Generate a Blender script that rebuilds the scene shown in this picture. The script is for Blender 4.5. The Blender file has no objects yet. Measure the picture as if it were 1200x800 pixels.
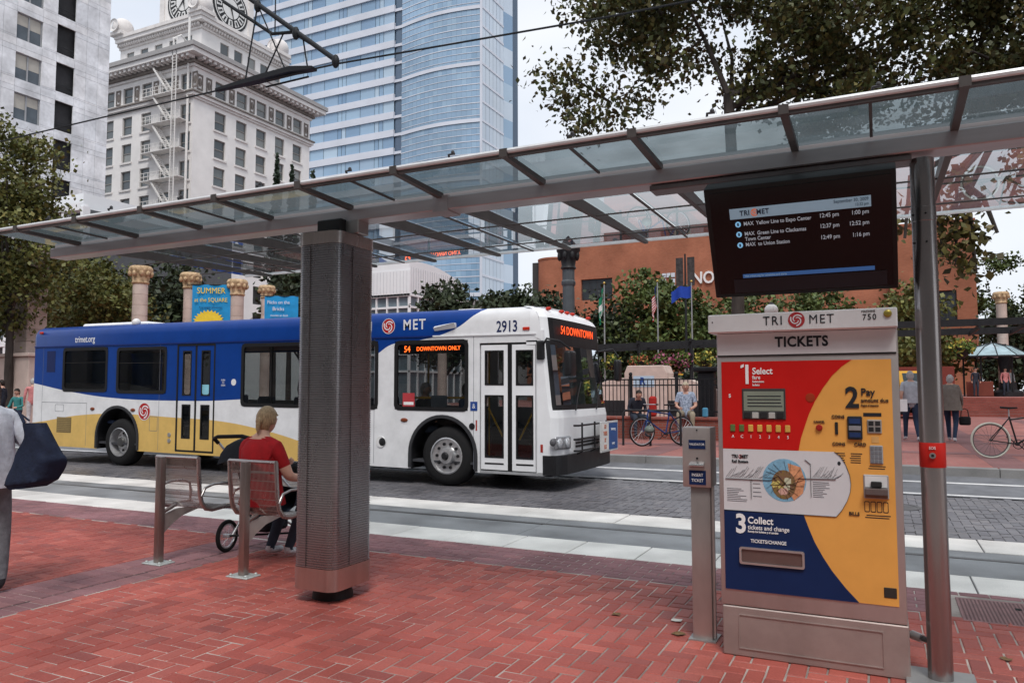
import bpy, bmesh, math, random
import numpy as np
from mathutils import Vector, Matrix
PI = math.pi
R = math.radians
scene = bpy.context.scene
C = scene.collection

# ---------------------------------------------------------------- camera
cam_d = bpy.data.cameras.new('camera')
cam = bpy.data.objects.new('camera', cam_d)
C.objects.link(cam)
scene.camera = cam
cam_d.sensor_width = 36.0
cam_d.lens = 885.66 * 36.0 / 1200.0
cam_d.clip_start = 0.05
cam_d.clip_end = 3000
YAW, PITCH, ROLL = R(25.893), R(3.713), R(-0.10)
_f = Vector((-math.sin(YAW) * math.cos(PITCH), math.cos(YAW) * math.cos(PITCH), math.sin(PITCH)))
_r = Vector((math.cos(YAW), math.sin(YAW), 0))
_u = _r.cross(_f)
_r2 = _r * math.cos(ROLL) + _u * math.sin(ROLL)
_u2 = -_r * math.sin(ROLL) + _u * math.cos(ROLL)
mw = Matrix((_r2, _u2, -_f)).transposed().to_4x4()
mw.translation = Vector((0, 0, 1.579))
cam.matrix_world = mw

# ---------------------------------------------------------------- overcast daylight
SUN_EL, SUN_AZ = R(58), R(150)          # azimuth measured clockwise from +Y
world = bpy.data.worlds.new('World')
scene.world = world
world.use_nodes = True
wn, wl = world.node_tree.nodes, world.node_tree.links
wn.clear()
out = wn.new('ShaderNodeOutputWorld')
sky = wn.new('ShaderNodeTexSky')
sky.sky_type = 'NISHITA'
sky.sun_disc = False
sky.sun_elevation = SUN_EL
sky.sun_rotation = SUN_AZ
sky.dust_density = 4.0
bg1 = wn.new('ShaderNodeBackground')
bg1.inputs[1].default_value = 0.10
wl.new(sky.outputs[0], bg1.inputs[0])
tc = wn.new('ShaderNodeTexCoord')
mp = wn.new('ShaderNodeMapping')
mp.inputs['Scale'].default_value = (1.0, 1.0, 2.6)
wl.new(tc.outputs['Generated'], mp.inputs[0])
nz = wn.new('ShaderNodeTexNoise')
nz.inputs['Scale'].default_value = 1.7
nz.inputs['Detail'].default_value = 4
wl.new(mp.outputs[0], nz.inputs[0])
cr = wn.new('ShaderNodeValToRGB')
cr.color_ramp.elements[0].position = 0.30
cr.color_ramp.elements[0].color = (0.63, 0.70, 0.82, 1)
cr.color_ramp.elements[1].position = 0.72
cr.color_ramp.elements[1].color = (0.95, 0.965, 0.99, 1)
wl.new(nz.outputs[0], cr.inputs[0])
bg2 = wn.new('ShaderNodeBackground')
bg2.inputs[1].default_value = 0.80
wl.new(cr.outputs[0], bg2.inputs[0])
mix = wn.new('ShaderNodeMixShader')
mix.inputs[0].default_value = 0.88
wl.new(bg1.outputs[0], mix.inputs[1])
wl.new(bg2.outputs[0], mix.inputs[2])
wl.new(mix.outputs[0], out.inputs[0])

sun_d = bpy.data.lights.new('sun', 'SUN')
sun_d.energy = 1.5
sun_d.angle = R(18)
sun_d.color = (1.0, 0.965, 0.91)
sun = bpy.data.objects.new('sun', sun_d)
C.objects.link(sun)
sdir = Vector((math.sin(SUN_AZ) * math.cos(SUN_EL), math.cos(SUN_AZ) * math.cos(SUN_EL), math.sin(SUN_EL)))
sun.rotation_euler = sdir.to_track_quat('Z', 'Y').to_euler()
sun.location = (0, -5, 20)

scene.view_settings.view_transform = 'Standard'
scene.view_settings.look = 'None'
scene.view_settings.gamma = 1
scene.view_settings.exposure = 0.55
scene.view_settings.use_curve_mapping = False

# ---------------------------------------------------------------- materials
MATS = {}
def nodes(name):
    m = bpy.data.materials.new(name)
    m.use_nodes = True
    nt = m.node_tree
    b = nt.nodes['Principled BSDF']
    return m, nt, nt.nodes, nt.links, b

def rgb(c): return (c[0], c[1], c[2], 1)

def M(name, col=(.5, .5, .5), rough=.6, metal=0., var=.12, scale=6., bump=0., bscale=40., emit=0., spec=.22, stretch=None, col2=None):
    """principled material: base colour with two scales of noise, roughness noise, optional fine relief"""
    if name in MATS: return MATS[name]
    m, nt, N, L, b = nodes(name)
    co = N.new('ShaderNodeTexCoord')
    src = co.outputs['Object']
    if stretch:
        mpn = N.new('ShaderNodeMapping'); mpn.inputs['Scale'].default_value = stretch
        L.new(src, mpn.inputs[0]); src = mpn.outputs[0]
    if var > 0 or col2:
        n1 = N.new('ShaderNodeTexNoise'); n1.inputs['Scale'].default_value = scale
        n1.inputs['Detail'].default_value = 5; n1.inputs['Roughness'].default_value = .62
        L.new(src, n1.inputs[0])
        ramp = N.new('ShaderNodeValToRGB')
        e = ramp.color_ramp.elements
        a = [max(0, c * (1 - var)) for c in col]
        z = [min(1, c * (1 + var)) for c in (col2 or col)]
        e[0].position, e[0].color = .3, rgb(a)
        e[1].position, e[1].color = .7, rgb(z)
        L.new(n1.outputs[0], ramp.inputs[0])
        L.new(ramp.outputs[0], b.inputs['Base Color'])
        mr = N.new('ShaderNodeMapRange')
        mr.inputs[3].default_value = max(.03, rough * .82); mr.inputs[4].default_value = min(1, rough * 1.18)
        L.new(n1.outputs[0], mr.inputs[0]); L.new(mr.outputs[0], b.inputs['Roughness'])
    else:
        b.inputs['Base Color'].default_value = rgb(col)
        b.inputs['Roughness'].default_value = rough
    b.inputs['Metallic'].default_value = metal
    b.inputs['Specular IOR Level'].default_value = spec
    if bump:
        n2 = N.new('ShaderNodeTexNoise'); n2.inputs['Scale'].default_value = bscale; n2.inputs['Detail'].default_value = 4
        L.new(src, n2.inputs[0])
        bp = N.new('ShaderNodeBump'); bp.inputs['Strength'].default_value = bump; bp.inputs['Distance'].default_value = .02
        L.new(n2.outputs[0], bp.inputs['Height']); L.new(bp.outputs[0], b.inputs['Normal'])
    if emit:
        b.inputs['Emission Color'].default_value = rgb(col); b.inputs['Emission Strength'].default_value = emit
    MATS[name] = m
    return m

def M_pieces(name, cols, rough=.75, scale=3., stain=.35, bump=.15, bscale=60., fine=.12, spec=.15):
    """separate pieces (bricks, slabs, leaves): a shade for each loose piece or object, large stains, fine grain"""
    if name in MATS: return MATS[name]
    m, nt, N, L, b = nodes(name)
    geo = N.new('ShaderNodeNewGeometry'); oi = N.new('ShaderNodeObjectInfo'); co = N.new('ShaderNodeTexCoord')
    ad = N.new('ShaderNodeMath'); ad.operation = 'ADD'
    L.new(geo.outputs['Random Per Island'], ad.inputs[0]); L.new(oi.outputs['Random'], ad.inputs[1])
    fr = N.new('ShaderNodeMath'); fr.operation = 'FRACT'; L.new(ad.outputs[0], fr.inputs[0])
    ramp = N.new('ShaderNodeValToRGB'); e = ramp.color_ramp.elements
    while len(e) < len(cols): e.new(.5)
    for i, c in enumerate(cols):
        e[i].position = i / (len(cols) - 1); e[i].color = rgb(c)
    L.new(fr.outputs[0], ramp.inputs[0])
    n1 = N.new('ShaderNodeTexNoise'); n1.inputs['Scale'].default_value = scale; n1.inputs['Detail'].default_value = 6
    L.new(geo.outputs['Position'], n1.inputs[0])
    mr = N.new('ShaderNodeMapRange'); mr.inputs[1].default_value = .3; mr.inputs[2].default_value = .7
    mr.inputs[3].default_value = 1 - stain; mr.inputs[4].default_value = 1 + stain * .4
    L.new(n1.outputs[0], mr.inputs[0])
    n2 = N.new('ShaderNodeTexNoise'); n2.inputs['Scale'].default_value = bscale; n2.inputs['Detail'].default_value = 3
    L.new(geo.outputs['Position'], n2.inputs[0])
    mr2 = N.new('ShaderNodeMapRange'); mr2.inputs[3].default_value = 1 - fine * 2; mr2.inputs[4].default_value = 1 + fine * 2
    L.new(n2.outputs[0], mr2.inputs[0])
    mu = N.new('ShaderNodeMath'); mu.operation = 'MULTIPLY'; L.new(mr.outputs[0], mu.inputs[0]); L.new(mr2.outputs[0], mu.inputs[1])
    vm = N.new('ShaderNodeVectorMath'); vm.operation = 'SCALE'
    L.new(ramp.outputs[0], vm.inputs[0]); L.new(mu.outputs[0], vm.inputs['Scale'])
    L.new(vm.outputs[0], b.inputs['Base Color'])
    mr3 = N.new('ShaderNodeMapRange'); mr3.inputs[3].default_value = rough * .75; mr3.inputs[4].default_value = min(1, rough * 1.25)
    L.new(n1.outputs[0], mr3.inputs[0]); L.new(mr3.outputs[0], b.inputs['Roughness'])
    b.inputs['Specular IOR Level'].default_value = spec
    if bump:
        bp = N.new('ShaderNodeBump'); bp.inputs['Strength'].default_value = bump; bp.inputs['Distance'].default_value = .01
        L.new(n2.outputs[0], bp.inputs['Height']); L.new(bp.outputs[0], b.inputs['Normal'])
    MATS[name] = m
    return m

def M_glass(name, tint=(.7, .8, .82), film=.3, filmcol=(.2, .23, .25), rough=.04, ior=1.5, fres=1.0, trans=False):
    """thin sheet glass: tinted see-through part, a film of dirt and mirror reflection by angle"""
    if name in MATS: return MATS[name]
    m, nt, N, L, b = nodes(name)
    N.remove(b)
    o = N['Material Output']
    tr = N.new('ShaderNodeBsdfTransparent'); tr.inputs[0].default_value = rgb(tint)
    df = N.new('ShaderNodeBsdfTranslucent' if trans else 'ShaderNodeBsdfDiffuse'); df.inputs[0].default_value = rgb(filmcol)
    geo = N.new('ShaderNodeNewGeometry')
    nz = N.new('ShaderNodeTexNoise'); nz.inputs['Scale'].default_value = 2.5; nz.inputs['Detail'].default_value = 6
    L.new(geo.outputs['Position'], nz.inputs[0])
    mr = N.new('ShaderNodeMapRange'); mr.inputs[1].default_value = .25; mr.inputs[2].default_value = .75
    mr.inputs[3].default_value = film * .7; mr.inputs[4].default_value = min(1, film * 1.3)
    L.new(nz.outputs[0], mr.inputs[0])
    m1 = N.new('ShaderNodeMixShader'); L.new(mr.outputs[0], m1.inputs[0]); L.new(tr.outputs[0], m1.inputs[1]); L.new(df.outputs[0], m1.inputs[2])
    gl = N.new('ShaderNodeBsdfGlossy'); gl.inputs['Roughness'].default_value = rough; gl.inputs[0].default_value = (.9, .95, 1, 1)
    fn = N.new('ShaderNodeFresnel'); fn.inputs[0].default_value = ior
    mu = N.new('ShaderNodeMath'); mu.operation = 'MULTIPLY'; mu.inputs[1].default_value = fres; mu.use_clamp = True
    L.new(fn.outputs[0], mu.inputs[0])
    m2 = N.new('ShaderNodeMixShader'); L.new(mu.outputs[0], m2.inputs[0]); L.new(m1.outputs[0], m2.inputs[1]); L.new(gl.outputs[0], m2.inputs[2])
    L.new(m2.outputs[0], o.inputs[0])
    MATS[name] = m
    return m

def M_bricktex(name, c1, c2, mortar, w=.2, h=.1, ms=.008, rough=.8, plane='xy', bump=.4, stain=.25, scale=1., offset=.5):
    """courses too far away to be told apart"""
    if name in MATS: return MATS[name]
    m, nt, N, L, b = nodes(name)
    geo = N.new('ShaderNodeNewGeometry')
    sp = N.new('ShaderNodeSeparateXYZ'); L.new(geo.outputs['Position'], sp.inputs[0])
    cb = N.new('ShaderNodeCombineXYZ')
    ax = {'x': 0, 'y': 1, 'z': 2}
    L.new(sp.outputs[ax[plane[0]]], cb.inputs[0]); L.new(sp.outputs[ax[plane[1]]], cb.inputs[1])
    br = N.new('ShaderNodeTexBrick')
    br.inputs['Color1'].default_value = rgb(c1); br.inputs['Color2'].default_value = rgb(c2); br.inputs['Mortar'].default_value = rgb(mortar)
    br.inputs['Scale'].default_value = 1; br.inputs['Mortar Size'].default_value = ms
    br.inputs['Brick Width'].default_value = w; br.inputs['Row Height'].default_value = h
    br.offset = offset
    L.new(cb.outputs[0], br.inputs[0])
    n1 = N.new('ShaderNodeTexNoise'); n1.inputs['Scale'].default_value = scale; n1.inputs['Detail'].default_value = 6
    L.new(geo.outputs['Position'], n1.inputs[0])
    mr = N.new('ShaderNodeMapRange'); mr.inputs[1].default_value = .3; mr.inputs[2].default_value = .7
    mr.inputs[3].default_value = 1 - stain; mr.inputs[4].default_value = 1 + stain * .5
    L.new(n1.outputs[0], mr.inputs[0])
    vm = N.new('ShaderNodeVectorMath'); vm.operation = 'SCALE'
    L.new(br.outputs[0], vm.inputs[0]); L.new(mr.outputs[0], vm.inputs['Scale']); L.new(vm.outputs[0], b.inputs['Base Color'])
    b.inputs['Roughness'].default_value = rough; b.inputs['Specular IOR Level'].default_value = .15
    bp = N.new('ShaderNodeBump'); bp.inputs['Strength'].default_value = bump; bp.inputs['Distance'].default_value = .01; bp.invert = True
    L.new(br.outputs['Fac'], bp.inputs['Height']); L.new(bp.outputs[0], b.inputs['Normal'])
    MATS[name] = m
    return m

# ---------------------------------------------------------------- mesh helpers
def wloc(o):
    v = Vector((0, 0, 0))
    while o is not None:
        v = v + o.location; o = o.parent
    return v

def tag(o, label=None, cat=None, group=None, kind=None):
    if label: o['label'] = label
    if cat: o['category'] = cat
    if group: o['group'] = group
    if kind: o['kind'] = kind
    return o

def thing(name, label, cat, loc=(0, 0, 0), group=None, rotz=0.):
    o = bpy.data.objects.new(name, None)
    o.empty_display_size = .1
    C.objects.link(o); o.location = loc; o.rotation_euler = (0, 0, rotz)
    return tag(o, label, cat, group)

def link_mesh(name, me, parent=None, loc=None):
    o = bpy.data.objects.new(name, me)
    C.objects.link(o)
    if parent is not None: o.parent = parent
    if loc is not None: o.location = loc
    return o

class MB:
    """collects primitives; build() links them as one mesh object"""
    def __init__(s): s.v = []; s.f = []; s.m = []
    def add(s, vs, fs, m=0):
        o = len(s.v); s.v += [tuple(v) for v in vs]
        for f in fs: s.f.append(tuple(i + o for i in f)); s.m.append(m)
        return s
    def box(s, x0, x1, y0, y1, z0, z1, m=0):
        return s.add([(x0, y0, z0), (x1, y0, z0), (x1, y1, z0), (x0, y1, z0), (x0, y0, z1), (x1, y0, z1), (x1, y1, z1), (x0, y1, z1)],
                     [(0, 3, 2, 1), (4, 5, 6, 7), (0, 1, 5, 4), (1, 2, 6, 5), (2, 3, 7, 6), (3, 0, 4, 7)], m)
    def obox(s, c, sx, sy, sz, mat=None, m=0):
        c = Vector(c); mat = mat or Matrix.Identity(3)
        vs = [c + mat @ Vector((a * sx / 2, b * sy / 2, d * sz / 2)) for a, b, d in
              ((-1, -1, -1), (1, -1, -1), (1, 1, -1), (-1, 1, -1), (-1, -1, 1), (1, -1, 1), (1, 1, 1), (-1, 1, 1))]
        return s.add(vs, [(0, 3, 2, 1), (4, 5, 6, 7), (0, 1, 5, 4), (1, 2, 6, 5), (2, 3, 7, 6), (3, 0, 4, 7)], m)
    def bar(s, a, b, w, h, m=0, up=(0, 0, 1)):
        a, b = Vector(a), Vector(b); d = b - a; L = d.length; d.normalize(); up = Vector(up)
        if abs(d.dot(up)) > .98: up = Vector((1, 0, 0))
        sd = d.cross(up).normalized(); u2 = sd.cross(d)
        mt = Matrix((sd, d, u2)).transposed()
        return s.obox((a + b) / 2, w, L, h, mt, m)
    def tube(s, pts, r, n=8, m=0, caps=True, closed=False, flat=1.):
        pts = [Vector(p) for p in pts]; k = len(pts)
        rs = r if isinstance(r, (list, tuple)) else [r] * k
        prev = None; rings = []
        for i, p in enumerate(pts):
            if closed: d = pts[(i + 1) % k] - pts[i - 1]
            else: d = pts[min(i + 1, k - 1)] - pts[max(i - 1, 0)]
            if d.length < 1e-9: d = Vector((0, 0, 1))
            d.normalize()
            if prev is None:
                a = Vector((0, 0, 1)) if abs(d.z) < .9 else Vector((1, 0, 0))
                prev = (a - d * a.dot(d)).normalized()
            else:
                prev = (prev - d * prev.dot(d))
                prev = prev.normalized() if prev.length > 1e-6 else d.orthogonal().normalized()
            q = d.cross(prev)
            rings.append([p + (prev * math.cos(2 * PI * j / n) * flat + q * math.sin(2 * PI * j / n)) * rs[i] for j in range(n)])
        o = len(s.v)
        for g in rings: s.v += [tuple(x) for x in g]
        for i in range(k if closed else k - 1):
            i2 = (i + 1) % k
            for j in range(n):
                s.f.append((o + i * n + j, o + i * n + (j + 1) % n, o + i2 * n + (j + 1) % n, o + i2 * n + j)); s.m.append(m)
        if caps and not closed:
            s.f.append(tuple(o + j for j in reversed(range(n)))); s.m.append(m)
            s.f.append(tuple(o + (k - 1) * n + j for j in range(n))); s.m.append(m)
        return s
    def cyl(s, a, b, r, n=16, m=0): return s.tube([a, b], r, n, m)
    def lathe(s, prof, c=(0, 0, 0), n=24, m=0, axis='z', caps=True):
        c = Vector(c); o = len(s.v)
        for r, z in prof:
            for j in range(n):
                a = 2 * PI * j / n; x, y = r * math.cos(a), r * math.sin(a)
                v = {'z': (x, y, z), 'y': (x, z, y), 'x': (z, x, y)}[axis]
                s.v.append(tuple(c + Vector(v)))
        k = len(prof)
        for i in range(k - 1):
            for j in range(n):
                s.f.append((o + i * n + j, o + i * n + (j + 1) % n, o + (i + 1) * n + (j + 1) % n, o + (i + 1) * n + j)); s.m.append(m)
        if caps:
            s.f.append(tuple(o + j for j in reversed(range(n)))); s.m.append(m)
            s.f.append(tuple(o + (k - 1) * n + j for j in range(n))); s.m.append(m)
        return s
    def prism(s, poly, d0, d1, plane='xz', m=0):
        """polygon in a plane, extruded along the third axis from d0 to d1"""
        def P(a, b, d): return {'xz': (a, d, b), 'xy': (a, b, d), 'yz': (d, a, b)}[plane]
        k = len(poly)
        vs = [P(a, b, d0) for a, b in poly] + [P(a, b, d1) for a, b in poly]
        fs = [tuple(range(k)), tuple(reversed(range(k, 2 * k)))] + [(i, i + k, (i + 1) % k + k, (i + 1) % k) for i in range(k)]
        return s.add(vs, fs, m)
    def ell(s, c, rad, nu=12, nv=8, m=0, mat=None):
        c = Vector(c); mat = mat or Matrix.Identity(3); o = len(s.v)
        for i in range(nv + 1):
            t = PI * i / nv
            for j in range(nu):
                a = 2 * PI * j / nu
                s.v.append(tuple(c + mat @ Vector((rad[0] * math.sin(t) * math.cos(a), rad[1] * math.sin(t) * math.sin(a), rad[2] * math.cos(t)))))
        for i in range(nv):
            for j in range(nu):
                s.f.append((o + i * nu + j, o + (i + 1) * nu + j, o + (i + 1) * nu + (j + 1) % nu, o + i * nu + (j + 1) % nu)); s.m.append(m)
        return s
    def loft(s, rings, m=0, caps=True):
        n = len(rings[0]); o = len(s.v)
        for g in rings: s.v += [tuple(x) for x in g]
        for i in range(len(rings) - 1):
            for j in range(n):
                s.f.append((o + i * n + j, o + i * n + (j + 1) % n, o + (i + 1) * n + (j + 1) % n, o + (i + 1) * n + j)); s.m.append(m)
        if caps:
            s.f.append(tuple(o + j for j in reversed(range(n)))); s.m.append(m)
            s.f.append(tuple(o + (len(rings) - 1) * n + j for j in range(n))); s.m.append(m)
        return s
    def xform(s, fn): s.v = [tuple(fn(Vector(v))) for v in s.v]; return s
    def mesh(s, name, mats, smooth=None, bevel=0., off=None, clean=True, seg=1):
        me = bpy.data.meshes.new(name)
        vs = s.v if off is None else [(a - off[0], b - off[1], c - off[2]) for a, b, c in s.v]
        me.from_pydata(vs, [], s.f)
        mats = mats if isinstance(mats, (list, tuple)) else [mats]
        for mt in mats: me.materials.append(mt)
        if len(mats) > 1: me.polygons.foreach_set('material_index', s.m)
        if clean or bevel:
            bm = bmesh.new(); bm.from_mesh(me)
            if bevel:
                bmesh.ops.bevel(bm, geom=[e for e in bm.edges if e.is_manifold and e.calc_face_angle(0) > .5], offset=bevel, segments=seg, affect='EDGES', profile=.5, clamp_overlap=True)
            bmesh.ops.recalc_face_normals(bm, faces=bm.faces)
            bm.to_mesh(me); bm.free()
        if smooth is not None:
            me.polygons.foreach_set('use_smooth', [True] * len(me.polygons))
            me.set_sharp_from_angle(angle=R(smooth))
        me.update()
        return me
    def build(s, name, mats, parent=None, smooth=None, bevel=0., local=False, clean=True, seg=1):
        off = None if (local or parent is None) else wloc(parent)
        return link_mesh(name, s.mesh(name, mats, smooth, bevel, off, clean, seg), parent)

def bx(name, mat, parent, x0, x1, y0, y1, z0, z1, bevel=0., seg=1):
    return MB().box(x0, x1, y0, y1, z0, z1).build(name, mat, parent, bevel=bevel, seg=seg, smooth=(30 if bevel and seg > 1 else None))

def rrect(x0, x1, z0, z1, r, n=4):
    pts = []
    for cx, cz, a0 in ((x1 - r, z1 - r, 0), (x0 + r, z1 - r, PI / 2), (x0 + r, z0 + r, PI), (x1 - r, z0 + r, 1.5 * PI)):
        for i in range(n + 1):
            a = a0 + PI / 2 * i / n
            pts.append((cx + r * math.cos(a), cz + r * math.sin(a)))
    return pts

def ring_frame(mb, outer, inner, d0, d1, plane='xz', m=0):
    """frame between two closed outlines of equal length"""
    def P(a, b, d): return {'xz': (a, d, b), 'xy': (a, b, d), 'yz': (d, a, b)}[plane]
    k = len(outer)
    vs = [P(a, b, d0) for a, b in outer] + [P(a, b, d0) for a, b in inner] + [P(a, b, d1) for a, b in outer] + [P(a, b, d1) for a, b in inner]
    fs = []
    for i in range(k):
        j = (i + 1) % k
        fs += [(i, j, k + j, k + i), (2 * k + i, 3 * k + i, 3 * k + j, 2 * k + j), (i, 2 * k + i, 2 * k + j, j), (k + i, k + j, 3 * k + j, 3 * k + i)]
    mb.add(vs, fs, m); return mb

def cells(xs, zs, holes):
    """rectangles of a grid that do not lie in a hole"""
    out_ = []
    for i in range(len(xs) - 1):
        for j in range(len(zs) - 1):
            cx, cz = (xs[i] + xs[i + 1]) / 2, (zs[j] + zs[j + 1]) / 2
            if not any(h[0] < cx < h[1] and h[2] < cz < h[3] for h in holes):
                out_.append((xs[i], xs[i + 1], zs[j], zs[j + 1]))
    return out_

def holed_wall(x0, x1, z0, z1, holes, d0, d1, plane='xz', m=0, mb=None, skip=0):
    """solid wall with rectangular openings that have real reveals"""
    mb = mb or MB()
    xs = sorted(set([x0, x1] + [min(max(h[i], x0), x1) for h in holes for i in (0, 1)]))
    zs = sorted(set([z0, z1] + [min(max(h[i], z0), z1) for h in holes for i in (2, 3)]))
    def P(a, b, d): return {'xz': (a, d, b), 'xy': (a, b, d), 'yz': (d, a, b)}[plane]
    for a, b, c, d in cells(xs, zs, holes):
        for dd in (d0, d1):
            mb.add([P(a, c, dd), P(b, c, dd), P(b, d, dd), P(a, d, dd)], [(0, 1, 2, 3)], m)
    for a, b, c, d in (list(holes) + [(x0, x1, z0, z1)] if not skip else list(holes)[:-skip]):
        for p, q in (((a, c), (b, c)), ((b, c), (b, d)), ((b, d), (a, d)), ((a, d), (a, c))):
            mb.add([P(*p, d0), P(*q, d0), P(*q, d1), P(*p, d1)], [(0, 1, 2, 3)], m)
    return mb

def text(name, s, size, mat, parent, loc, rot=(PI / 2, 0, 0), align='CENTER', ext=.0015, bold=0., sx=1., spacing=1.):
    cu = bpy.data.curves.new(name, 'FONT')
    cu.body = s; cu.size = size; cu.align_x = align; cu.align_y = 'CENTER'; cu.extrude = ext; cu.offset = min(bold, size * .034); cu.resolution_u = 3
    cu.space_character = spacing
    t = bpy.data.objects.new(name, cu)
    me = bpy.data.meshes.new_from_object(t)
    me.name = name
    bpy.data.objects.remove(t); bpy.data.curves.remove(cu)
    me.materials.clear(); me.materials.append(mat)
    for v in me.vertices: v.co.x *= sx * .88
    o = link_mesh(name, me, parent)
    o.location = Vector(loc) - (wloc(parent) if parent is not None else Vector())
    o.rotation_euler = rot
    return o

def roundel(parent, c, rad, y, disc, swirl, name='emblem', rim=None, rotz=0):
    """round emblem with three curling strokes, facing -Y"""
    n = 28
    mb = MB().prism([(c[0] + rad * math.cos(2 * PI * i / n), c[1] + rad * math.sin(2 * PI * i / n)) for i in range(n)], y, y - .002)
    e = mb.build(name, disc, parent)
    sw = MB()
    if rim is not None:
        ring_frame(sw, [(c[0] + rad * math.cos(2 * PI * i / n), c[1] + rad * math.sin(2 * PI * i / n)) for i in range(n)],
                   [(c[0] + rad * .93 * math.cos(2 * PI * i / n), c[1] + rad * .93 * math.sin(2 * PI * i / n)) for i in range(n)], y - .002, y - .0035)
    for k in range(3):
        a0 = 2 * PI * k / 3 + .5
        inner, outer = [], []
        for i in range(11):
            t = i / 10; a = a0 + t * 3.4
            rr = rad * (.74 - .50 * t); w = rad * .085 * (1 - .35 * t)
            outer.append((c[0] + (rr + w) * math.cos(a), c[1] + (rr + w) * math.sin(a)))
            inner.append((c[0] + (rr - w) * math.cos(a), c[1] + (rr - w) * math.sin(a)))
        for i in range(10):
            sw.prism([inner[i], outer[i], outer[i + 1], inner[i + 1]], y - .002, y - .0035)
    sw.build('swirl', swirl, e)
    return e

# ================================================================ ground, platform, road
rnd = random.Random(7)
m_mortar = M('mortar', (.12, .095, .088), .9, var=.45, scale=1.1, col2=(.40, .35, .32), bump=.4, bscale=120)
m_brick = M_pieces('red_paver', [(.300, .068, .054), (.400, .098, .078), (.345, .082, .066), (.460, .125, .098), (.285, .076, .066), (.42, .105, .080)], rough=.50, scale=.8, stain=.42, bump=.25, bscale=70, fine=.14, spec=.22)
m_purple = M_pieces('purple_paver', [(.215, .108, .116), (.27, .135, .145), (.235, .115, .125), (.30, .145, .15)], rough=.65, scale=1.6, stain=.34, bump=.25, bscale=70, fine=.12, spec=.2)
m_granite = M_pieces('white_granite', [(.63, .605, .58), (.71, .685, .655), (.67, .645, .615)], rough=.6, scale=1.7, stain=.24, bump=.12, bscale=150, fine=.13)
m_concrete = M_pieces('track_concrete', [(.215, .22, .23), (.25, .255, .265), (.23, .235, .245)], rough=.5, scale=1.4, stain=.40, bump=.12, bscale=90, fine=.08)
m_roadbrick = M_pieces('road_paver', [(.125, .122, .137), (.168, .162, .175), (.142, .140, .155), (.20, .188, .196)], rough=.42, scale=.55, stain=.36, bump=.2, bscale=60, fine=.1, spec=.4)
m_roadbase = M('road_joint', (.13, .125, .13), .9, var=.2, scale=5)
m_asphalt = M('asphalt', (.17, .175, .19), .75, var=.25, scale=2.5, bump=.25, bscale=150)
m_paint = M('road_paint', (.66, .66, .66), .7, var=.16, scale=6)
m_iron = M('rail_iron', (.13, .125, .125), .45, metal=.8, var=.3, scale=5)

gs = MB().add([(-1500, -1500, -.08), (1500, -1500, -.08), (1500, 1500, -.08), (-1500, 1500, -.08)], [(0, 1, 2, 3)]).build('ground', M('ground_asphalt', (.16, .16, .165), .85, var=.2, scale=.3))
tag(gs, kind='structure')

platform = MB().box(-60, 40, -8, 6.965, -.06, -.0055).build('platform', m_mortar)
tag(platform, kind='structure')

def brick_geo(L, W, ch=.006, h=.02):
    mb = MB(); a, b = L / 2, W / 2
    vs = []
    for z, k in ((-h, 0), (-ch, 0), (0, ch)):
        vs += [(-a + k, -b + k, z), (a - k, -b + k, z), (a - k, b - k, z), (-a + k, b - k, z)]
    fs = [(8, 9, 10, 11)]
    for i in range(4):
        j = (i + 1) % 4
        fs += [(i, j, 4 + j, 4 + i), (4 + i, 4 + j, 8 + j, 8 + i)]
    mb.add(vs, fs); return mb

U = .1035
cutb = []; cutp = []
spots = []                                   # (x, y, along_y, kind)
for i in range(int(-13.4 / U), int(4.6 / U)):
    for j in range(int(1.6 / U), int(6.25 / U)):
        q = (i - j) % 4
        if q == 0: x, y, ay = (i + 1) * U, (j + .5) * U, 0
        elif q == 3: x, y, ay = (i + .5) * U, (j + 1) * U, 1
        else: continue
        ex, ey = (U / 2, U) if ay else (U, U / 2)
        r0 = [x - ex, x + ex, y - ey, min(y + ey, 6.25)]
        if r0[0] < -5.615 and r0[1] > -5.615: r0[0] = -5.615
        if r0[0] < -6.345 and r0[1] > -6.345: r0[1] = -6.345
        if r0[0] > -6.346 and r0[1] < -5.614: continue
        w_, h_ = r0[1] - r0[0], r0[3] - r0[2]
        if w_ < .03 or h_ < .03: continue
        if abs(w_ - 2 * ex) + abs(h_ - 2 * ey) > .002: cutb.append(((r0[0] + r0[1]) / 2, (r0[2] + r0[3]) / 2, w_ - .007, h_ - .007))
        else: spots.append((x, y, ay, 0))
cover_rect = (.44, 1.35, 6.10, 6.80)
for k in range(7):                           # edge courses beside the granite strip
    y = 6.247 + .1025 * (k + .5)
    for i in range(86):
        x = -13.4 + .206 * (i + (k % 2) * .5)
        if cover_rect[0] - .1 < x < cover_rect[1] + .1 and cover_rect[2] - .05 < y < cover_rect[3] + .05: continue
        spots.append((x, y, 0, 1))
for j in range(46):                          # band across the platform with its open joint
    y = 1.6 + .102 * (j + .5)
    if y > 6.24: break
    for a_, b_ in ((-6.342, -6.095), (-6.092, -5.846), (-5.824, -5.617)): cutp.append(((a_ + b_) / 2, y, b_ - a_ - .004, .0955))
for i in range(22):
    pass

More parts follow.
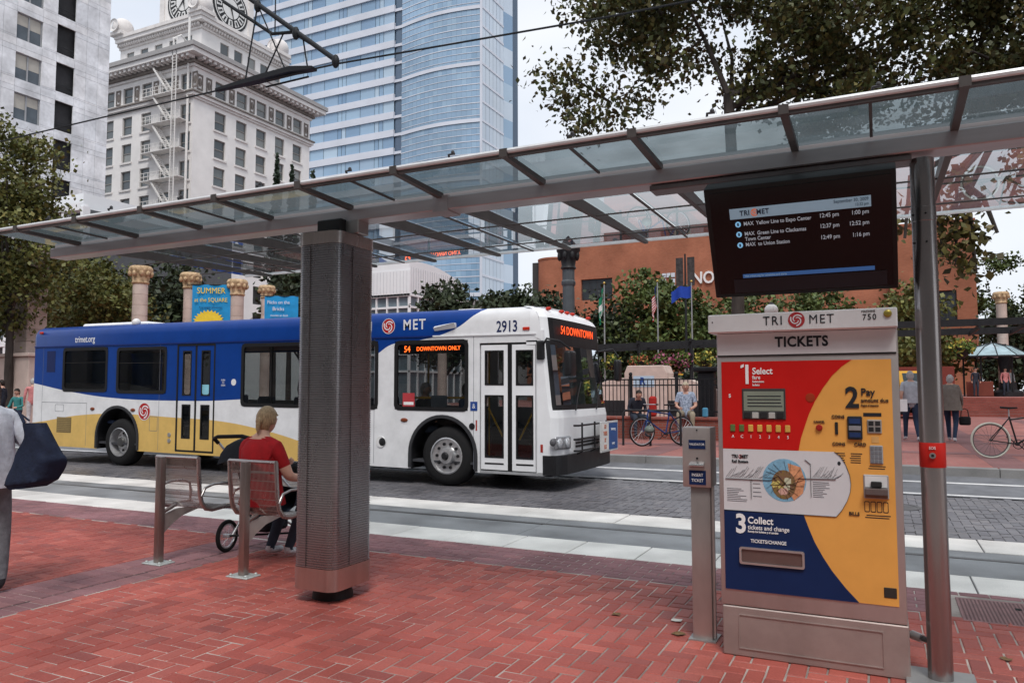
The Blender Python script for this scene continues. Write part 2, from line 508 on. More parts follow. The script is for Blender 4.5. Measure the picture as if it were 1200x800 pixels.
cp, fwd = Vector((0, 0, 1.579)), _f
def in_view(x, y, z=0.):
    d = Vector((x, y, z)) - cp; t = d.dot(fwd)
    return t > .3 and abs(d.dot(_r2) / t) < .69 and abs(d.dot(_u2) / t) < .46
vis = sorted([s for s in spots if in_view(s[0], s[1])], key=lambda s: (Vector((s[0], s[1], 0)) - cp).length)
single = set(vis[:300])
bm_r = [brick_geo(.1985, .095), brick_geo(.095, .1985), None]
me_r = [bm_r[k].mesh('brick', m_brick, clean=False) for k in (0, 1)]
me_p = brick_geo(.199, .0955).mesh('brick', m_purple, clean=False)
def jitter(): return rnd.gauss(0, .0011), rnd.gauss(0, .006), rnd.gauss(0, .006), rnd.gauss(0, .006)
batch = {0: MB(), 1: MB()}
for s in spots:
    x, y, ay, kd = s; dz, rx, ry, rz = jitter()
    if s in single:
        o = link_mesh('brick', me_p if kd else me_r[ay], platform, (x, y, dz))
        o.rotation_euler = (rx, ry, rz)
    else:
        g = bm_r[ay]
        sc = .995 if kd else 1
        batch[kd].add([(x + a * sc - b * rz, y + b * sc + a * rz, c + dz - a * ry + b * rx) for a, b, c in g.v], g.f)
for x, y, w_, h_ in cutb:
    g = brick_geo(w_, h_); dz = rnd.gauss(0, .001)
    batch[0].add([(x + a, y + b, c + dz) for a, b, c in g.v], g.f)
tag(batch[0].build('paving_bricks', m_brick, platform, clean=False), kind='stuff')
for x, y, w_, h_ in cutp:
    g = brick_geo(w_, h_); dz = rnd.gauss(0, .001)
    batch[1].add([(x + a, y + b, c + dz) for a, b, c in g.v], g.f)
tag(batch[1].build('edge_bricks', m_purple, platform, clean=False), kind='stuff')
bx('open_joint', M('joint_gap', (.05, .04, .04), .9), platform, -5.84, -5.825, 1.6, 6.25, -.02, -.003)

# granite strips and track slabs
track = MB().box(-60, 40, 6.966, 9.44, -.06, -.012).build('track_bed', m_roadbase)
tag(track, kind='structure')
def slab_row(name, mat, y0, y1, xs, ch=.005, zt=0.):
    for a, b in zip(xs[:-1], xs[1:]):
        g = brick_geo(b - a - .012, y1 - y0 - .012, ch)
        o = link_mesh(name, g.mesh(name, mat, clean=False), track, ((a + b) / 2, (y0 + y1) / 2, zt + rnd.gauss(0, .0015)))
        o.rotation_euler = (rnd.gauss(0, .0015), rnd.gauss(0, .0015), 0)
slab_row('granite_slab', m_granite, 6.966, 7.59, [-2.116 + .69 * k for k in range(-22, 8)])
slab_row('granite_slab', m_granite, 8.75, 9.44, [-2.908 + 1.26 * k for k in range(-15, 6)])
slab_row('concrete_slab', m_concrete, 7.59, 8.34, [-.55 + 3.1 * k for k in range(-8, 3)], ch=.008, zt=-.003)
slab_row('concrete_slab', m_concrete, 8.44, 8.75, [-.55 + 3.1 * k for k in range(-8, 3)], ch=.008, zt=-.003)
bx('rail', m_iron, track, -45, 25, 8.352, 8.402, -.05, -.004)
bx('rail_groove', M('groove_dark', (.03, .03, .03), .9), track, -45, 25, 8.404, 8.436, -.05, -.010)

# road of dark pavers, rising a little to the far gutter
def road_z(y): return 0. if y < 13.5 else .13 * (y - 13.5) / 1.4
road = MB().add([(-60, 9.442, -.012), (40, 9.442, -.012), (40, 13.5, -.012), (-60, 13.5, -.012)], [(0, 1, 2, 3)]).build('road', m_roadbase)
tag(road, kind='structure')
rb = MB()
for i in range(int(-20 / U), int(6 / U)):
    for j in range(int(9.5 / U), int(13.02 / U)):
        q = (i - j) % 4
        if q not in (0, 3): continue
        x, y, ay = ((i + 1) * U, (j + .5) * U, 0) if q == 0 else ((i + .5) * U, (j + 1) * U, 1)
        a, b = (.048, .0985) if ay else (.0985, .048)
        z = rnd.gauss(0, .0016); t1, t2 = rnd.gauss(0, .0012), rnd.gauss(0, .0012)
        rb.add([(x - a, y - b, z + t1), (x + a, y - b, z + t2), (x + a, y + b, z - t1), (x - a, y + b, z - t2),
                (x - a, y - b, -.02), (x + a, y - b, -.02), (x + a, y + b, -.02), (x - a, y + b, -.02)],
               [(0, 1, 2, 3), (0, 4, 5, 1), (1, 5, 6, 2), (2, 6, 7, 3), (3, 7, 4, 0)])
tag(rb.build('road_bricks', m_roadbrick, road, clean=False), kind='stuff')
gut = MB()
gut.add([(-60, 13.05, .002), (40, 13.05, .002), (40, 13.5, .002), (-60, 13.5, .002), (40, 14.95, .13), (-60, 14.95, .13)], [(0, 1, 2, 3), (3, 2, 4, 5)])
gut.build('gutter_lane', m_asphalt, road, clean=False)
MB().add([(-60, 13.12, .006), (40, 13.12, .006), (40, 13.27, .006), (-60, 13.27, .006)], [(0, 1, 2, 3)]).build('painted_line', m_paint, road, clean=False)
MB().add([(-60, 14.2, road_z(14.2) + .004), (40, 14.2, road_z(14.2) + .004), (40, 14.3, road_z(14.3) + .004), (-60, 14.3, road_z(14.3) + .004)], [(0, 1, 2, 3)]).build('painted_line', m_paint, road, clean=False)

# manhole in the road
mh = thing('manhole_cover', 'round iron manhole cover set in the dark brick road', 'manhole cover', (.1, 11.6, 0))
MB().lathe([(.36, -.02), (.36, .004), (.31, .006), (.305, .001), (.02, .002)], (.1, 11.6, 0), 32).build('rim', m_iron, mh, smooth=30)

# far pavement with kerb stones
m_farbrick = M_bricktex('far_paving', (.32, .125, .112), (.38, .155, .135), (.30, .18, .165), .2, .1, .006, .75, 'xy', .3, .3, .5)
m_farband = M_bricktex('far_paving_band', (.23, .11, .11), (.26, .125, .125), (.24, .16, .16), .2, .1, .006, .75, 'xy', .3, .3, .5)
far = MB().box(-70, 60, 15.05, 95, -.05, .27).build('far_pavement', m_farbrick)
tag(far, kind='structure')
for k in range(9):
    bx('paving_band', m_farband, far, -14.3 + 3.2 * k, -13.7 + 3.2 * k, 15.06, 42, .20, .274)
for yb in (17.9, 21.6, 25.4):
    bx('paving_band', m_farband, far, -16, 12, yb, yb + .5, .20, .277)
m_kerb = M_pieces('kerb_stone', [(.26, .26, .265), (.31, .305, .30), (.285, .28, .28)], rough=.7, scale=1.5, stain=.3, bump=.15, bscale=80)
kb = MB().box(-60, 40, 14.92, 15.055, -.05, .235).build('kerb', m_kerb)
tag(kb, kind='structure')
for k in range(24):
    x = -26 + 1.5 * k
    o = link_mesh('kerb_stone', brick_geo(1.488, .185, .012, .22).mesh('kerb_stone', m_kerb, clean=False), kb, (x, 14.965, .272))

# utility cover in the platform
uc = thing('utility_cover', 'purple brown perforated metal utility cover in the platform edge', 'cover', (.9, 6.45, 0))
bx('plate', M('cover_plate', (.25, .14, .14), .55, metal=.3, var=.25, scale=8), uc, .47, 1.33, 6.13, 6.78, -.02, .002, bevel=.003)
mm = MB()
for i in range(34):
    for j in range(24):
        mm.box(.49 + i * .0245, .502 + i * .0245, 6.16 + j * .025, 6.172 + j * .025, .001, .0045)
tag(mm.build('tread_studs', M('cover_stud', (.20, .12, .12), .5, metal=.4), uc, clean=False), kind='stuff')
for x in (.83, .90): bx('lift_hole', M('hole_dark', (.02, .02, .02), .9), uc, x, x + .04, 6.55, 6.60, .001, .006)

# dry leaves and scraps lying on the bricks
m_dry = M('dry_leaf', (.16, .10, .05), .8, var=.4, scale=60); m_scrap = M('paper_scrap', (.60, .58, .54), .8)
rl = random.Random(17)
for k, (x, y) in enumerate(((-1.72, 5.22), (-1.30, 5.26), (-1.22, 4.98), (.62, 5.35))):
    s_ = .022 + .012 * rl.random(); a = rl.random() * 6
    pts = [(s_ * (1 + .5 * (i % 2)) * math.cos(a + i * PI / 4) * (1 if i % 4 else 1.5), s_ * (1 + .5 * (i % 2)) * math.sin(a + i * PI / 4), .004 + .008 * rl.random()) for i in range(8)]
    o = MB().add([(x, y, .003)] + [(x + p[0], y + p[1], p[2]) for p in pts], [(0, i + 1, (i + 1) % 8 + 1) for i in range(8)]).build('fallen_leaf', m_scrap if k == 1 else m_dry, None, clean=False)
    tag(o, 'pale paper scrap lying flat on the red bricks' if k == 1 else ('small curled brown leaf on the bricks farther from the validator post', '', 'small curled brown leaf on the bricks close to the validator post', 'small brown leaf on the bricks beyond the round post')[k], 'leaf' if k != 1 else 'litter')

# ================================================================ transit shelter
m_steel = M('brushed_steel', (.50, .47, .46), .34, metal=.92, var=.10, scale=3, stretch=(1, 1, 14))
m_beam = M('beam_steel', (.44, .41, .42), .30, metal=.6, var=.10, scale=2, stretch=(.4, 6, 6))
m_rib = M('rib_paint', (.075, .068, .066), .45, var=.15, scale=6)
m_pipe = M('post_steel', (.36, .335, .33), .24, metal=.95, var=.12, scale=5, stretch=(1, 1, .3))
m_bronze = M('column_mesh_steel', (.345, .340, .352), .28, metal=.92, var=.13, scale=4, stretch=(1, 1, .35))
m_bronze2 = M('column_trim_steel', (.50, .445, .42), .26, metal=.95, var=.14, scale=4, stretch=(3, 3, .35))
m_black = M('black_rubber', (.02, .02, .021), .6, var=.2)
m_glassN = M_glass('canopy_glass_fritted', (.52, .60, .62), .66, (.088, .112, .121), .05, 1.5, 1.0, trans=True)
m_glassF = M_glass('canopy_glass_clear', (.80, .89, .91), .10, (.22, .28, .30), .02, 1.52, 1.8)

sh = thing('transit_shelter', 'steel and glass platform shelter roof on a ribbed column and a round post', 'shelter', (-3.0, 4.78, 0))
BX0, BX1 = -7.40, 6.2
bm_ = MB().box(BX0, BX1, 4.70, 4.88, 2.903, 2.998)
beam = bm_.build('roof_beam', m_beam, sh, bevel=.006)
bx('beam_cap', m_beam, beam, BX0 + .0, BX1, 4.75, 4.83, 3.005, 3.060)
bx('light_housing', M('housing_grey', (.16, .14, .14), .4, metal=.5), beam, -1.30, .20, 4.715, 4.865, 2.862, 2.896, bevel=.004)
bx('joint_sleeve', m_beam, beam, -2.93, -2.80, 4.695, 4.885, 2.892, 3.009)

def near_z(y): return 3.030 + (4.70 - y) * .030
def far_z(y): return 3.056 + (y - 4.88) * .004
Y0, Y1 = 4.13, 7.28
ribs = [.41 - .82 * k for k in range(-7, 10)]
ribs = sorted(ribs)
thick = set(range(len(ribs)))
edges = [BX0] + ribs + [BX1]
joints = []
for k, x in enumerate(ribs):
    r_ = MB()
    # tapered flat arms on both sides of the beam
    for (ya, za, ha), (yb, zb, hb) in (((4.72, near_z(4.72), .040), (Y0 - .015, near_z(Y0), .028)), ((4.86, far_z(4.86), .10), (Y1 + .01, far_z(Y1), .03))):
        w = .020
        r_.add([(x - w, ya, za - ha), (x + w, ya, za - ha), (x + w, ya, za), (x - w, ya, za),
                (x - w, yb, zb - hb), (x + w, yb, zb - hb), (x + w, yb, zb), (x - w, yb, zb)],
               [(0, 1, 2, 3), (7, 6, 5, 4), (0, 4, 5, 1), (1, 5, 6, 2), (2, 6, 7, 3), (3, 7, 4, 0)])
    rb_ = r_.build('rib', m_rib, sh)
    bx('edge_clamp', m_rib, rb_, x - .026, x + .026, Y0 - .034, Y0 + .01, near_z(Y0) - .03, near_z(Y0) + .022)
for k in range(len(edges) - 1):
    a, b = edges[k], edges[k + 1]
    cut = [a, b]
    if k % 2 == 1 and b - a > .7:
        mid = (a + b) / 2; cut = [a, mid, b]
        j_ = MB()
        j_.bar((mid, 4.71, near_z(4.71) - .004), (mid, Y0, near_z(Y0) - .004), .016, .014)
        j_.bar((mid, 4.88, far_z(4.88) - .004), (mid, Y1, far_z(Y1) - .004), .016, .014)
        j_.build('glazing_joint', m_rib, sh)
    for c0, c1 in zip(cut[:-1], cut[1:]):
        g0, g1 = c0 + .008, c1 - .008
        p_ = MB()
        t = .012
        for (ya, za, yb, zb, nm, mt) in ((Y0 + .005, near_z(Y0), 4.735, near_z(4.735), 'glass_panel', m_glassN), (4.845, far_z(4.845) + .006, Y1, far_z(Y1) + .006, 'glass_panel', m_glassF)):
            p_ = MB().add([(g0, ya, za + .002), (g1, ya, za + .002), (g1, yb, zb + .002), (g0, yb, zb + .002)], [(0, 3, 2, 1)])
            p_.build(nm, mt, sh, clean=False)
# rails along both glass edges
MB().tube([(BX0, Y0 - .012, near_z(Y0) + .01), (BX1, Y0 - .012, near_z(Y0) + .01)], .017, 8).build('edge_rail', M('edge_alu', (.72, .74, .76), .4, metal=.2), sh, smooth=40)
MB().box(BX0, BX1, Y0 - .012, Y0 + .016, near_z(Y0) - .026, near_z(Y0) - .006).build('edge_seal', m_rib, sh)
MB().box(BX0, BX1, Y1 - .004, Y1 + .012, far_z(Y1) - .008, far_z(Y1) + .02).build('edge_trim', M('edge_alu'), sh)
for yy in (5.75, 6.55):
    MB().cyl((BX0, yy, 2.985 + .01), (BX1, yy, 2.985 + .01), .007, 6).build('tie_rod', m_rib, sh)
# small clips standing on the front edge
for k, x in enumerate([e + .41 for e in ribs if e < 4]):
    c_ = MB().tube([(x, Y0 + .03, near_z(Y0)), (x + .015, Y0 - .02, near_z(Y0) + .042), (x + .055, Y0 - .01, near_z(Y0) + .046)], .008, 6)
    c_.ell((x + .04, Y0 - .01, near_z(Y0) + .055), (.013, .013, .015), 8, 6)
    c_.build('drip_clip', M('clip_grey', (.05, .05, .055), .5), sh, smooth=50)

# ribbed column
cx, cy, hw, rc = -3.845, 4.745, .200, .080
def col_ring(z, grow=0.): return [(x, y, z) for x, y in rrect(cx - hw - grow, cx + hw + grow, cy - hw - .045 - grow, cy + hw + .045 + grow, rc + grow, 6)]
rings = []
nrib = 136
z0c, z1c = .262, 2.70
for i in range(nrib):
    z = z0c + (z1c - z0c) * i / nrib; dz = (z1c - z0c) / nrib
    rings += [col_ring(z, -.007), col_ring(z + dz * .20, 0), col_ring(z + dz * .62, 0), col_ring(z + dz * .80, -.007)]
rings.append(col_ring(z1c, -.004))
colm = MB().loft(rings).build('column', m_bronze, sh, smooth=50)
MB().loft([col_ring(.10, .004), col_ring(.262, .004)]).build('column_foot_trim', m_bronze2, colm, smooth=40)
MB().loft([col_ring(2.70, .004), col_ring(2.795, .004)]).build('column_cap_trim', m_bronze2, colm, smooth=40)
MB().lathe([(.155, 0), (.155, .03), (.13, .11)], (cx, cy, 0), 24).build('column_base', m_black, colm, smooth=40)
MB().box(cx - .12, cx + .12, cy - .11, cy + .11, 2.79, 2.92).build('column_head', m_black, colm, bevel=.01)
MB().box(cx + .0, cx + .24, cy - .05, cy + .09, 2.80, 2.91).build('head_bracket', M('bracket_steel', (.35, .33, .32), .4, metal=.8), colm, bevel=.008)
seams = MB()
hy = hw + .045
for sx_, sy_ in ((cx - .06, cy - hy), (cx + hw, cy - .06)):
    if abs(sy_ - (cy - hy)) < 1e-6: seams.box(sx_ - .003, sx_ + .003, sy_ - .0015, sy_ + .01, .27, 2.69)
    else: seams.box(sx_ - .01, sx_ + .0015, sy_ - .003, sy_ + .003, .27, 2.69)
seams.build('column_seams', M('seam_dark', (.06, .05, .05), .6, metal=.4), colm)

# round post with red call point
px_, py_ = .252, 4.80
post = MB().lathe([(.062, 0.02), (.062, 2.52), (.064, 2.522), (.064, 2.60), (.062, 2.602), (.062, 2.88)], (px_, py_, 0), 32).build('post', m_pipe, sh, smooth=40)
bx('post_base', M('base_plate', (.36, .36, .36), .5, metal=.6), post, px_ - .17, px_ + .17, py_ - .15, py_ + .15, -.004, .02, bevel=.004)
MB().lathe([(.0645, 1.155), (.0655, 1.157), (.0655, 1.288), (.0645, 1.29)], (px_, py_, 0), 32, caps=False).build('red_band', M('call_red', (.50, .018, .012), .4), post, smooth=40)
dirc = Vector((-px_, -py_, 0)).normalized()
cpnt = Vector((px_, py_, 0)) + dirc * .066
b_ = MB().cyl(cpnt + Vector((0, 0, 1.222)), cpnt + dirc * .012 + Vector((0, 0, 1.222)), .016, 16)
b_.build('call_button', M('call_steel', (.5, .5, .5), .3, metal=.9), post, smooth=40)
MB().cyl(cpnt + dirc * .010 + Vector((0, 0, 1.222)), cpnt + dirc * .016 + Vector((0, 0, 1.222)), .008, 12).build('key_slot', m_black, post)
text('call_lettering', 'SOS', .022, M('white_print', (.8, .8, .8), .5, var=0), post, cpnt + dirc * .003 + Vector((0, 0, 1.262)), rot=(PI / 2, 0, math.atan2(dirc.x, -dirc.y)))
bl = MB()
for zz in (2.56, 2.40):
    for a in (-1.0, .1):
        d = Vector((math.sin(a), -math.cos(a), 0)); q = Vector((px_, py_, zz)) + d * .062
        bl.cyl(q, q + d * .006, .006, 8)
bl.build('post_bolts', m_black, post)
# conduit stub from post to ticket machine
MB().cyl((.095, 5.0, .19), (px_, py_ + .02, .19), .016, 10).build('conduit', M('conduit_dark', (.10, .10, .10), .5), post, smooth=40)
MB().cyl((.125, 4.96, .19), (.175, 4.90, .19), .024, 12).build('conduit_sleeve', M('sleeve_steel', (.6, .6, .6), .3, metal=.9), post, smooth=40)

# ---------------------------------------------------------------- arrivals screen
scr = thing('arrivals_screen', 'black arrivals display screen hung under the shelter beam', 'screen', (-.4215, 4.75, 2.158))
m_case = M('screen_case', (.010, .009, .009), .45, var=.2, spec=.25)
bx('case', m_case, scr, -.957, .114, 4.722, 4.86, 2.158, 2.842, bevel=.008, seg=2)
bx('face_glass', M('screen_glass', (.004, .004, .005), .15, var=0, spec=.25), scr, -.925, .088, 4.716, 4.721, 2.185, 2.815)
bx('lower_panel', M('screen_lower', (.020, .020, .025), .35), scr, -.83, .055, 4.712, 4.7155, 2.19, 2.275)
m_lcdh = M('lcd_header', (.22, .32, .40), .4, var=.05, emit=.28)
m_lcdw = M('lcd_text', (.36, .40, .45), .4, var=0, emit=.26)
m_lcdd = M('lcd_dark_text', (.02, .03, .07), .4, var=0)
m_lcdb = M('lcd_blue', (.03, .085, .22), .4, var=.05, emit=.45)
hb = bx('header_bar', m_lcdh, scr, -.812, -.018, 4.7125, 4.7155, 2.650, 2.712)
YS = 4.7115
text('header_lettering', 'TRI   MET', .042, m_lcdd, hb, (-.665, YS, 2.681), bold=.001, spacing=1.12)
roundel(hb, (-.664, 2.681), .022, YS + .0012, M('lcd_orange', (.5, .12, .05), .4, emit=.4, var=0), m_lcdh)
text('date_lettering', 'September 30, 2009', .026, m_lcdd, hb, (-.03, YS, 2.695), align='RIGHT')
text('time_lettering', '12:32 pm', .022, m_lcdd, hb, (-.03, YS, 2.668), align='RIGHT')
for z, s, t1, t2 in ((2.617, 'MAX  Yellow Line to Expo Center', '12:45 pm', '1:00 pm'), (2.556, 'MAX  Green Line to Clackamas', '12:37 pm', '12:52 pm'), (2.490, 'MAX  to Union Station', '12:49 pm', '1:16 pm')):
    text('route_lettering', s, .0315, m_lcdw, scr, (-.735, YS + .002, z), align='LEFT', bold=.0003)
    text('time_lettering', t1, .033, m_lcdw, scr, (-.19, YS + .002, z + .006), align='RIGHT', bold=.0003)
    text('time_lettering', t2, .033, m_lcdw, scr, (-.03, YS + .002, z + .006), align='RIGHT', bold=.0003)
    dsc = MB().prism([(-.768 + .017 * math.cos(a * PI / 8), z + .017 * math.sin(a * PI / 8)) for a in range(16)], YS + .003, YS + .001).build('line_dot', M('lcd_dot', (.18, .42, .65), .4, emit=.5, var=0), scr)
    bx('train_mark', m_lcdd, dsc, -.773, -.763, YS - .001, YS + .0005, z - .009, z + .009)
text('route_lettering', 'Town Center', .0315, m_lcdw, scr, (-.735, YS + .002, 2.524), align='LEFT', bold=.0003)
fb = bx('footer_bar', m_lcdb, scr, -.770, -.010, 4.7125, 4.7155, 2.283, 2.306)
text('footer_lettering', 'Visit trimet.org for schedules and alerts', .018, m_lcdh, fb, (-.76, YS, 2.2945), align='LEFT')
for xx in (-.75, -.10):
    MB().bar((xx, 4.80, 2.60), (xx, 5.10, 2.74), .05, .05).build('hanger', m_rib, scr)
# the display leans forward over the platform
scr.location.x = -.39; scr.scale.x = .9375; scr.rotation_euler.x = R(29)

# ================================================================ ticket machine
tm = thing('ticket_machine', 'steel ticket vending machine with red, orange and blue front panel beside the round post', 'ticket machine', (-.39, 5.1, 0))
m_tmsteel = M('machine_steel', (.46, .415, .40), .40, metal=.65, var=.13, scale=3, stretch=(1, 1, .5), bump=.04, bscale=200)
m_tmbase = M('machine_base_steel', (.38, .315, .295), .48, metal=.55, var=.16, scale=3.5, bump=.05, bscale=160)
m_tmhead = M('machine_head_paint', (.70, .69, .695), .4, metal=.25, var=.07, scale=4)
FY = 4.75
body = MB().box(-.900, .100, FY, 5.52, .292, 1.92).build('cabinet', m_tmsteel, tm, bevel=.008, seg=2, smooth=40)
base = MB().box(-.893, .107, FY - .004, 5.50, .0, .288).build('plinth', m_tmbase, tm, bevel=.006)
ring_frame(MB(), rrect(-.80, -.02, .045, .245, .006, 2), rrect(-.795, -.025, .05, .24, .006, 2), FY - .0035, FY - .0095).build('plinth_door', m_tmbase, base)
head = MB().add([(-.932, 4.66, 1.925), (.100, 4.66, 1.925), (.100, 4.66, 2.035), (-.932, 4.66, 2.035), (-.932, 5.54, 1.925), (.100, 5.54, 1.925), (.100, 5.54, 2.06), (-.932, 5.54, 2.06)],
     [(0, 1, 2, 3), (5, 4, 7, 6), (4, 0, 3, 7), (1, 5, 6, 2), (3, 2, 6, 7), (4, 5, 1, 0)]).build('header', m_tmhead, tm, bevel=.006)
bx('sign_plate', m_tmhead, tm, -.893, .090, FY - .008, FY - .001, 1.792, 1.922)
bx('sign_shadow_gap', m_black, tm, -.893, .090, FY - .006, FY - .001, 1.783, 1.7915)
m_ink = M('black_print', (.02, .022, .028), .5, var=0)
m_red = M('panel_red', (.52, .010, .008), .42, var=.06, scale=4)
m_org = M('panel_orange', (.74, .355, .082), .42, var=.06, scale=4)
m_blu = M('panel_blue', (.007, .022, .085), .42, var=.08, scale=4)
m_wht = M('panel_white', (.60, .60, .62), .4, var=.04, scale=4)
m_wp = MATS['white_print']
text('tickets_lettering', 'TICKETS', .083, m_ink, tm, (-.408, FY - .0095, 1.862), bold=.0028, spacing=1.08)
text('name_lettering', 'TRI', .074, m_ink, head, (-.555, 4.6585, 1.984), bold=.0004, spacing=1.25)
text('name_lettering', 'MET', .074, m_ink, head, (-.290, 4.6585, 1.984), bold=0, spacing=1.2)
roundel(head, (-.424, 1.986), .046, 4.6598, M('emblem_red', (.33, .03, .035), .5, var=0), m_wht)
text('unit_number', '750', .046, m_ink, head, (-.040, 4.6585, 1.985), spacing=1.25, bold=.0006)
text('unit_caption', 'MACHINE', .018, m_ink, head, (-.045, 4.6585, 2.018))
MB().lathe([(.021, 0), (.021, -.008), (.012, -.014)], (.052, 4.6598, 2.001), 20, axis='y').build('lock', M('lock_brass', (.35, .28, .06), .4, metal=.6), head, smooth=40)
MB().lathe([(.004, 0), (.004, -.004)], (-.905, 4.6598, 1.99), 10, axis='y').build('rivet', m_black, head)

# printed front: orange sheet with red and blue fields along an arc, map across them
PX0, PX1, PZ0, PZ1 = -.872, .062, .388, 1.752
orange = bx('orange_panel', m_org, tm, PX0, PX1, FY - .004, FY - .0005, PZ0, PZ1)
arc = [(-.140, 1.752), (-.192, 1.715), (-.246, 1.662), (-.296, 1.592), (-.342, 1.514), (-.376, 1.440), (-.402, 1.364), (-.423, 1.300), (-.438, 1.226)]
MB().prism([(PX0, 1.752), (PX0, 1.226)] + arc[::-1], FY - .0045, FY - .0065).build('red_panel', m_red, tm)
arc2 = [(-.419, .855), (-.393, .780), (-.363, .703), (-.322, .625), (-.276, .551), (-.205, .460), (-.138, .388)]
MB().prism([(PX0, .855), (PX0, .388)] + arc2[::-1], FY - .0045, FY - .0065).build('blue_panel', m_blu, tm)
mapo = [(PX0, 1.224), (PX0, .857), (-.245, .857), (-.215, .895), (-.185, .950), (-.168, 1.0), (-.163, 1.045), (-.168, 1.095), (-.188, 1.155), (-.215, 1.20), (-.245, 1.224)]
mp_ = MB().prism(mapo, FY - .0045, FY - .0068).build('map_panel', m_wht, tm)
rimm = MB()
for (a, b) in zip(mapo[2:-1], mapo[3:]): rimm.bar((a[0], FY - .0072, a[1]), (b[0], FY - .0072, b[1]), .0015, .006, up=(0, -1, 0))
rimm.bar((PX0, FY - .0072, .857), (-.245, FY - .0072, .857), .0015, .005, up=(0, -1, 0))
rimm.build('map_border', m_ink, mp_)
YM = FY - .0068
def disc(n, c, rx, rz): return [(c[0] + rx * math.cos(2 * PI * i / n), c[1] + rz * math.sin(2 * PI * i / n)) for i in range(n)]
mapdisc = MB().prism(disc(32, (-.522, 1.050), .122, .125), YM, YM - .0012).build('map_disc', M('map_water', (.20, .40, .55), .5, var=.2, scale=30), mp_)
MB().prism([(-.50, 1.15), (-.43, 1.13), (-.405, 1.05), (-.42, .98), (-.47, .935), (-.50, .99), (-.49, 1.07)], YM - .0012, YM - .002).build('map_land', M('map_land', (.58, .27, .14), .5, var=.35, scale=40), mapdisc)
MB().prism(disc(20, (-.525, 1.025), .068, .085), YM - .002, YM - .0028).build('map_centre', M('map_centre', (.55, .38, .10), .5, var=.6, scale=60, col2=(.12, .06, .05)), mapdisc)
ml = MB()
def mline(pts, w=.005):
    for a, b in zip(pts[:-1], pts[1:]): ml.bar((a[0], YM - .0032, a[1]), (b[0], YM - .0032, b[1]), .0012, w, up=(0, -1, 0))
mline([(-.86, 1.046), (-.60, 1.046), (-.555, 1.075), (-.50, 1.01), (-.47, 1.0), (-.44, 1.065), (-.24, 1.07)], .007)
mline([(-.71, 1.046), (-.71, .93)], .006); mline([(-.375, 1.06), (-.375, .96)], .005); mline([(-.375, 1.07), (-.375, 1.15), (-.405, 1.175)], .005)
ml.build('map_lines', m_ink, mp_)
r5 = random.Random(9)
for k in range(9):
    a = r5.random() * 6.28; r_ = .02 + .035 * r5.random(); c_ = (-.525 + r_ * math.cos(a), 1.025 + r_ * 1.2 * math.sin(a)); w_ = .012 + .014 * r5.random()
    MB().prism([(c_[0] + w_ * math.cos(q * 1.25 + a), c_[1] + w_ * math.sin(q * 1.25 + a)) for q in range(5)], YM - .0028 - k * .00004, YM - .0030 - k * .00004).build('map_district', M('map_tint_%s' % 'abc'[k % 3], ((.62, .52, .16), (.60, .36, .30), (.55, .55, .40))[k % 3], .5, var=.1), mapdisc)
nl = MB()
for k in range(16):
    a = k * 2.399; q0 = (-.522 + .05 * math.cos(a), 1.045 + .05 * math.sin(a)); q1 = (-.522 + .112 * math.cos(a + .3), 1.050 + .112 * math.sin(a + .3))
    nl.bar((q0[0], YM - .0034, q0[1]), (q1[0], YM - .0034, q1[1]), .0008, .0022, up=(0, -1, 0))
for (a, b_) in (((-.58, 1.06), (-.49, .975)), ((-.565, .985), (-.485, 1.07)), ((-.60, 1.02), (-.46, 1.03))): nl.bar((a[0], YM - .0036, a[1]), (b_[0], YM - .0036, b_[1]), .0008, .0065, up=(0, -1, 0))
tag(nl.build('map_route_lines', m_ink, mapdisc), kind='stuff')
mt = MB()
r3 = random.Random(3)
for i in range(22):
    x = -.855 + i * .0105; mt.bar((x, YM - .001, 1.055), (x + .03 + r3.random() * .02, YM - .001, 1.075 + r3.random() * .055), .001, .0032, up=(0, -1, 0))
for i in range(18):
    x = -.365 + i * .0078; mt.bar((x, YM - .001, 1.075), (x + .02 + r3.random() * .015, YM - .001, 1.09 + r3.random() * .05), .001, .0032, up=(0, -1, 0))
for i in range(9):
    mt.box(-.365, -.365 + .05 + r3.random() * .04, YM - .0012, YM, 1.045 - i * .0105, 1.0485 - i * .0105)
for i in range(8):
    mt.box(-.852, -.852 + .06 + r3.random() * .06, YM - .0012, YM, .985 - i * .0105, .9885 - i * .0105)
for i in range(4):
    mt.box(-.70, -.70 + .03 + r3.random() * .03, YM - .0012, YM, 1.02 - i * .025, 1.024 - i * .025)
tag(mt.build('map_small_print', M('grey_print', (.14, .14, .16), .5, var=0), mp_), kind='stuff')
text('map_title', 'TRI  MET', .028, m_ink, mp_, (-.772, YM - .002, 1.180), bold=.0008)
roundel(mp_, (-.769, 1.180), .012, YM, MATS['emblem_red'], m_wht)
text('map_title', 'Rail System', .024, m_ink, mp_, (-.772, YM - .002, 1.150), bold=.0006)
MB().prism(disc(12, (-.222, 1.16), .009, .012), YM, YM - .001).build('north_mark', m_ink, mp_)

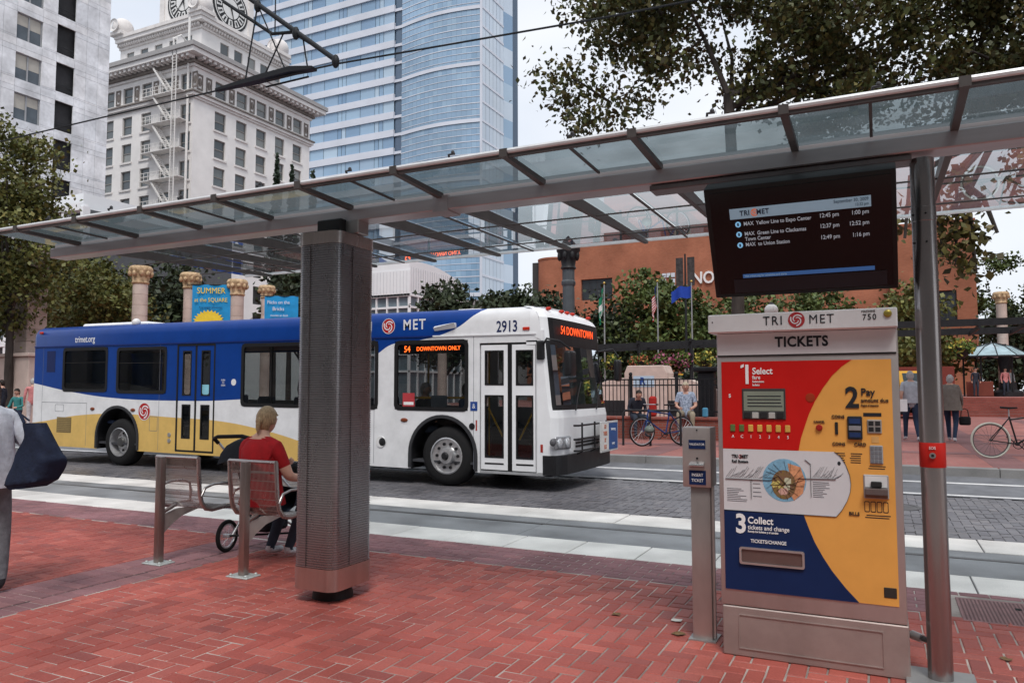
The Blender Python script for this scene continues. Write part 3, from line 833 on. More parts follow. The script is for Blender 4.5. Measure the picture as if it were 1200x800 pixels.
# step 1: select fare
YR = FY - .0068
def tmt(s, size, x, z, m=None, al='LEFT', b=.0004): return text('step_lettering', s, size, m or m_wp, tm, (x, YR - .0012, z), align=al, bold=b)
tmt('1', .165, -.757, 1.668, b=.002); MB().prism([(-.757, 1.712), (-.757, 1.728), (-.738, 1.738), (-.738, 1.720)], YR - .0010, YR - .0026).build('numeral_flag', m_wp, tm); tmt('Select', .055, -.690, 1.692, b=.0012); tmt('fare', .034, -.690, 1.655)
tmt('Seleccione', .018, -.690, 1.630); tmt('boleto', .018, -.690, 1.610)
lcd = bx('fare_display', M('lcd_case', (.05, .05, .05), .4), tm, -.752, -.503, FY - .014, FY - .0065, 1.405, 1.588, bevel=.003)
bx('lcd', M('lcd_green', (.22, .25, .20), .25, var=.08), lcd, -.742, -.513, FY - .0155, FY - .0145, 1.455, 1.572)
lt = MB()
for i in range(4): lt.box(-.72, -.54 + r3.random() * .02, FY - .0165, FY - .0155, 1.54 - i * .02, 1.546 - i * .02)
lt.build('lcd_print', m_ink, lcd)
for k in range(5): bx('display_key', M('key_grey', (.40, .40, .38), .5) if k % 2 else m_black, lcd, -.741 + k * .047, -.704 + k * .047, FY - .020, FY - .0145, 1.411, 1.447, bevel=.002)
for k in range(7):
    bt = bx('fare_button', M('btn_green', (.10, .16, .05), .5) if k < 2 else M('btn_amber', (.62, .36, .08), .5), tm, -.825 + k * .0525, -.796 + k * .0525, FY - .014, FY - .0065, 1.330, 1.372, bevel=.003)
    text('button_lettering', 'AC12345'[k] if k < 2 else str(k - 1), .026, m_wp, tm, (-.810 + k * .0525, YR - .0012, 1.300))
tmt('$', .03, -.832, 1.545)
MB().lathe([(.026, 0), (.026, -.003), (.022, -.004)], (-.366, FY - .0065, 1.535), 20, axis='y').build('lock_disc', M('lock_red', (.40, .05, .02), .35, metal=.3), tm, smooth=30)

# step 2: pay
tmt('2', .165, -.180, 1.530, m_ink, b=.0045); tmt('Pay', .060, -.098, 1.565, m_ink, b=.001); tmt('amount due', .033, -.098, 1.520, m_ink, b=.0003); tmt('Pague el importe', .015, -.098, 1.492, m_ink)
tmt('CANCEL', .018, -.352, 1.395, m_ink)
MB().lathe([(.018, 0), (.018, -.012), (.014, -.016)], (-.322, FY - .004, 1.362), 18, axis='y').build('cancel_button', M('cancel_red', (.32, .02, .015), .35), tm, smooth=30)
tmt('COINS', .026, -.255, 1.425, m_ink); tmt('COINS', .026, -.255, 1.270, m_ink, b=.0004); tmt('CARD', .026, -.140, 1.270, m_ink, b=.0004); tmt('BILLS', .028, -.178, .880, m_ink, b=.0004)
bx('coin_slot', m_black, tm, -.238, -.222, FY - .012, FY - .0035, 1.325, 1.395, bevel=.002)
cr_ = bx('card_reader', M('reader_black', (.022, .024, .03), .35), tm, -.172, -.095, FY - .022, FY - .0035, 1.298, 1.430, bevel=.005)
bx('card_mouth', M('reader_steel', (.38, .38, .40), .35, metal=.6), cr_, -.165, -.102, FY - .0255, FY - .0225, 1.35, 1.375, bevel=.002)
bx('card_label', M('label_blue', (.02, .04, .12), .4), cr_, -.163, -.104, FY - .0245, FY - .0222, 1.388, 1.418)
bx('card_label', MATS['label_blue'], cr_, -.163, -.104, FY - .0245, FY - .0222, 1.312, 1.338)
bx('card_strip', m_ink, tm, -.088, .004, FY - .0062, FY - .0035, 1.430, 1.450)
pv = bx('pin_display', M('pin_steel', (.40, .38, .36), .4, metal=.6), tm, -.070, .004, FY - .012, FY - .0035, 1.335, 1.412, bevel=.003)
for i in range(2):
    for j in range(2): bx('pin_window', m_black, pv, -.063 + i * .034, -.037 + i * .034, FY - .0138, FY - .0122, 1.345 + j * .033, 1.370 + j * .033)
bx('pin_sticker', M('sticker', (.60, .34, .12), .5), tm, -.050, -.012, FY - .0058, FY - .0035, 1.282, 1.318)
kp = bx('keypad', M('keypad_grey', (.32, .33, .35), .5), tm, -.060, .006, FY - .012, FY - .0035, 1.165, 1.268, bevel=.003)
for i in range(3):
    for j in range(4): bx('key', M('key_dark', (.16, .17, .19), .5), kp, -.055 + i * .020, -.040 + i * .020, FY - .0155, FY - .0122, 1.172 + j * .024, 1.189 + j * .024)
bi = MB().box(-.098, .030, FY - .012, FY - .0035, .972, 1.104).build('bill_acceptor', M('acceptor_grey', (.40, .40, .41), .4, metal=.4), tm, bevel=.004)
bx('acceptor_face', M('acceptor_white', (.62, .62, .62), .4), bi, -.090, .022, FY - .0145, FY - .0122, 1.035, 1.096)
MB().add([(-.092, FY - .05, 1.03), (.024, FY - .05, 1.03), (.024, FY - .012, 1.03), (-.092, FY - .012, 1.03), (-.092, FY - .05, .995), (.024, FY - .05, .995), (.024, FY - .012, .975), (-.092, FY - .012, .975)],
         [(0, 1, 2, 3), (4, 7, 6, 5), (0, 4, 5, 1), (1, 5, 6, 2), (2, 6, 7, 3), (3, 7, 4, 0)]).build('bill_lip', M('lip_brown', (.12, .09, .085), .4), bi, bevel=.003)
bx('bill_mouth', m_black, bi, -.060, -.005, FY - .030, FY - .0148, 1.036, 1.068, bevel=.004)
for k in range(4):
    ring_frame(MB(), rrect(-.097 + k * .0315, -.070 + k * .0315, .895, .955, .006, 2), rrect(-.094 + k * .0315, -.073 + k * .0315, .899, .951, .005, 2), FY - .0038, FY - .0055).build('bill_outline', m_ink, tm)
bp_ = MB()
for x0_, x1_, z_, n_ in ((-.245, -.185, 1.215, 5), (-.165, -.100, 1.215, 5), (-.095, .035, .875, 2), (-.075, .02, 1.148, 2)):
    for i in range(n_): bp_.box(x0_ + r3.random() * .01, x1_ - r3.random() * .012, FY - .0052, FY - .0035, z_ - i * .0125, z_ + .005 - i * .0125)
tag(bp_.build('small_print', m_ink, tm), kind='stuff')
bx('service_plate', M('plate_dark', (.035, .03, .026), .5), tm, -.012, .052, FY - .0075, FY - .0035, .432, .488, bevel=.002)

# step 3: collect
tmt('3', .155, -.808, .775, b=.0045); tmt('Collect', .056, -.735, .803, b=.0012); tmt('tickets and change', .036, -.735, .762, b=.0004); tmt('Recoja los boletos y el cambio', .016, -.735, .738)
tmt('TICKETS/CHANGE', .028, -.720, .682)
tr_ = MB()
ring_frame(tr_, rrect(-.785, -.420, .545, .645, .012, 3), rrect(-.773, -.432, .557, .633, .008, 3), FY - .0068, FY - .020)
tray = tr_.build('tray_frame', M('tray_steel', (.55, .53, .52), .3, metal=.85), tm, smooth=30)
bx('tray_flap', M('flap_brown', (.17, .115, .105), .3, metal=.5), tray, -.772, -.433, FY - .010, FY - .0068, .558, .632)

# ---------------------------------------------------------------- ticket validator
vd = thing('ticket_validator', 'slim steel ticket validator post with two blue labels beside the ticket machine', 'ticket validator', (-1.06, 5.0, 0))
m_val = M('validator_steel', (.43, .39, .375), .40, metal=.65, var=.14, scale=4, stretch=(1, 1, .4))
MB().box(-1.116, -.992, 4.93, 5.06, .004, .965).build('pedestal', m_val, vd, bevel=.006, seg=2, smooth=40)
hd = MB().box(-1.158, -.978, 4.90, 5.08, .962, 1.342).build('validator_head', m_val, vd, bevel=.006, seg=2, smooth=40)
bx('side_trim', M('trim_light', (.6, .6, .58), .35, metal=.6), vd, -.991, -.978, 4.965, 4.998, .01, .962)
for z0_, z1_, s1, s2 in ((1.205, 1.262, 'VALIDATOR', None), (.978, 1.068, 'INSERT', 'TICKET')):
    lb = bx('label', m_blu, hd, -1.116, -1.010, 4.896, 4.8995, z0_, z1_)
    if s2:
        text('label_lettering', s1, .026, m_wp, lb, (-1.063, 4.8945, 1.04)); text('label_lettering', s2, .026, m_wp, lb, (-1.063, 4.8945, 1.005))
    else: text('label_lettering', s1, .020, m_wp, lb, (-1.063, 4.8945, (z0_ + z1_) / 2))
MB().add([(-1.11, 4.865, 1.098), (-1.016, 4.865, 1.098), (-1.016, 4.899, 1.085), (-1.11, 4.899, 1.085), (-1.11, 4.868, 1.112), (-1.016, 4.868, 1.112), (-1.016, 4.899, 1.125), (-1.11, 4.899, 1.125)],
         [(0, 1, 2, 3), (4, 7, 6, 5), (0, 4, 5, 1), (1, 5, 6, 2), (2, 6, 7, 3), (3, 7, 4, 0)]).build('ticket_slot', M('slot_steel', (.66, .66, .66), .25, metal=.9), hd, bevel=.002)
MB().lathe([(.007, 0), (.007, -.006)], (-1.063, 4.8995, 1.145), 12, axis='y').build('indicator', m_black, hd)
MB().lathe([(.005, 0), (.005, -.004)], (-1.063, 4.8995, 1.325), 10, axis='y').build('screw', m_black, hd)
bx('foot_plate', MATS['base_plate'], vd, -1.14, -.968, 4.905, 5.085, -.004, .008)

# ================================================================ people
m_skin = M('skin', (.56, .33, .25), .55, var=.08, scale=12)
m_skin2 = M('skin_dark', (.30, .16, .11), .55, var=.08, scale=12)
m_lips = M('lips', (.42, .16, .14), .5, var=0)
m_eye = M('eye_dark', (.03, .025, .02), .3, var=0)
def cloth(name, c, var=.16): return M(name, c, .85, var=var, scale=14, bump=.25, bscale=35, spec=.2)

STAND = dict(pelvis=(0, 0, .95), spine=(0, -.01, 1.10), chest=(0, 0, 1.30), neck=(0, -.01, 1.475), head=(0, .02, 1.60),
             shL=(-.175, -.01, 1.40), elL=(-.23, -.03, 1.12), wrL=(-.235, .05, .88), haL=(-.23, .08, .79),
             shR=(.175, -.01, 1.40), elR=(.23, -.03, 1.12), wrR=(.235, .05, .88), haR=(.23, .08, .79),
             hipL=(-.095, 0, .90), knL=(-.10, .03, .50), anL=(-.10, -.02, .09), toL=(-.11, .13, .035),
             hipR=(.095, 0, .90), knR=(.10, .03, .50), anR=(.10, -.02, .09), toR=(.11, .13, .035))
WALK = dict(STAND, knL=(-.10, .16, .52), anL=(-.10, .22, .10), toL=(-.10, .37, .045), knR=(.10, .02, .50), anR=(.10, -.22, .13), toR=(.10, -.09, .04),
            elL=(-.24, -.12, 1.14), wrL=(-.24, -.06, .90), haL=(-.23, -.02, .82), elR=(.24, .02, 1.13), wrR=(.23, .16, .92), haR=(.22, .21, .85))
SIT = dict(STAND, pelvis=(0, 0, .55), spine=(0, -.02, .70), chest=(0, 0, .90), neck=(0, .01, 1.075), head=(0, .05, 1.20),
           shL=(-.175, 0, 1.0), elL=(-.24, .06, .74), wrL=(-.16, .28, .68), haL=(-.12, .36, .67),
           shR=(.175, 0, 1.0), elR=(.24, .06, .74), wrR=(.16, .28, .68), haR=(.12, .36, .67),
           hipL=(-.10, .03, .52), knL=(-.13, .43, .53), anL=(-.13, .46, .09), toL=(-.14, .60, .035),
           hipR=(.10, .03, .52), knR=(.13, .43, .53), anR=(.13, .46, .09), toR=(.14, .60, .035))
RAD = dict(pelvis=(.150, .115), spine=(.125, .10), chest=(.150, .105), neck=(.055, .055), sh=(.062, .062), el=(.044, .044), wr=(.030, .030), ha=(.036, .020),
           hip=(.088, .095), kn=(.060, .062), an=(.042, .046), to=(.040, .030), heel=(.04, .035))

def seg_d(p, a, b):
    ab = b - a; t = max(0, min(1, (p - a).dot(ab) / max(ab.length_squared, 1e-9)))
    return (p - a - ab * t).length, t

def person(label, loc, rotz, pose, shirt, pants, shoes, hair=None, skin=None, sleeve=1., s=1., head_yaw=0., hairlen=.02, bun=0., group=None, fingers=True, cat='person', thick=1., cap=None, name='person', top=None, parent=None, neckcut=(.05, .085), leg=1.):
    skin = skin or m_skin
    P = {k: Vector(v) for k, v in pose.items()}
    names = list(P.keys()); names.remove('head')
    heel = {}
    for sd in 'LR':
        a, t = P['an' + sd], P['to' + sd]; d = (t - a); d.z = 0; d.normalize()
        P['he' + sd] = Vector((a.x, a.y, t.z + .012)) - d * .035; names.append('he' + sd)
    P['jaw'] = P['neck'] * .45 + P['head'] * .55; names.append('jaw')
    idx = {n: i for i, n in enumerate(names)}
    E_ = [('pelvis', 'spine', 's'), ('spine', 'chest', 's'), ('chest', 'neck', 's'), ('neck', 'jaw', 'k')]
    for sd in 'LR':
        E_ += [('chest', 'sh' + sd, 's'), ('sh' + sd, 'el' + sd, 'u'), ('el' + sd, 'wr' + sd, 'f'), ('wr' + sd, 'ha' + sd, 'h'),
               ('pelvis', 'hip' + sd, 'p'), ('hip' + sd, 'kn' + sd, 'p'), ('kn' + sd, 'an' + sd, 'p'), ('an' + sd, 'he' + sd, 'o'), ('he' + sd, 'to' + sd, 'o')]
    me = bpy.data.meshes.new('tmp')
    me.from_pydata([P[n] for n in names], [(idx[a], idx[b]) for a, b, _ in E_], [])
    ob = bpy.data.objects.new('tmp', me); C.objects.link(ob)
    ob.modifiers.new('s', 'SKIN')
    sv = me.skin_vertices[0].data
    for n in names:
        key = n if n in RAD else n[:2] if n[:2] in RAD else {'hipL': 'hip', 'hipR': 'hip', 'heL': 'heel', 'heR': 'heel', 'jaw': 'neck'}.get(n, 'el')
        if n.startswith('hip'): key = 'hip'
        r_ = RAD[key]; k = thick if key in ('pelvis', 'spine', 'chest', 'hip', 'sh', 'kn') else 1
        if key in ('kn', 'an'): k *= leg
        sv[idx[n]].radius = (r_[0] * k, r_[1] * k)
        sv[idx[n]].use_root = (n == 'pelvis')
    ss = ob.modifiers.new('b', 'SUBSURF'); ss.levels = 2; ss.render_levels = 2
    dg = bpy.context.evaluated_depsgraph_get()
    em = ob.evaluated_get(dg).to_mesh()
    mb = MB()
    mb.v = [tuple(v.co) for v in em.vertices]
    bones = [(P[a], P[b], t, (a, b)) for a, b, t in E_]
    for poly in em.polygons:
        c = Vector(poly.center); best = None
        for a, b, t, nm in bones:
            d, u = seg_d(c, a, b)
            rr = {'s': .12, 'p': .075, 'u': .05, 'f': .04, 'k': .05, 'h': .03, 'o': .062}[t]
            d -= rr
            if best is None or d < best[0]: best = (d, t, u)
        t, u = best[1], best[2]
        mi = {'s': 1, 'p': 2, 'k': 0, 'h': 0, 'o': 3}.get(t)
        if t == 's' and c.z > P['neck'].z - neckcut[0] and math.hypot(c.x - P['neck'].x, c.y - P['neck'].y) < neckcut[1]: mi = 0
        if t == 'u': mi = 1 if (sleeve >= 1 or u < sleeve * 2) else 0
        if t == 'f': mi = 1 if sleeve >= 1 and u < .88 else 0
        if t == 'o' and c.z > max(P['anL'].z, P['anR'].z) + .3: mi = 2
        mb.f.append(tuple(poly.vertices)); mb.m.append(mi)
    ob.evaluated_get(dg).to_mesh_clear()
    bpy.data.objects.remove(ob); bpy.data.meshes.remove(me)
    # head with face
    H = P['head']; hr = Matrix.Rotation(head_yaw, 3, 'Z')
    o0 = len(mb.v); nu, nv = 20, 14
    for i in range(nv + 1):
        t = PI * i / nv
        for j in range(nu):
            a = 2 * PI * j / nu
            x, y, z = math.sin(t) * math.cos(a), math.sin(t) * math.sin(a), math.cos(t)
            q = Vector((x * .076, y * .094, z * .115))
            if z < 0: q.x *= 1 - .28 * (-z) ** 1.3; q.y *= 1 - .10 * (-z)
            if y > .5 and z < .3: q.y -= .006 * (1 if abs(z) > .1 else .3)
            mb.v.append(tuple(H + hr @ q))
    for i in range(nv):
        for j in range(nu):
            mb.f.append((o0 + i * nu + j, o0 + (i + 1) * nu + j, o0 + (i + 1) * nu + (j + 1) % nu, o0 + i * nu + (j + 1) % nu)); mb.m.append(0)
    def fx(x, y, z): return H + hr @ Vector((x, y, z))
    mb.ell(fx(0, .096, -.020), (.012, .020, .022), 8, 6, 0, hr)
    for sx_ in (-1, 1):
        mb.ell(fx(sx_ * .030, .083, .006), (.012, .008, .007), 8, 5, 4, hr)
        mb.ell(fx(sx_ * .077, -.004, -.008), (.010, .020, .030), 8, 6, 0, hr)
    mb.ell(fx(0, .081, -.058), (.022, .008, .007), 8, 5, 5, hr)
    if fingers:
        for sd, sg in (('L', -1), ('R', 1)):
            w, h = P['wr' + sd], P['ha' + sd]; d = (h - w).normalized()
            side = d.cross(Vector((sg, 0, .2))).normalized(); nrm = side.cross(d)
            for q in range(4):
                st = h + side * (q - 1.5) * .017 + d * .005; ln = (.068, .078, .072, .055)[q]
                mb.tube([st, st + d * ln * .5 - nrm * .004 * sg, st + d * ln * .85 - nrm * .016 * sg], [.0095, .0085, .0065], 6, 0)
            tb = w + (h - w) * .45
            mb.tube([tb, tb - side * .030 + d * .025, tb - side * .036 + d * .055], [.012, .010, .008], 6, 0)
    root = thing(name, label, cat, loc, group, rotz) if parent is None else parent
    if s != 1: root.scale = (s, s, s)
    body = mb.build('body', [skin, shirt, pants, shoes, m_eye, m_lips], root, smooth=60, local=True)
    if hair is not None or cap is not None:
        hb_ = MB(); n2, m2 = 22, 12
        rings = []
        for i in range(m2 + 1):
            t = (PI * .80) * i / m2 if hairlen < .05 else PI * .86 * i / m2
            ring = []
            for j in range(n2):
                a = 2 * PI * j / n2; x, y, z = math.sin(t) * math.cos(a), math.sin(t) * math.sin(a), math.cos(t)
                wob = 1 + .035 * math.sin(j * 3 + i * 1.7)
                q = Vector((x * .086 * wob, y * .104 * wob - .006, z * .124 + .004))
                lim = .045 if hairlen < .05 else .03
                if y > .25 and q.z < lim: q.z = lim + .01 * math.sin(j * 2.1); q.y = min(q.y, .098)
                elif abs(y) <= .25 and q.z < -.035 and hairlen < .05: q.z = -.035
                if y < 0 and q.z < -.02: q.z -= hairlen * (-y)
                ring.append(H + hr @ q)
            rings.append(ring)
        hb_.loft(rings)
        if bun: hb_.ell(fx(0, -.112, -.005), (.030, .028, .036), 12, 8, 0, hr); hb_.tube([fx(0, -.12, -.02), fx(.005, -.135, -.06), fx(.0, -.125, -.11)], [.022, .017, .005], 8)
        hb_.build('hair' if cap is None else 'cap', hair or cap, root, smooth=70, local=True)
    if top is not None:
        # loose garment over the torso: rings of (centre, rx, ry)
        tb_ = MB(); rings = []
        for k, (cx_, cy_, cz_, rx, ry) in enumerate(top[1]):
            ring = []
            for j in range(24):
                a = 2 * PI * j / 24; wob = 1 + .018 * math.sin(j * 2.6 + k) + .012 * math.sin(j * 5.1 + k * 2)
                ring.append((cx_ + rx * wob * math.cos(a), cy_ + ry * wob * math.sin(a), cz_))
            rings.append(ring)
        tb_.loft(rings, caps=False)
        tb_.build(top[2], top[0], root, smooth=70, local=True)
    return root

# ---------------------------------------------------------------- platform seats
m_seat = M('seat_steel', (.42, .395, .385), .28, metal=.88, var=.12, scale=6)
m_seatpost = M('seat_post_steel', (.32, .26, .24), .32, metal=.85, var=.14, scale=5, stretch=(1, 1, .3))
m_bolt = M('foot_galv', (.50, .53, .52), .5, metal=.5, var=.2)
def platform_seat(label, X, py, sx_off):
    t = thing('platform_seat', label, 'seat', (X, py, 0), 'single steel seats on the platform')
    post_ = MB().box(X - .032, X + .032, py - .032, py + .032, .012, .972).build('post', m_seatpost, t, bevel=.006, seg=2, smooth=40)
    bx('foot_plate', m_bolt, t, X - .12, X + .12, py - .085, py + .085, -.002, .012, bevel=.004)
    for a in (-1, 1):
        for b in (-1, 1):
            MB().lathe([(.014, .012), (.014, .022), (.006, .030)], (X + a * .085, py + b * .058, 0), 8).build('anchor_bolt', m_bolt, t)
    cxs = X + sx_off; w = .275
    prof = [(py + .165, .955), (py + .175, .80), (py + .19, .64), (py + .215, .54), (py + .26, .485), (py + .34, .465), (py + .48, .475), (py + .58, .47), (py + .62, .445)]
    sh_ = MB()
    for k in range(36):
        x = cxs - w + .02 + (2 * w - .04) * k / 35
        sh_.tube([(x, a, b) for a, b in prof], .0026, 4)
    for k in range(16):
        q = k / 15 * (len(prof) - 1); i = min(int(q), len(prof) - 2); u = q - i
        y = prof[i][0] * (1 - u) + prof[i + 1][0] * u; z = prof[i][1] * (1 - u) + prof[i + 1][1] * u
        sh_.cyl((cxs - w, y + .004, z - .002), (cxs + w, y + .004, z - .002), .0034, 4)
    tag(sh_.build('wire_shell', m_seat, t, clean=False), kind='stuff')
    for sg in (-1, 1):
        fr_ = MB().tube([(cxs + sg * w, a, b) for a, b in prof], .024, 8, flat=.55)
        sf = fr_.build('side_frame', m_seat, t, smooth=50)
        y0 = py
        MB().tube([(cxs + sg * (w + .01), y0 + .20, .60), (cxs + sg * (w + .012), y0 + .24, .675), (cxs + sg * (w + .012), y0 + .34, .70), (cxs + sg * (w + .012), y0 + .50, .695), (cxs + sg * (w + .012), y0 + .565, .66), (cxs + sg * (w + .01), y0 + .58, .58), (cxs + sg * (w + .0), y0 + .56, .47)], .013, 8).build('armrest', m_seat, sf, smooth=50)
    MB().tube([(cxs - w, py + .165, .957), (cxs + w, py + .165, .957)], .022, 8, flat=.7).build('top_rail', m_seat, t, smooth=50)
    MB().tube([(cxs - w, py + .182, .86), (cxs + w, py + .182, .86)], .010, 8).build('cross_bar', m_seat, t, smooth=50)
    MB().tube([(cxs - w, py + .62, .445), (cxs + w, py + .62, .445)], .016, 8).build('front_rail', m_seat, t, smooth=50)
    br = [(py + .03, .26), (py + .03, .44), (py + .20, .475), (py + .50, .468), (py + .56, .455), (py + .42, .44), (py + .24, .40), (py + .12, .335)]
    MB().prism([(a, b) for a, b in br], cxs * 0 + X - .012, X + .012, plane='yz').build('bracket', M('bracket_light', (.56, .53, .50), .35, metal=.7), t)
    MB().tube([(X, py + .03, .46), (X + .02, py + .12, .50), (cxs - .1, py + .24, .50)], .018, 8).build('brace', m_seatpost, t, smooth=50)
    return t
platform_seat('empty steel wire seat on a square post, on the purple brick band', -6.02, 4.94, .02)
platform_seat('steel wire seat on a square post, with the woman in red sitting on it', -4.94, 4.91, -.085)

# ---------------------------------------------------------------- woman in red
m_redshirt = cloth('red_shirt', (.30, .010, .014))
m_jean = cloth('dark_jeans', (.035, .045, .065))
m_shoe = M('white_shoe', (.58, .58, .60), .7, var=.25, scale=20)
m_blond = M('blond_hair', (.34, .24, .14), .5, var=.45, scale=24, stretch=(5, 5, 1))
pose = dict(SIT, head=(-.01, .05, 1.235), neck=(0, -.01, 1.10), shL=(-.185, -.02, 1.01), shR=(.185, -.02, 1.01), elL=(-.23, .10, .76), wrL=(-.16, .34, .80), haL=(-.14, .42, .83), elR=(.265, .05, .76), wrR=(.20, .30, .72), haR=(.14, .38, .71),
            knL=(-.16, .45, .56), anL=(-.21, .30, .10), toL=(-.23, .46, .045), knR=(.08, .45, .56), anR=(-.04, .36, .10), toR=(-.05, .52, .04), hipL=(-.11, .04, .55), hipR=(.11, .04, .55), pelvis=(0, .0, .57))
person('woman in a red short-sleeved shirt sitting on a steel seat with her back turned', (-5.10, 5.28, .0), R(-4), pose, m_redshirt, m_jean, m_shoe, m_blond, sleeve=.33, s=1.06, head_yaw=R(10), hairlen=.0, bun=1, thick=1.18, neckcut=(.035, .09),
       top=(m_redshirt, [(0, -.014, 1.080, .092, .080), (0, -.012, 1.055, .158, .108), (0, -.01, .99, .215, .135), (0, -.01, .90, .205, .150), (0, -.01, .76, .185, .150), (0, -.005, .64, .195, .155), (0, 0, .52, .215, .175)], 'shirt'))

# ---------------------------------------------------------------- stroller
st = thing('stroller', 'dark three-wheeled stroller parked in front of the woman in red', 'stroller', (-5.6, 5.85, 0))
m_tyre = M('tyre_rubber', (.015, .015, .016), .8, var=.2, scale=20, spec=.2)
m_alu = M('stroller_alu', (.55, .56, .58), .35, metal=.7, var=.08)
m_foam = M('foam_black', (.018, .018, .02), .8)
m_fab = cloth('stroller_fabric', (.020, .022, .028))
def spoked_wheel(parent, c, r, axis, tyre_r, nsp=16, name='wheel', hub=.02, rimm=None, spk=.0022, tyre=None):
    ax = Vector(axis).normalized(); a = ax.orthogonal().normalized(); b = ax.cross(a); c = Vector(c)
    ring = lambda rr, n=36: [c + a * rr * math.cos(2 * PI * i / n) + b * rr * math.sin(2 * PI * i / n) for i in range(n)]
    w = MB().tube(ring(r - tyre_r), tyre_r, 8, closed=True).build(name, tyre or m_tyre, parent, smooth=60)
    MB().tube(ring(r - tyre_r * 2.2), tyre_r * .55, 6, closed=True).build('rim', rimm or m_alu, w, smooth=60)
    sp_ = MB()
    for k in range(nsp):
        an = 2 * PI * k / nsp; e = a * math.cos(an) + b * math.sin(an); o = a * math.cos(an + .5) + b * math.sin(an + .5)
        sp_.tube([c + o * hub + ax * (.02 if k % 2 else -.02), c + e * (r - tyre_r * 2.2)], spk, 4)
    sp_.tube([c - ax * .035, c + ax * .035], hub, 10)
    tag(sp_.build('spokes', rimm or m_alu, w), kind='stuff')
    return w
spoked_wheel(st, (-5.83, 5.57, .158), .158, (1, .15, 0), .020, 14)
spoked_wheel(st, (-5.16, 6.12, .158), .158, (1, .15, 0), .020, 14)
spoked_wheel(st, (-5.52, 6.35, .125), .125, (1, .15, 0), .019, 12)
MB().cyl((-5.80, 5.575, .158), (-5.19, 6.11, .158), .011, 8).build('axle', m_foam, st)
fr = MB()
for sx_ in (0, 1):
    x = -5.79 + sx_ * .41; y = 5.60 + sx_ * .06
    fr.tube([(x, y, .16), (x + .02, y + .22, .46), (x + .0, y + .30, .60), (x - .20, y + .12, .93), (x - .28, y + .06, 1.06)], .013, 8)
    fr.tube([(x + .02, y + .22, .46), (-5.53 + sx_ * .03, 6.15, .20), (-5.52 + sx_ * .03, 6.33, .13)], .013, 8)
fr.build('frame', m_alu, st, smooth=50)
MB().tube([(-6.07, 5.66, 1.05), (-6.09, 5.62, 1.10), (-6.02, 5.60, 1.12), (-5.74, 5.65, 1.13), (-5.67, 5.68, 1.11), (-5.66, 5.72, 1.06)], .020, 8).build('handlebar', m_foam, st, smooth=50)
MB().loft([[(-5.74, 5.74, .42), (-5.40, 5.79, .42), (-5.42, 6.10, .40), (-5.70, 6.06, .40)], [(-5.76, 5.72, .52), (-5.38, 5.77, .52), (-5.41, 6.12, .47), (-5.71, 6.08, .47)]]).build('seat_pad', m_fab, st, bevel=.02)
MB().loft([[(-5.75, 5.70, .50), (-5.39, 5.75, .50), (-5.39, 5.80, .50), (-5.75, 5.75, .50)], [(-5.90, 5.66, .96), (-5.54, 5.71, .96), (-5.54, 5.76, .96), (-5.90, 5.71, .96)]]).build('seat_back', m_fab, st, bevel=.015)
hood = MB(); rings = []
for i in range(6):
    t = R(10 + 24 * i); cyy, czz = 5.80, .80
    rings.append([(-5.96 + .38 * k / 8, cyy - .26 * math.cos(t) + .055 * k / 8, czz + .27 * math.sin(t) + .05 * math.sin(PI * k / 8)) for k in range(9)])
vs = [p_ for rg in rings for p_ in rg]
hood.add(vs, [(i * 9 + j, i * 9 + j + 1, (i + 1) * 9 + j + 1, (i + 1) * 9 + j) for i in range(5) for j in range(8)])
hood.build('hood', m_fab, st, smooth=60)
bag_ = MB().box(-5.74, -5.40, 5.66, 5.98, .20, .36).build('basket', m_fab, st, bevel=.03)
MB().ell((-5.72, 5.70, 1.0), (.10, .07, .06), 10, 8).build('pouch', M('pouch_grey', (.30, .31, .34), .7), st, smooth=60)

# ---------------------------------------------------------------- woman with tote at the frame edge
m_pale = cloth('pale_jacket', (.52, .55, .62))
m_greyj = cloth('grey_jeans', (.16, .165, .18), .3)
m_auburn = M('auburn_hair', (.055, .022, .016), .5, var=.35, scale=18, stretch=(6, 6, 1))
pl = dict(WALK, knL=(-.10, .12, .50), anL=(-.10, .16, .10), toL=(-.10, .31, .045), knR=(.10, .01, .50), anR=(.10, -.05, .12), toR=(.10, .11, .04), elR=(.25, -.10, 1.16), wrR=(.22, .10, 1.24), haR=(.19, .15, 1.31))
person('woman in a pale blue jacket and grey jeans walking with a navy tote', (-6.37, 3.60, 0), R(80), pl, m_pale, m_greyj, M('dark_shoe', (.03, .03, .035), .6), m_auburn, sleeve=1, s=.985, hairlen=.36, thick=1.12, leg=1.55,
       top=(m_pale, [(0, -.01, 1.49, .080, .070), (0, -.01, 1.46, .13, .10), (0, 0, 1.41, .185, .125), (0, 0, 1.33, .195, .14), (0, 0, 1.15, .195, .155), (0, 0, 1.02, .215, .175), (0, 0, .90, .240, .20), (0, 0, .84, .245, .205)], 'jacket'))
hl_ = MB()
for q in range(7): hl_.tube([(-6.30 + .028 * q, 3.50 - .01 * q, 1.52), (-6.24 + .026 * q, 3.44 - .01 * q, 1.36), (-6.20 + .020 * q, 3.43, 1.22), (-6.17 + .016 * q, 3.44, 1.12 + .015 * q)], [.030, .028, .020, .006], 7)
hl_.xform(lambda v: Matrix.Rotation(-R(80), 3, 'Z') @ (v - Vector((-6.37, 3.60, 0)))).build('long_hair', m_auburn, bpy.data.objects['person.001'], smooth=60, local=True)
tb = thing('tote_bag', 'large navy tote bag hanging from the shoulder of the woman in pale blue', 'bag', (-5.80, 3.62, .80))
m_navy = cloth('navy_canvas', (.014, .020, .042), .25)
secs = []
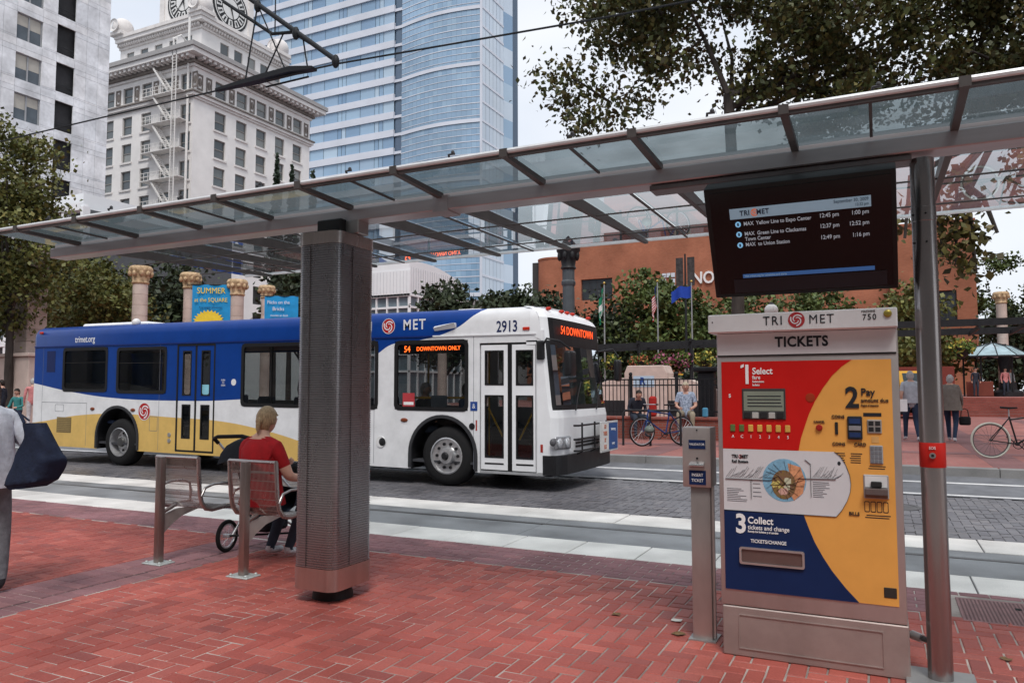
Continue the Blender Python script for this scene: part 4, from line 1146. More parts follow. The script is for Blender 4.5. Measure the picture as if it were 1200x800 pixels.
for z, x0, x1, y0, y1 in ((.86, -5.92, -5.68, 3.52, 3.70), (.90, -5.95, -5.58, 3.50, 3.72), (1.05, -5.94, -5.55, 3.52, 3.72), (1.20, -5.93, -5.64, 3.55, 3.70), (1.37, -5.92, -5.72, 3.59, 3.67)):
    secs.append((z, x0, x1, y0, y1))
fine = []
for (s0, s1) in zip(secs[:-1], secs[1:]):
    for q in range(6):
        u = q / 6; z, x0, x1, y0, y1 = [a * (1 - u) + b * u for a, b in zip(s0, s1)]
        fine.append([(a + .010 * math.sin(b * 40 + z * 23), b + .008 * math.sin(a * 31 + z * 17), z) for a, b in rrect(x0, x1, y0, y1, .06, 6)])
secs = fine
def slouch(v): return Vector((v.x + .03 * math.sin(v.z * 9 + v.y * 6), v.y + .02 * math.sin(v.z * 11 + v.x * 5), v.z - .30 * (v.x + 5.72) * (1 if v.z < 1.1 else .2) * -.4))
MB().loft(secs).xform(slouch).build('pouch', m_navy, tb, smooth=60)
MB().tube([(-5.90, 3.60, 1.34), (-5.97, 3.60, 1.42), (-6.08, 3.63, 1.44), (-6.0, 3.70, 1.35)], .014, 6, flat=.5).build('strap', m_navy, tb, smooth=60)

# ================================================================ city bus
bus = thing('city_bus', 'blue, white and yellow city bus numbered 2913 standing in the street', 'bus', (-11.0, 12.13, 0))
BY0, BY1, SH = 10.86, 13.41, .0095
def shz(x): return SH * (-5. - x) if x < -5 else 0.
def shear(v): return Vector((v.x, v.y, v.z + shz(v.x)))

# painted livery: blue above one curve, yellow below another, white between and at the nose
def livery():
    m, nt, N, L, b = nodes('bus_livery')
    co = N.new('ShaderNodeTexCoord'); sp = N.new('ShaderNodeSeparateXYZ'); L.new(co.outputs['Object'], sp.inputs[0])
    def curve(pts, lo=-18., hi=-4.):
        mr = N.new('ShaderNodeMapRange'); mr.inputs[1].default_value = lo + 11; mr.inputs[2].default_value = hi + 11
        L.new(sp.outputs[0], mr.inputs[0])
        fc = N.new('ShaderNodeFloatCurve'); c = fc.mapping.curves[0]
        pp = [((x - lo) / (hi - lo), z / 3.2) for x, z in pts]
        c.points[0].location = pp[0]; c.points[1].location = pp[-1]
        for q in pp[1:-1]: c.points.new(*q)
        fc.mapping.update()
        L.new(mr.outputs[0], fc.inputs['Value'])
        mu = N.new('ShaderNodeMath'); mu.operation = 'MULTIPLY'; mu.inputs[1].default_value = 3.2
        L.new(fc.outputs[0], mu.inputs[0]); return mu.outputs[0]
    up = curve([(-18, 1.83), (-17.6, 1.78), (-16.2, 1.575), (-14.83, 1.44), (-12.9, 1.385), (-11.3, 1.41), (-9.75, 1.54), (-8.6, 1.90), (-7.9, 2.22), (-7.5, 2.40), (-7.0, 2.44), (-6.47, 2.55), (-5.90, 2.86), (-5.3, 3.2), (-4., 3.2)])
    lo = curve([(-18, .82), (-17.25, .89), (-15.8, 1.06), (-14.6, 1.10), (-12.87, 1.045), (-11.6, .99), (-10.6, .86), (-9.74, .69), (-8.9, .45), (-8.4, .2), (-7, .0), (-4, 0.)])
    def gt(a, bsock):
        g = N.new('ShaderNodeMath'); g.operation = 'GREATER_THAN'; L.new(a, g.inputs[0]); L.new(bsock, g.inputs[1]); return g.outputs[0]
    isb = gt(sp.outputs[2], up); isy = gt(lo, sp.outputs[2])
    nz_ = N.new('ShaderNodeTexNoise'); nz_.inputs['Scale'].default_value = 2.4; nz_.inputs['Detail'].default_value = 9; nz_.inputs['Roughness'].default_value = .68; L.new(co.outputs['Object'], nz_.inputs[0])
    mrn = N.new('ShaderNodeMapRange'); mrn.inputs[1].default_value = .25; mrn.inputs[2].default_value = .75; mrn.inputs[3].default_value = .78; mrn.inputs[4].default_value = 1.05; L.new(nz_.outputs[0], mrn.inputs[0])
    m1 = N.new('ShaderNodeMix'); m1.data_type = 'RGBA'; m1.inputs[6].default_value = (.80, .81, .83, 1); m1.inputs[7].default_value = (.74, .49, .15, 1)
    L.new(isy, m1.inputs[0])
    m2 = N.new('ShaderNodeMix'); m2.data_type = 'RGBA'; m2.inputs[7].default_value = (.003, .046, .260, 1)
    L.new(isb, m2.inputs[0]); L.new(m1.outputs[2], m2.inputs[6])
    vm = N.new('ShaderNodeVectorMath'); vm.operation = 'SCALE'; L.new(m2.outputs[2], vm.inputs[0]); L.new(mrn.outputs[0], vm.inputs['Scale'])
    # road film near the sills
    L.new(vm.outputs[0], b.inputs['Base Color'])
    b.inputs['Roughness'].default_value = .32; b.inputs['Specular IOR Level'].default_value = .22
    return m
m_liv = livery()
m_bwhite = M('bus_white', (.80, .81, .83), .30, var=.06, scale=2)
m_bblack = M('bus_black', (.014, .014, .016), .45, var=.2, scale=8, spec=.3)
m_gasket = M('bus_gasket', (.010, .010, .011), .55, var=.1, spec=.25)
m_bglass = M_glass('bus_glass', (.52, .55, .55), .05, (.02, .025, .025), .015, 1.5, .95)
m_dglass = M_glass('bus_door_glass', (.58, .61, .61), .05, (.02, .025, .025), .015, 1.5, .9)
m_wglass = M_glass('bus_windshield', (.42, .46, .46), .06, (.02, .025, .025), .02, 1.5, 1.1)
m_int = M('bus_interior', (.10, .105, .11), .7, var=.15)
m_intd = M('bus_interior_dark', (.05, .052, .06), .7, var=.15)
m_yrail = M('grab_yellow', (.75, .42, .03), .4, var=.05)

WIN = [(-16.47, -14.98, 1.475, 2.43), (-14.67, -13.16, 1.455, 2.41), (-11.08, -9.56, 1.235, 2.425), (-9.40, -7.88, 1.235, 2.42), (-7.52, -6.08, 1.235, 2.405)]
RD = (-12.83, -11.80, .30, 2.44)
FD = (-5.86, -4.85, .27, 2.345)
ARCH = [(-6.56, .50, .62), (-14.61, .50, .64)]
holes = WIN + [RD, FD] + [(c - r_, c + r_, .24, z + r_) for c, z, r_ in ARCH]
side = holed_wall(-17.50, -4.83, .25, 2.475, holes, BY0, BY0 + .05, skip=2)
for c, z, r_ in ARCH:
    archl = MB()
    archl.box(c - r_ - .004, c - r_, BY0 + .01, BY0 + .36, .25, z).box(c + r_, c + r_ + .004, BY0 + .01, BY0 + .36, .25, z)
    n = 16; xs = [c + r_ * math.cos(PI * (1 - i / n)) for i in range(n + 1)]
    for i in range(n):
        za, zb = z + math.sqrt(max(0, r_ ** 2 - (xs[i] - c) ** 2)), z + math.sqrt(max(0, r_ ** 2 - (xs[i + 1] - c) ** 2))
        side.add([(xs[i], BY0, za), (xs[i + 1], BY0, zb), (xs[i + 1], BY0, z + r_), (xs[i], BY0, z + r_)], [(0, 1, 2, 3)])
        archl.add([(xs[i], BY0 + .002, za), (xs[i + 1], BY0 + .002, zb), (xs[i + 1], BY0 + .36, zb), (xs[i], BY0 + .36, za)], [(0, 3, 2, 1)])
    archl.xform(shear); archl.build('arch_lining', m_bblack, bus, clean=False)
side.xform(shear)
sidew = side.build('side_wall', m_liv, bus, clean=False)
# subtle panel lines and drip rail
ln = MB()
for x in (-17.18, -15.62, -13.35, -8.0 + .05, -5.95 - .02):
    z1_ = 1.22 if x in (-15.62,) else 2.46
    ln.add([Vector((x - .004, BY0 - .001, .30)), Vector((x + .004, BY0 - .001, .30)), Vector((x + .004, BY0 - .001, z1_)), Vector((x - .004, BY0 - .001, z1_))], [(0, 1, 2, 3)])
ln.add([(-17.18, BY0 - .001, 1.215), (-15.62, BY0 - .001, 1.215), (-15.62, BY0 - .001, 1.225), (-17.18, BY0 - .001, 1.225)], [(0, 1, 2, 3)])
ln.xform(shear); tag(ln.build('panel_seams', M('seam_grey', (.16, .17, .2), .6), sidew, clean=False), kind='stuff')
dr = MB()
for a, b_ in zip([-17.5, -12, -8], [-12, -8, -6.75]): dr.bar((a, BY0 - .008, 2.478 + shz(a)), (b_, BY0 - .008, 2.478 + shz(b_)), .02, .022)
dr.build('drip_rail', M('rail_blue', (.008, .025, .15), .4), sidew)
MB().bar((-6.75, BY0 - .008, 2.478 + shz(-6.75)), (-4.85, BY0 - .008, 2.478), .02, .022).build('drip_rail', m_bwhite, sidew)

# upper band and roof in one loft along the bus
def roof_sec(x, zc=0., inset=0.):
    pr_ = [(BY0 + inset, 2.475), (BY0 + inset, 2.70), (BY0 + inset + .012, 2.80), (BY0 + inset + .06, 2.875), (BY0 + inset + .18, 2.925), (BY0 + .55, 2.955), (12.135, 2.975)]
    full = pr_ + [(BY0 + BY1 - y, z) for y, z in reversed(pr_[:-1])]
    return [(x, y, z + zc + shz(x)) for y, z in full]
rs = [roof_sec(-17.62, -.10, .10), roof_sec(-17.55, -.03, .03)] + [roof_sec(x) for x in (-17.45, -14, -11, -8, -6.4, -5.75, -4.95)]
n_ = len(rs[0]); rf = MB()
rf.add([p_ for g in rs for p_ in g], [(i * n_ + j, i * n_ + j + 1, (i + 1) * n_ + j + 1, (i + 1) * n_ + j) for i in range(len(rs) - 1) for j in range(n_ - 1)])
roof = rf.build('roof', m_liv, bus, smooth=50)
def shbox(mb, *a): q = MB().box(*a); q.xform(shear); mb.add(q.v, q.f); return mb
shbox(MB(), -16.8, -14.6, 11.5, 12.8, 2.94, 3.04).build('roof_unit', m_bwhite, roof, bevel=.04)
shbox(MB(), -6.9, -6.4, 11.9, 12.4, 2.96, 3.04).build('roof_vent', m_bwhite, roof, bevel=.03)
MB().ell((-14.35, 11.05, 3.05), (.09, .09, .09), 12, 8).build('roof_dome', M('dome_white', (.75, .75, .75), .4), roof, smooth=60)
MB().cyl((-5.55, 12.0, 2.96), (-5.55, 12.0, 3.04), .07, 12).build('roof_antenna', m_bblack, roof, smooth=40)
# rear wall
MB().add([(-17.5, BY0, .44), (-17.56, BY0 + .06, .44), (-17.60, 12.13, .44), (-17.56, BY1 - .06, .44), (-17.5, BY1, .44), (-17.5, BY0, 2.6), (-17.57, BY0 + .06, 2.6), (-17.62, 12.13, 2.6), (-17.57, BY1 - .06, 2.6), (-17.5, BY1, 2.6)],
         [(0, 1, 6, 5), (1, 2, 7, 6), (2, 3, 8, 7), (3, 4, 9, 8)]).build('rear_wall', m_liv, bus, smooth=60)
# far wall with windows
fw = holed_wall(-17.50, -4.83, .25, 2.475, [(-16.4, -14.2, 1.4, 2.4), (-14.0, -11.8, 1.3, 2.4), (-11.6, -9.4, 1.25, 2.4), (-9.2, -7.0, 1.25, 2.4), (-6.8, -5.2, 1.25, 2.4)], BY1 - .05, BY1)
fw.xform(shear); fwall = fw.build('far_wall', m_liv, bus, clean=False)
for a, b_ in ((-16.4, -14.2), (-14.0, -11.8), (-11.6, -9.4), (-9.2, -7.0), (-6.8, -5.2)):
    q = MB().add([(a, BY1 - .02, 1.25), (b_, BY1 - .02, 1.25), (b_, BY1 - .02, 2.4), (a, BY1 - .02, 2.4)], [(0, 1, 2, 3)]); q.xform(shear); q.build('window', m_bglass, fwall, clean=False)
# floor and underbody
shbox(MB(), -17.4, -4.62, BY0 + .052, BY1 - .052, .36, .40).build('floor', m_intd, bus)
shbox(MB(), -17.3, -15.4, BY0 + .3, BY1 - .3, .30, .36).build('engine_tray', m_bblack, bus)
shbox(MB(), -17.45, -4.83, BY0 + .052, BY1 - .052, 2.44, 2.46).build('ceiling', m_int, bus)

# side windows
for k, (a, b_, c, d) in enumerate(WIN):
    f_ = ring_frame(MB(), rrect(a - .012, b_ + .012, c - .012, d + .012, .10, 4), rrect(a + .055, b_ - .055, c + .055, d - .055, .065, 4), BY0 - .007, BY0 + .03)
    f_.xform(shear); wf = f_.build('window', m_gasket, bus, smooth=30)
    q = MB().add([(a + .03, BY0 + .012, c + .03), (b_ - .03, BY0 + .012, c + .03), (b_ - .03, BY0 + .012, d - .03), (a + .03, BY0 + .012, d - .03)], [(0, 1, 2, 3)])
    q.xform(shear); q.build('pane', m_bglass, wf, clean=False)
    q = MB().box(a + .05, b_ - .05, BY0 + .004, BY0 + .02, d - .33, d - .315) if k < 2 else MB().box((a + b_) / 2 - .01, (a + b_) / 2 + .01, BY0 + .013, BY0 + .03, c + .05, d - .06)
    q.xform(shear)
    if k < 4: q.build('divider', m_gasket, wf)
# route sign inside the window by the front wheel
sg = bx('side_route_sign', m_bblack, bus, -7.44, -6.16, BY0 + .016, BY0 + .05, 2.205, 2.36)
m_led = M('led_orange', (1.0, .16, .02), .5, var=0, emit=2.6)
text('led_lettering', '54', .150, m_led, sg, (-7.28, BY0 + .0145, 2.285), sx=1.0, bold=.001, ext=.001)
text('led_lettering', 'DOWNTOWN ONLY', .100, m_led, sg, (-6.66, BY0 + .0145, 2.285), sx=1.02, bold=.0008, ext=.001)
stck = bx('sticker', M('sticker_red', (.45, .05, .06), .5), bus, -7.36, -7.12, BY0 + .008, BY0 + .0105, 1.31, 1.54)
bx('sticker_band', m_wp, stck, -7.34, -7.14, BY0 + .0065, BY0 + .0078, 1.34, 1.39)
bx('window_notice', M('notice_grey', (.20, .24, .28), .5), bus, -6.80, -6.48, BY0 + .016, BY0 + .020, 1.31, 1.50)

# doors
def door_leaf(nm, a, b_, c, d, panes, mat, zsplit=None):
    hs = panes
    q = holed_wall(a, b_, c, d, hs, BY0 + .006, BY0 + .045); q.xform(shear)
    lf = q.build(nm, mat, bus, clean=False)
    for (e, f__, g, h) in hs:
        r_ = ring_frame(MB(), rrect(e - .002, f__ + .002, g - .002, h + .002, .005, 3), rrect(e + .022, f__ - .022, g + .022, h - .022, .05, 3), BY0 + .001, BY0 + .03); r_.xform(shear)
        r_.build('pane_seal', m_gasket, lf, smooth=30)
        q = MB().add([(e + .01, BY0 + .02, g + .01), (f__ - .01, BY0 + .02, g + .01), (f__ - .01, BY0 + .02, h - .01), (e + .01, BY0 + .02, h - .01)], [(0, 1, 2, 3)]); q.xform(shear)
        q.build('pane', m_dglass, lf, clean=False)
    return lf
for a, b_, pa, pb in ((-5.835, -5.355, -5.765, -5.425), (-5.275, -4.870, -5.205, -4.905)):
    lf = door_leaf('front_door', a, b_, .31, 2.31, [(pa, pb, .50, 1.50), (pa, pb, 1.66, 2.22)], m_bwhite)
    bx('kick_slot', m_gasket, lf, pa, pb, BY0 + .002, BY0 + .0055, .40, .425)
    MB().tube([(pa + .03, BY0 + .07, 1.30), (pb - .02, BY0 + .07, .80)] if a < -5.5 else [(pb - .03, BY0 + .07, 1.24), (pa + .03, BY0 + .07, .80)], .016, 8).build('grab_bar', m_yrail, lf, smooth=40)
bx('door_seal', m_gasket, bus, -5.352, -5.278, BY0 + .008, BY0 + .04, .30, 2.31)
bx('door_header', m_gasket, bus, -5.855, -4.855, BY0 + .010, BY0 + .05, 2.312, 2.343)
bx('door_step', M('step_alu', (.42, .43, .44), .5, metal=.4), bus, -5.85, -4.72, BY0 - .004, BY0 + .30, .255, .295)
for a, b_ in ((-12.81, -12.345), (-12.285, -11.82)):
    lf = door_leaf('rear_door', a, b_, .33, 2.42, [(a + .12, b_ - .10, .56, 1.24), (a + .12, b_ - .10, 1.42, 2.32)], m_liv)
    if a > -12.5: q = MB().box(a + .125, b_ - .105, BY0 + .015, BY0 + .018, 1.44, 1.64); q.xform(shear); q.build('door_sticker', M('sticker_aqua', (.25, .55, .66), .5), lf)
q = MB().box(-12.34, -12.29, BY0 + .008, BY0 + .04, .33, 2.42); q.xform(shear); q.build('door_seal', m_gasket, bus)
q = ring_frame(MB(), rrect(-12.85, -11.78, .295, 2.455, .02, 2), rrect(-12.812, -11.818, .33, 2.42, .01, 2), BY0 - .004, BY0 + .02); q.xform(shear); q.build('door_frame', m_gasket, bus)

# nose
rows = [(.30, -4.50), (.60, -4.465), (1.15, -4.46), (1.27, -4.485), (1.35, -4.50), (1.8, -4.545), (2.30, -4.60), (2.37, -4.605), (2.74, -4.645), (2.82, -4.70), (2.89, -4.80), (2.935, -4.95)]
T = [-1, -.985, -.96, -.935, -.90, -.80, -.74, -.5, -.25, 0, .25, .5, .74, .80, .90, .935, .96, .985, 1]
def nose(z, xc, t):
    off = .05 * t * t + .105 * max(0, (abs(t) - .80) / .20) ** 2.2
    top = 1.275 - (max(0, z - 2.74) * .45)
    return Vector((xc - off, 12.135 + t * top, z))
grid = [[nose(z, xc, t) for t in T] for z, xc in rows]
nb, nw, nbk = MB(), MB(), MB()
for i in range(len(rows) - 1):
    for j in range(len(T) - 1):
        tm_ = (T[j] + T[j + 1]) / 2; zm = (rows[i][0] + rows[i + 1][0]) / 2
        tgt = nb
        if 1.3 < zm < 2.34 and abs(tm_) < .96: tgt = nw if (1.35 < zm < 2.30 and abs(tm_) < .89) else nbk
        elif 2.36 < zm < 2.74 and abs(tm_) < .90: tgt = nbk
        tgt.add([grid[i][j], grid[i][j + 1], grid[i + 1][j + 1], grid[i + 1][j]], [(0, 1, 2, 3)])
# corner posts from the nose loft back to the side walls
for jj, yy in ((0, BY0), (len(T) - 1, BY1)):
    for i in range(len(rows) - 1):
        if rows[i][0] < 2.36:
            a, b_ = grid[i][jj], grid[i + 1][jj]
            zb = min(b_.z, 2.74)
            xb = -4.83 if rows[i][0] < 2.3 else -5.02
            nb.add([(xb, yy, a.z), a, b_, (xb, yy, b_.z)], [(0, 1, 2, 3)])
nose_o = nb.build('nose', m_bwhite, bus, smooth=45)
ns = len(rows)
cap = MB()
toprow = [grid[-1][j] for j in range(len(T))]
back = [Vector((-4.95, v.y, v.z)) for v in toprow]
sec = roof_sec(-4.955)
# cap between the nose and the roof
prof_in = [Vector(p_) for p_ in sec]
rightedge = [grid[i][0] for i in range(ns) if rows[i][0] >= 2.37] + toprow[1:-1] + [grid[i][-1] for i in reversed(range(ns)) if rows[i][0] >= 2.37]
def resample(pts, n):
    L_ = [0]
    for a, b_ in zip(pts[:-1], pts[1:]): L_.append(L_[-1] + (b_ - a).length)
    o = []
    for k in range(n):
        t = L_[-1] * k / (n - 1); i = 0
        while i < len(L_) - 2 and L_[i + 1] < t: i += 1
        u = (t - L_[i]) / max(1e-9, L_[i + 1] - L_[i]); o.append(pts[i].lerp(pts[i + 1], min(1, max(0, u))))
    return o
A_, B_ = resample(prof_in, 41), resample(rightedge, 41)
for v in A_ + B_:
    if v.z < 2.86: v.y += -.004 if v.y < 12.1 else .004
for yy in (BY0, BY1):
    bx('corner_fill', m_bwhite, bus, -4.93, -4.72, min(yy + .004, yy + .004) if yy < 12 else yy - .03, yy + .03 if yy < 12 else yy - .004, 2.33, 2.53)
cap.add(A_ + B_, [(i, i + 1, 42 + i, 41 + i) for i in range(40)])
cap.build('roof_cap', m_bwhite, bus, smooth=60)
ws = nw.build('windshield', m_wglass, bus, smooth=60)
nbk.build('windshield_surround', m_bblack, bus, smooth=60)
# front route sign
nrm = Vector((1, 0, .12)).normalized()
text('led_lettering', '54 DOWNTOWN', .19, M('led_dim', (1.0, .10, .02), .5, var=0, emit=.75), bus, (-4.605, 12.05, 2.55), rot=(PI / 2, 0, PI / 2), sx=1.15, bold=.002)
# wipers, mirrors
for y0 in (11.55, 12.55):
    MB().tube([(-4.455, y0, 1.26), (-4.50, y0 + .22, 1.50), (-4.52, y0 + .42, 1.72)], .012, 6).build('wiper', m_bblack, ws)
mi = MB().tube([(-4.72, BY0 - .01, 2.30), (-4.60, BY0 - .16, 2.38), (-4.42, BY0 - .06, 2.34), (-4.32, BY0 + .12, 2.22)], .018, 8).build('mirror_arm', m_bblack, bus, smooth=40)
MB().box(-4.40, -4.28, BY0 + .02, BY0 + .30, 1.80, 2.20).build('mirror', m_bblack, mi, bevel=.04, seg=2, smooth=50)
MB().box(-4.83, -4.70, BY0 - .05, BY0 + .02, 2.06, 2.36).build('corner_housing', m_bblack, bus, bevel=.02)
mi2 = MB().tube([(-4.72, BY1 + .01, 2.30), (-4.50, BY1 + .20, 2.35), (-4.40, BY1 + .22, 2.2)], .018, 8).build('mirror_arm', m_bblack, bus, smooth=40)
MB().box(-4.46, -4.36, BY1 + .10, BY1 + .34, 1.75, 2.15).build('mirror', m_bblack, mi2, bevel=.04, seg=2, smooth=50)
# bumper, lights, rack with notice board
bp2 = MB()
pts_b = [nose(.40, -4.40, t) for t in T]
for a, b_ in zip(pts_b[:-1], pts_b[1:]):
    bp2.add([(a.x, a.y, .27), (b_.x, b_.y, .27), (b_.x, b_.y, .57), (a.x, a.y, .57), (a.x - .10, a.y, .27), (b_.x - .10, b_.y, .27), (b_.x - .10, b_.y, .57), (a.x - .10, a.y, .57)], [(0, 1, 2, 3), (3, 2, 6, 7), (0, 4, 5, 1)])
for yy, e in ((BY0 - .012, pts_b[0]), (BY1 + .012, pts_b[-1])):
    sgn = 1 if yy < 12 else -1
    bp2.box(-4.74, e.x + .02, min(yy, yy + sgn * .05), max(yy, yy + sgn * .05), .27, .57)
bp2.build('bumper', m_bblack, bus, smooth=40, clean=False)
m_lens = M('headlight_lens', (.65, .67, .70), .12, metal=.5, var=.05)
for sgn in (-1, 1):
    hl = MB()
    c0 = nose(.76, -4.455, sgn * .83)
    hp = MB().obox(c0 - Vector((.01, 0, 0)), .05, .44, .20, Matrix.Rotation(sgn * .22, 3, 'Z')).build('headlight', M('light_bezel', (.35, .36, .38), .3, metal=.6), bus, bevel=.02)
    for dy in (-.11, .10):
        MB().lathe([(.075, 0), (.078, .022), (.05, .045), (.0, .052)], (c0.x + .005 - sgn * dy * .22, c0.y + dy, .76), 20, axis='x').build('lamp', m_lens, hp, smooth=50)
    MB().ell((c0.x - .06, c0.y + sgn * .27, .78), (.05, .05, .06), 12, 8).build('turn_signal', M('amber_lens', (.10, .10, .11), .25), bus, smooth=60)
for k in range(3): bx('grille_slot', m_bblack, bus, -4.462, -4.452 + .004, 11.55, 12.75, .66 + k * .055, .69 + k * .055)
bx('side_reflector', M('reflector_red', (.35, .03, .02), .3), bus, -4.78, -4.74, BY0 - .006, BY0, .62, .74)
rk = MB()
for z in (.62, .80, 1.02): rk.tube([(-4.40, 11.3, z), (-4.33, 11.35, z), (-4.33, 13.0, z), (-4.40, 13.05, z)], .016, 6)
for y in (11.5, 12.1, 12.7): rk.tube([(-4.44, y, .55), (-4.33, y, .60), (-4.33, y, 1.06)], .016, 6)
rack = rk.build('bike_rack', m_bblack, bus, smooth=40)
nb_ = bx('notice_board', M('board_frame', (.55, .56, .56), .4), rack, -4.315, -4.29, 12.30, 13.22, .52, 1.04, bevel=.004)
bx('board_white', M('board_white', (.68, .66, .64), .5), nb_, -4.289, -4.286, 12.33, 12.70, .55, 1.01)
bx('board_blue', M('board_blue', (.03, .09, .26), .5), nb_, -4.289, -4.286, 12.70, 13.19, .55, 1.01)
for k, s_ in enumerate(('GO', 'THERE', 'BY', 'BUS')): text('board_lettering', s_, .10, M('board_ink', (.45, .12, .05), .5, var=0), nb_, (-4.2845, 12.515, .95 - k * .115), rot=(PI / 2, 0, PI / 2), sx=.8, bold=.002)
text('board_lettering', 'trimet.org', .075, m_wp, nb_, (-4.2845, 12.945, .90), rot=(PI / 2, 0, PI / 2), sx=.9)
text('board_lettering', 'TRI MET', .06, m_wp, nb_, (-4.2845, 12.945, .64), rot=(PI / 2, 0, PI / 2), sx=.9)
# marker lights
for x, z in ((-17.28, 2.80), (-7.6 + .0 - .95, 2.86 - .06), (-5.02, 2.56)):
    q = MB().box(x - .06, x + .06, BY0 - .02, BY0 + .01, z - .025, z + .025); q.xform(shear); q.build('marker_light', M('marker_red', (.50, .03, .015), .3), bus, bevel=.008)
for y in (11.2, 11.75, 12.0, 12.25, 13.05):
    MB().ell((-4.78, y, 2.90), (.05, .05, .03), 10, 6).build('roof_marker', MATS['marker_red'], bus, smooth=60)
for x, z in ((-15.42, 1.10), (-13.78 - .35, 1.10), (-7.32, 1.06)):
    q = MB().ell((x, BY0 - .005, z), (.075, .02, .035), 12, 6); q.xform(shear); q.build('side_marker', M('marker_brown', (.20, .05, .02), .35), bus, smooth=60)

# lettering and emblems
m_bprint = M('bus_white_print', (.72, .73, .76), .4, var=0)
m_navyprint = M('bus_navy_print', (.015, .025, .09), .4, var=0)
text('web_lettering', 'trimet.org', .20, m_bprint, bus, (-15.75, BY0 - .002, 2.72), sx=.92, bold=.002)
text('fleet_number', '2913', .255, m_navyprint, bus, (-5.36, BY0 - .002, 2.60), sx=.86, bold=.004)
text('name_lettering', 'TRI', .25, m_bprint, bus, (-8.19, BY0 - .002, 2.70), spacing=1.25, bold=.004)
text('name_lettering', 'MET', .25, m_bprint, bus, (-7.13, BY0 - .002, 2.70), spacing=1.2, bold=.004)
m_emred = M('bus_emblem_red', (.42, .02, .02), .4, var=0)
roundel(bus, (-7.66, 2.70), .135, BY0 - .0005, m_emred, m_bprint, rim=1)
roundel(bus, (-13.78, 1.16), .185, BY0 - .001, m_emred, m_bprint, rim=1)
for k, s_ in enumerate(('PUSH', 'TO', 'OPEN')): text('door_note', s_, .05, m_bprint, bus, (-11.56, BY0 - .001, 1.79 - .05 * k))
MB().prism(disc(20, (-11.28, 1.75), .065, .065), BY0 - .001, BY0 - .003).build('door_button', m_bprint, bus)
ac = bx('access_plate', M('access_blue', (.02, .06, .25), .4), bus, -6.05 + .02, -5.90, BY0 - .004, BY0 - .0008, 1.25, 1.40)
text('access_mark', '&', .11, m_bprint, ac, (-5.965, BY0 - .0055, 1.325))
bx('charge_flap', M('flap_red', (.35, .03, .02), .5), bus, -5.99 + .06, -5.905, BY0 - .003, BY0 - .0008, .93, 1.10)
MB().lathe([(.055, 0), (.05, -.012), (.02, -.016)], (-6.0, BY0 - .001, 1.0), 18, axis='y').build('round_cap', m_bblack, bus, smooth=40)
MB().lathe([(.10, 0), (.095, -.014), (.0, -.016)], (-7.80, BY0 - .001, .70), 20, axis='y').build('speaker_ring', M('ring_white', (.7, .7, .7), .4), bus, smooth=40)
MB().lathe([(.07, -.014), (.05, -.024), (.0, -.026)], (-7.76, BY0 - .003, .70), 18, axis='y').build('speaker', m_bblack, bus, smooth=40)
for z in (.50, .62): 
    q = MB().lathe([(.045, 0), (.04, -.015)], (-13.02, BY0 - .001, z), 14, axis='y'); q.xform(shear); q.build('valve_cap', M('cap_chrome', (.45, .45, .45), .3, metal=.8), bus, smooth=40)
q = MB().box(-16.62, -16.12, BY0 - .004, BY0 - .0005, .56, .90); q.xform(shear); vent = q.build('engine_vent', M('vent_brown', (.22, .16, .07), .6), bus)
for k in range(8):
    q = MB().box(-16.60, -16.14, BY0 - .010, BY0 - .004, .585 + k * .04, .60 + k * .04); q.xform(shear); q.build('slat', M('slat_brown', (.33, .24, .10), .6), vent)
for a, b_, c, d in ((-16.70, -16.40, 1.02, 1.18), (-13.62, -13.38, .68, .98)):
    q = ring_frame(MB(), rrect(a, b_, c, d, .02, 2), rrect(a + .008, b_ - .008, c + .008, d - .008, .015, 2), BY0 - .002, BY0 - .0003); q.xform(shear); q.build('hatch_outline', MATS['seam_grey'], bus)
q = MB().box(-17.05, -16.75, BY0 - .003, BY0 - .0006, 1.90, 2.38); q.xform(shear); q.build('air_grille', M('grille_navy', (.01, .02, .09), .6), bus)
MB().add([(-6.72, BY0 - .002, 2.66), (-6.30, BY0 - .002, 2.70), (-6.30, BY0 - .09, 2.70), (-6.72, BY0 - .05, 2.63), (-6.72, BY0 - .002, 2.58), (-6.30, BY0 - .002, 2.62)], [(0, 1, 2, 3), (4, 5, 2, 3), (0, 3, 4), (1, 5, 2)]).build('scoop', m_bwhite, bus)

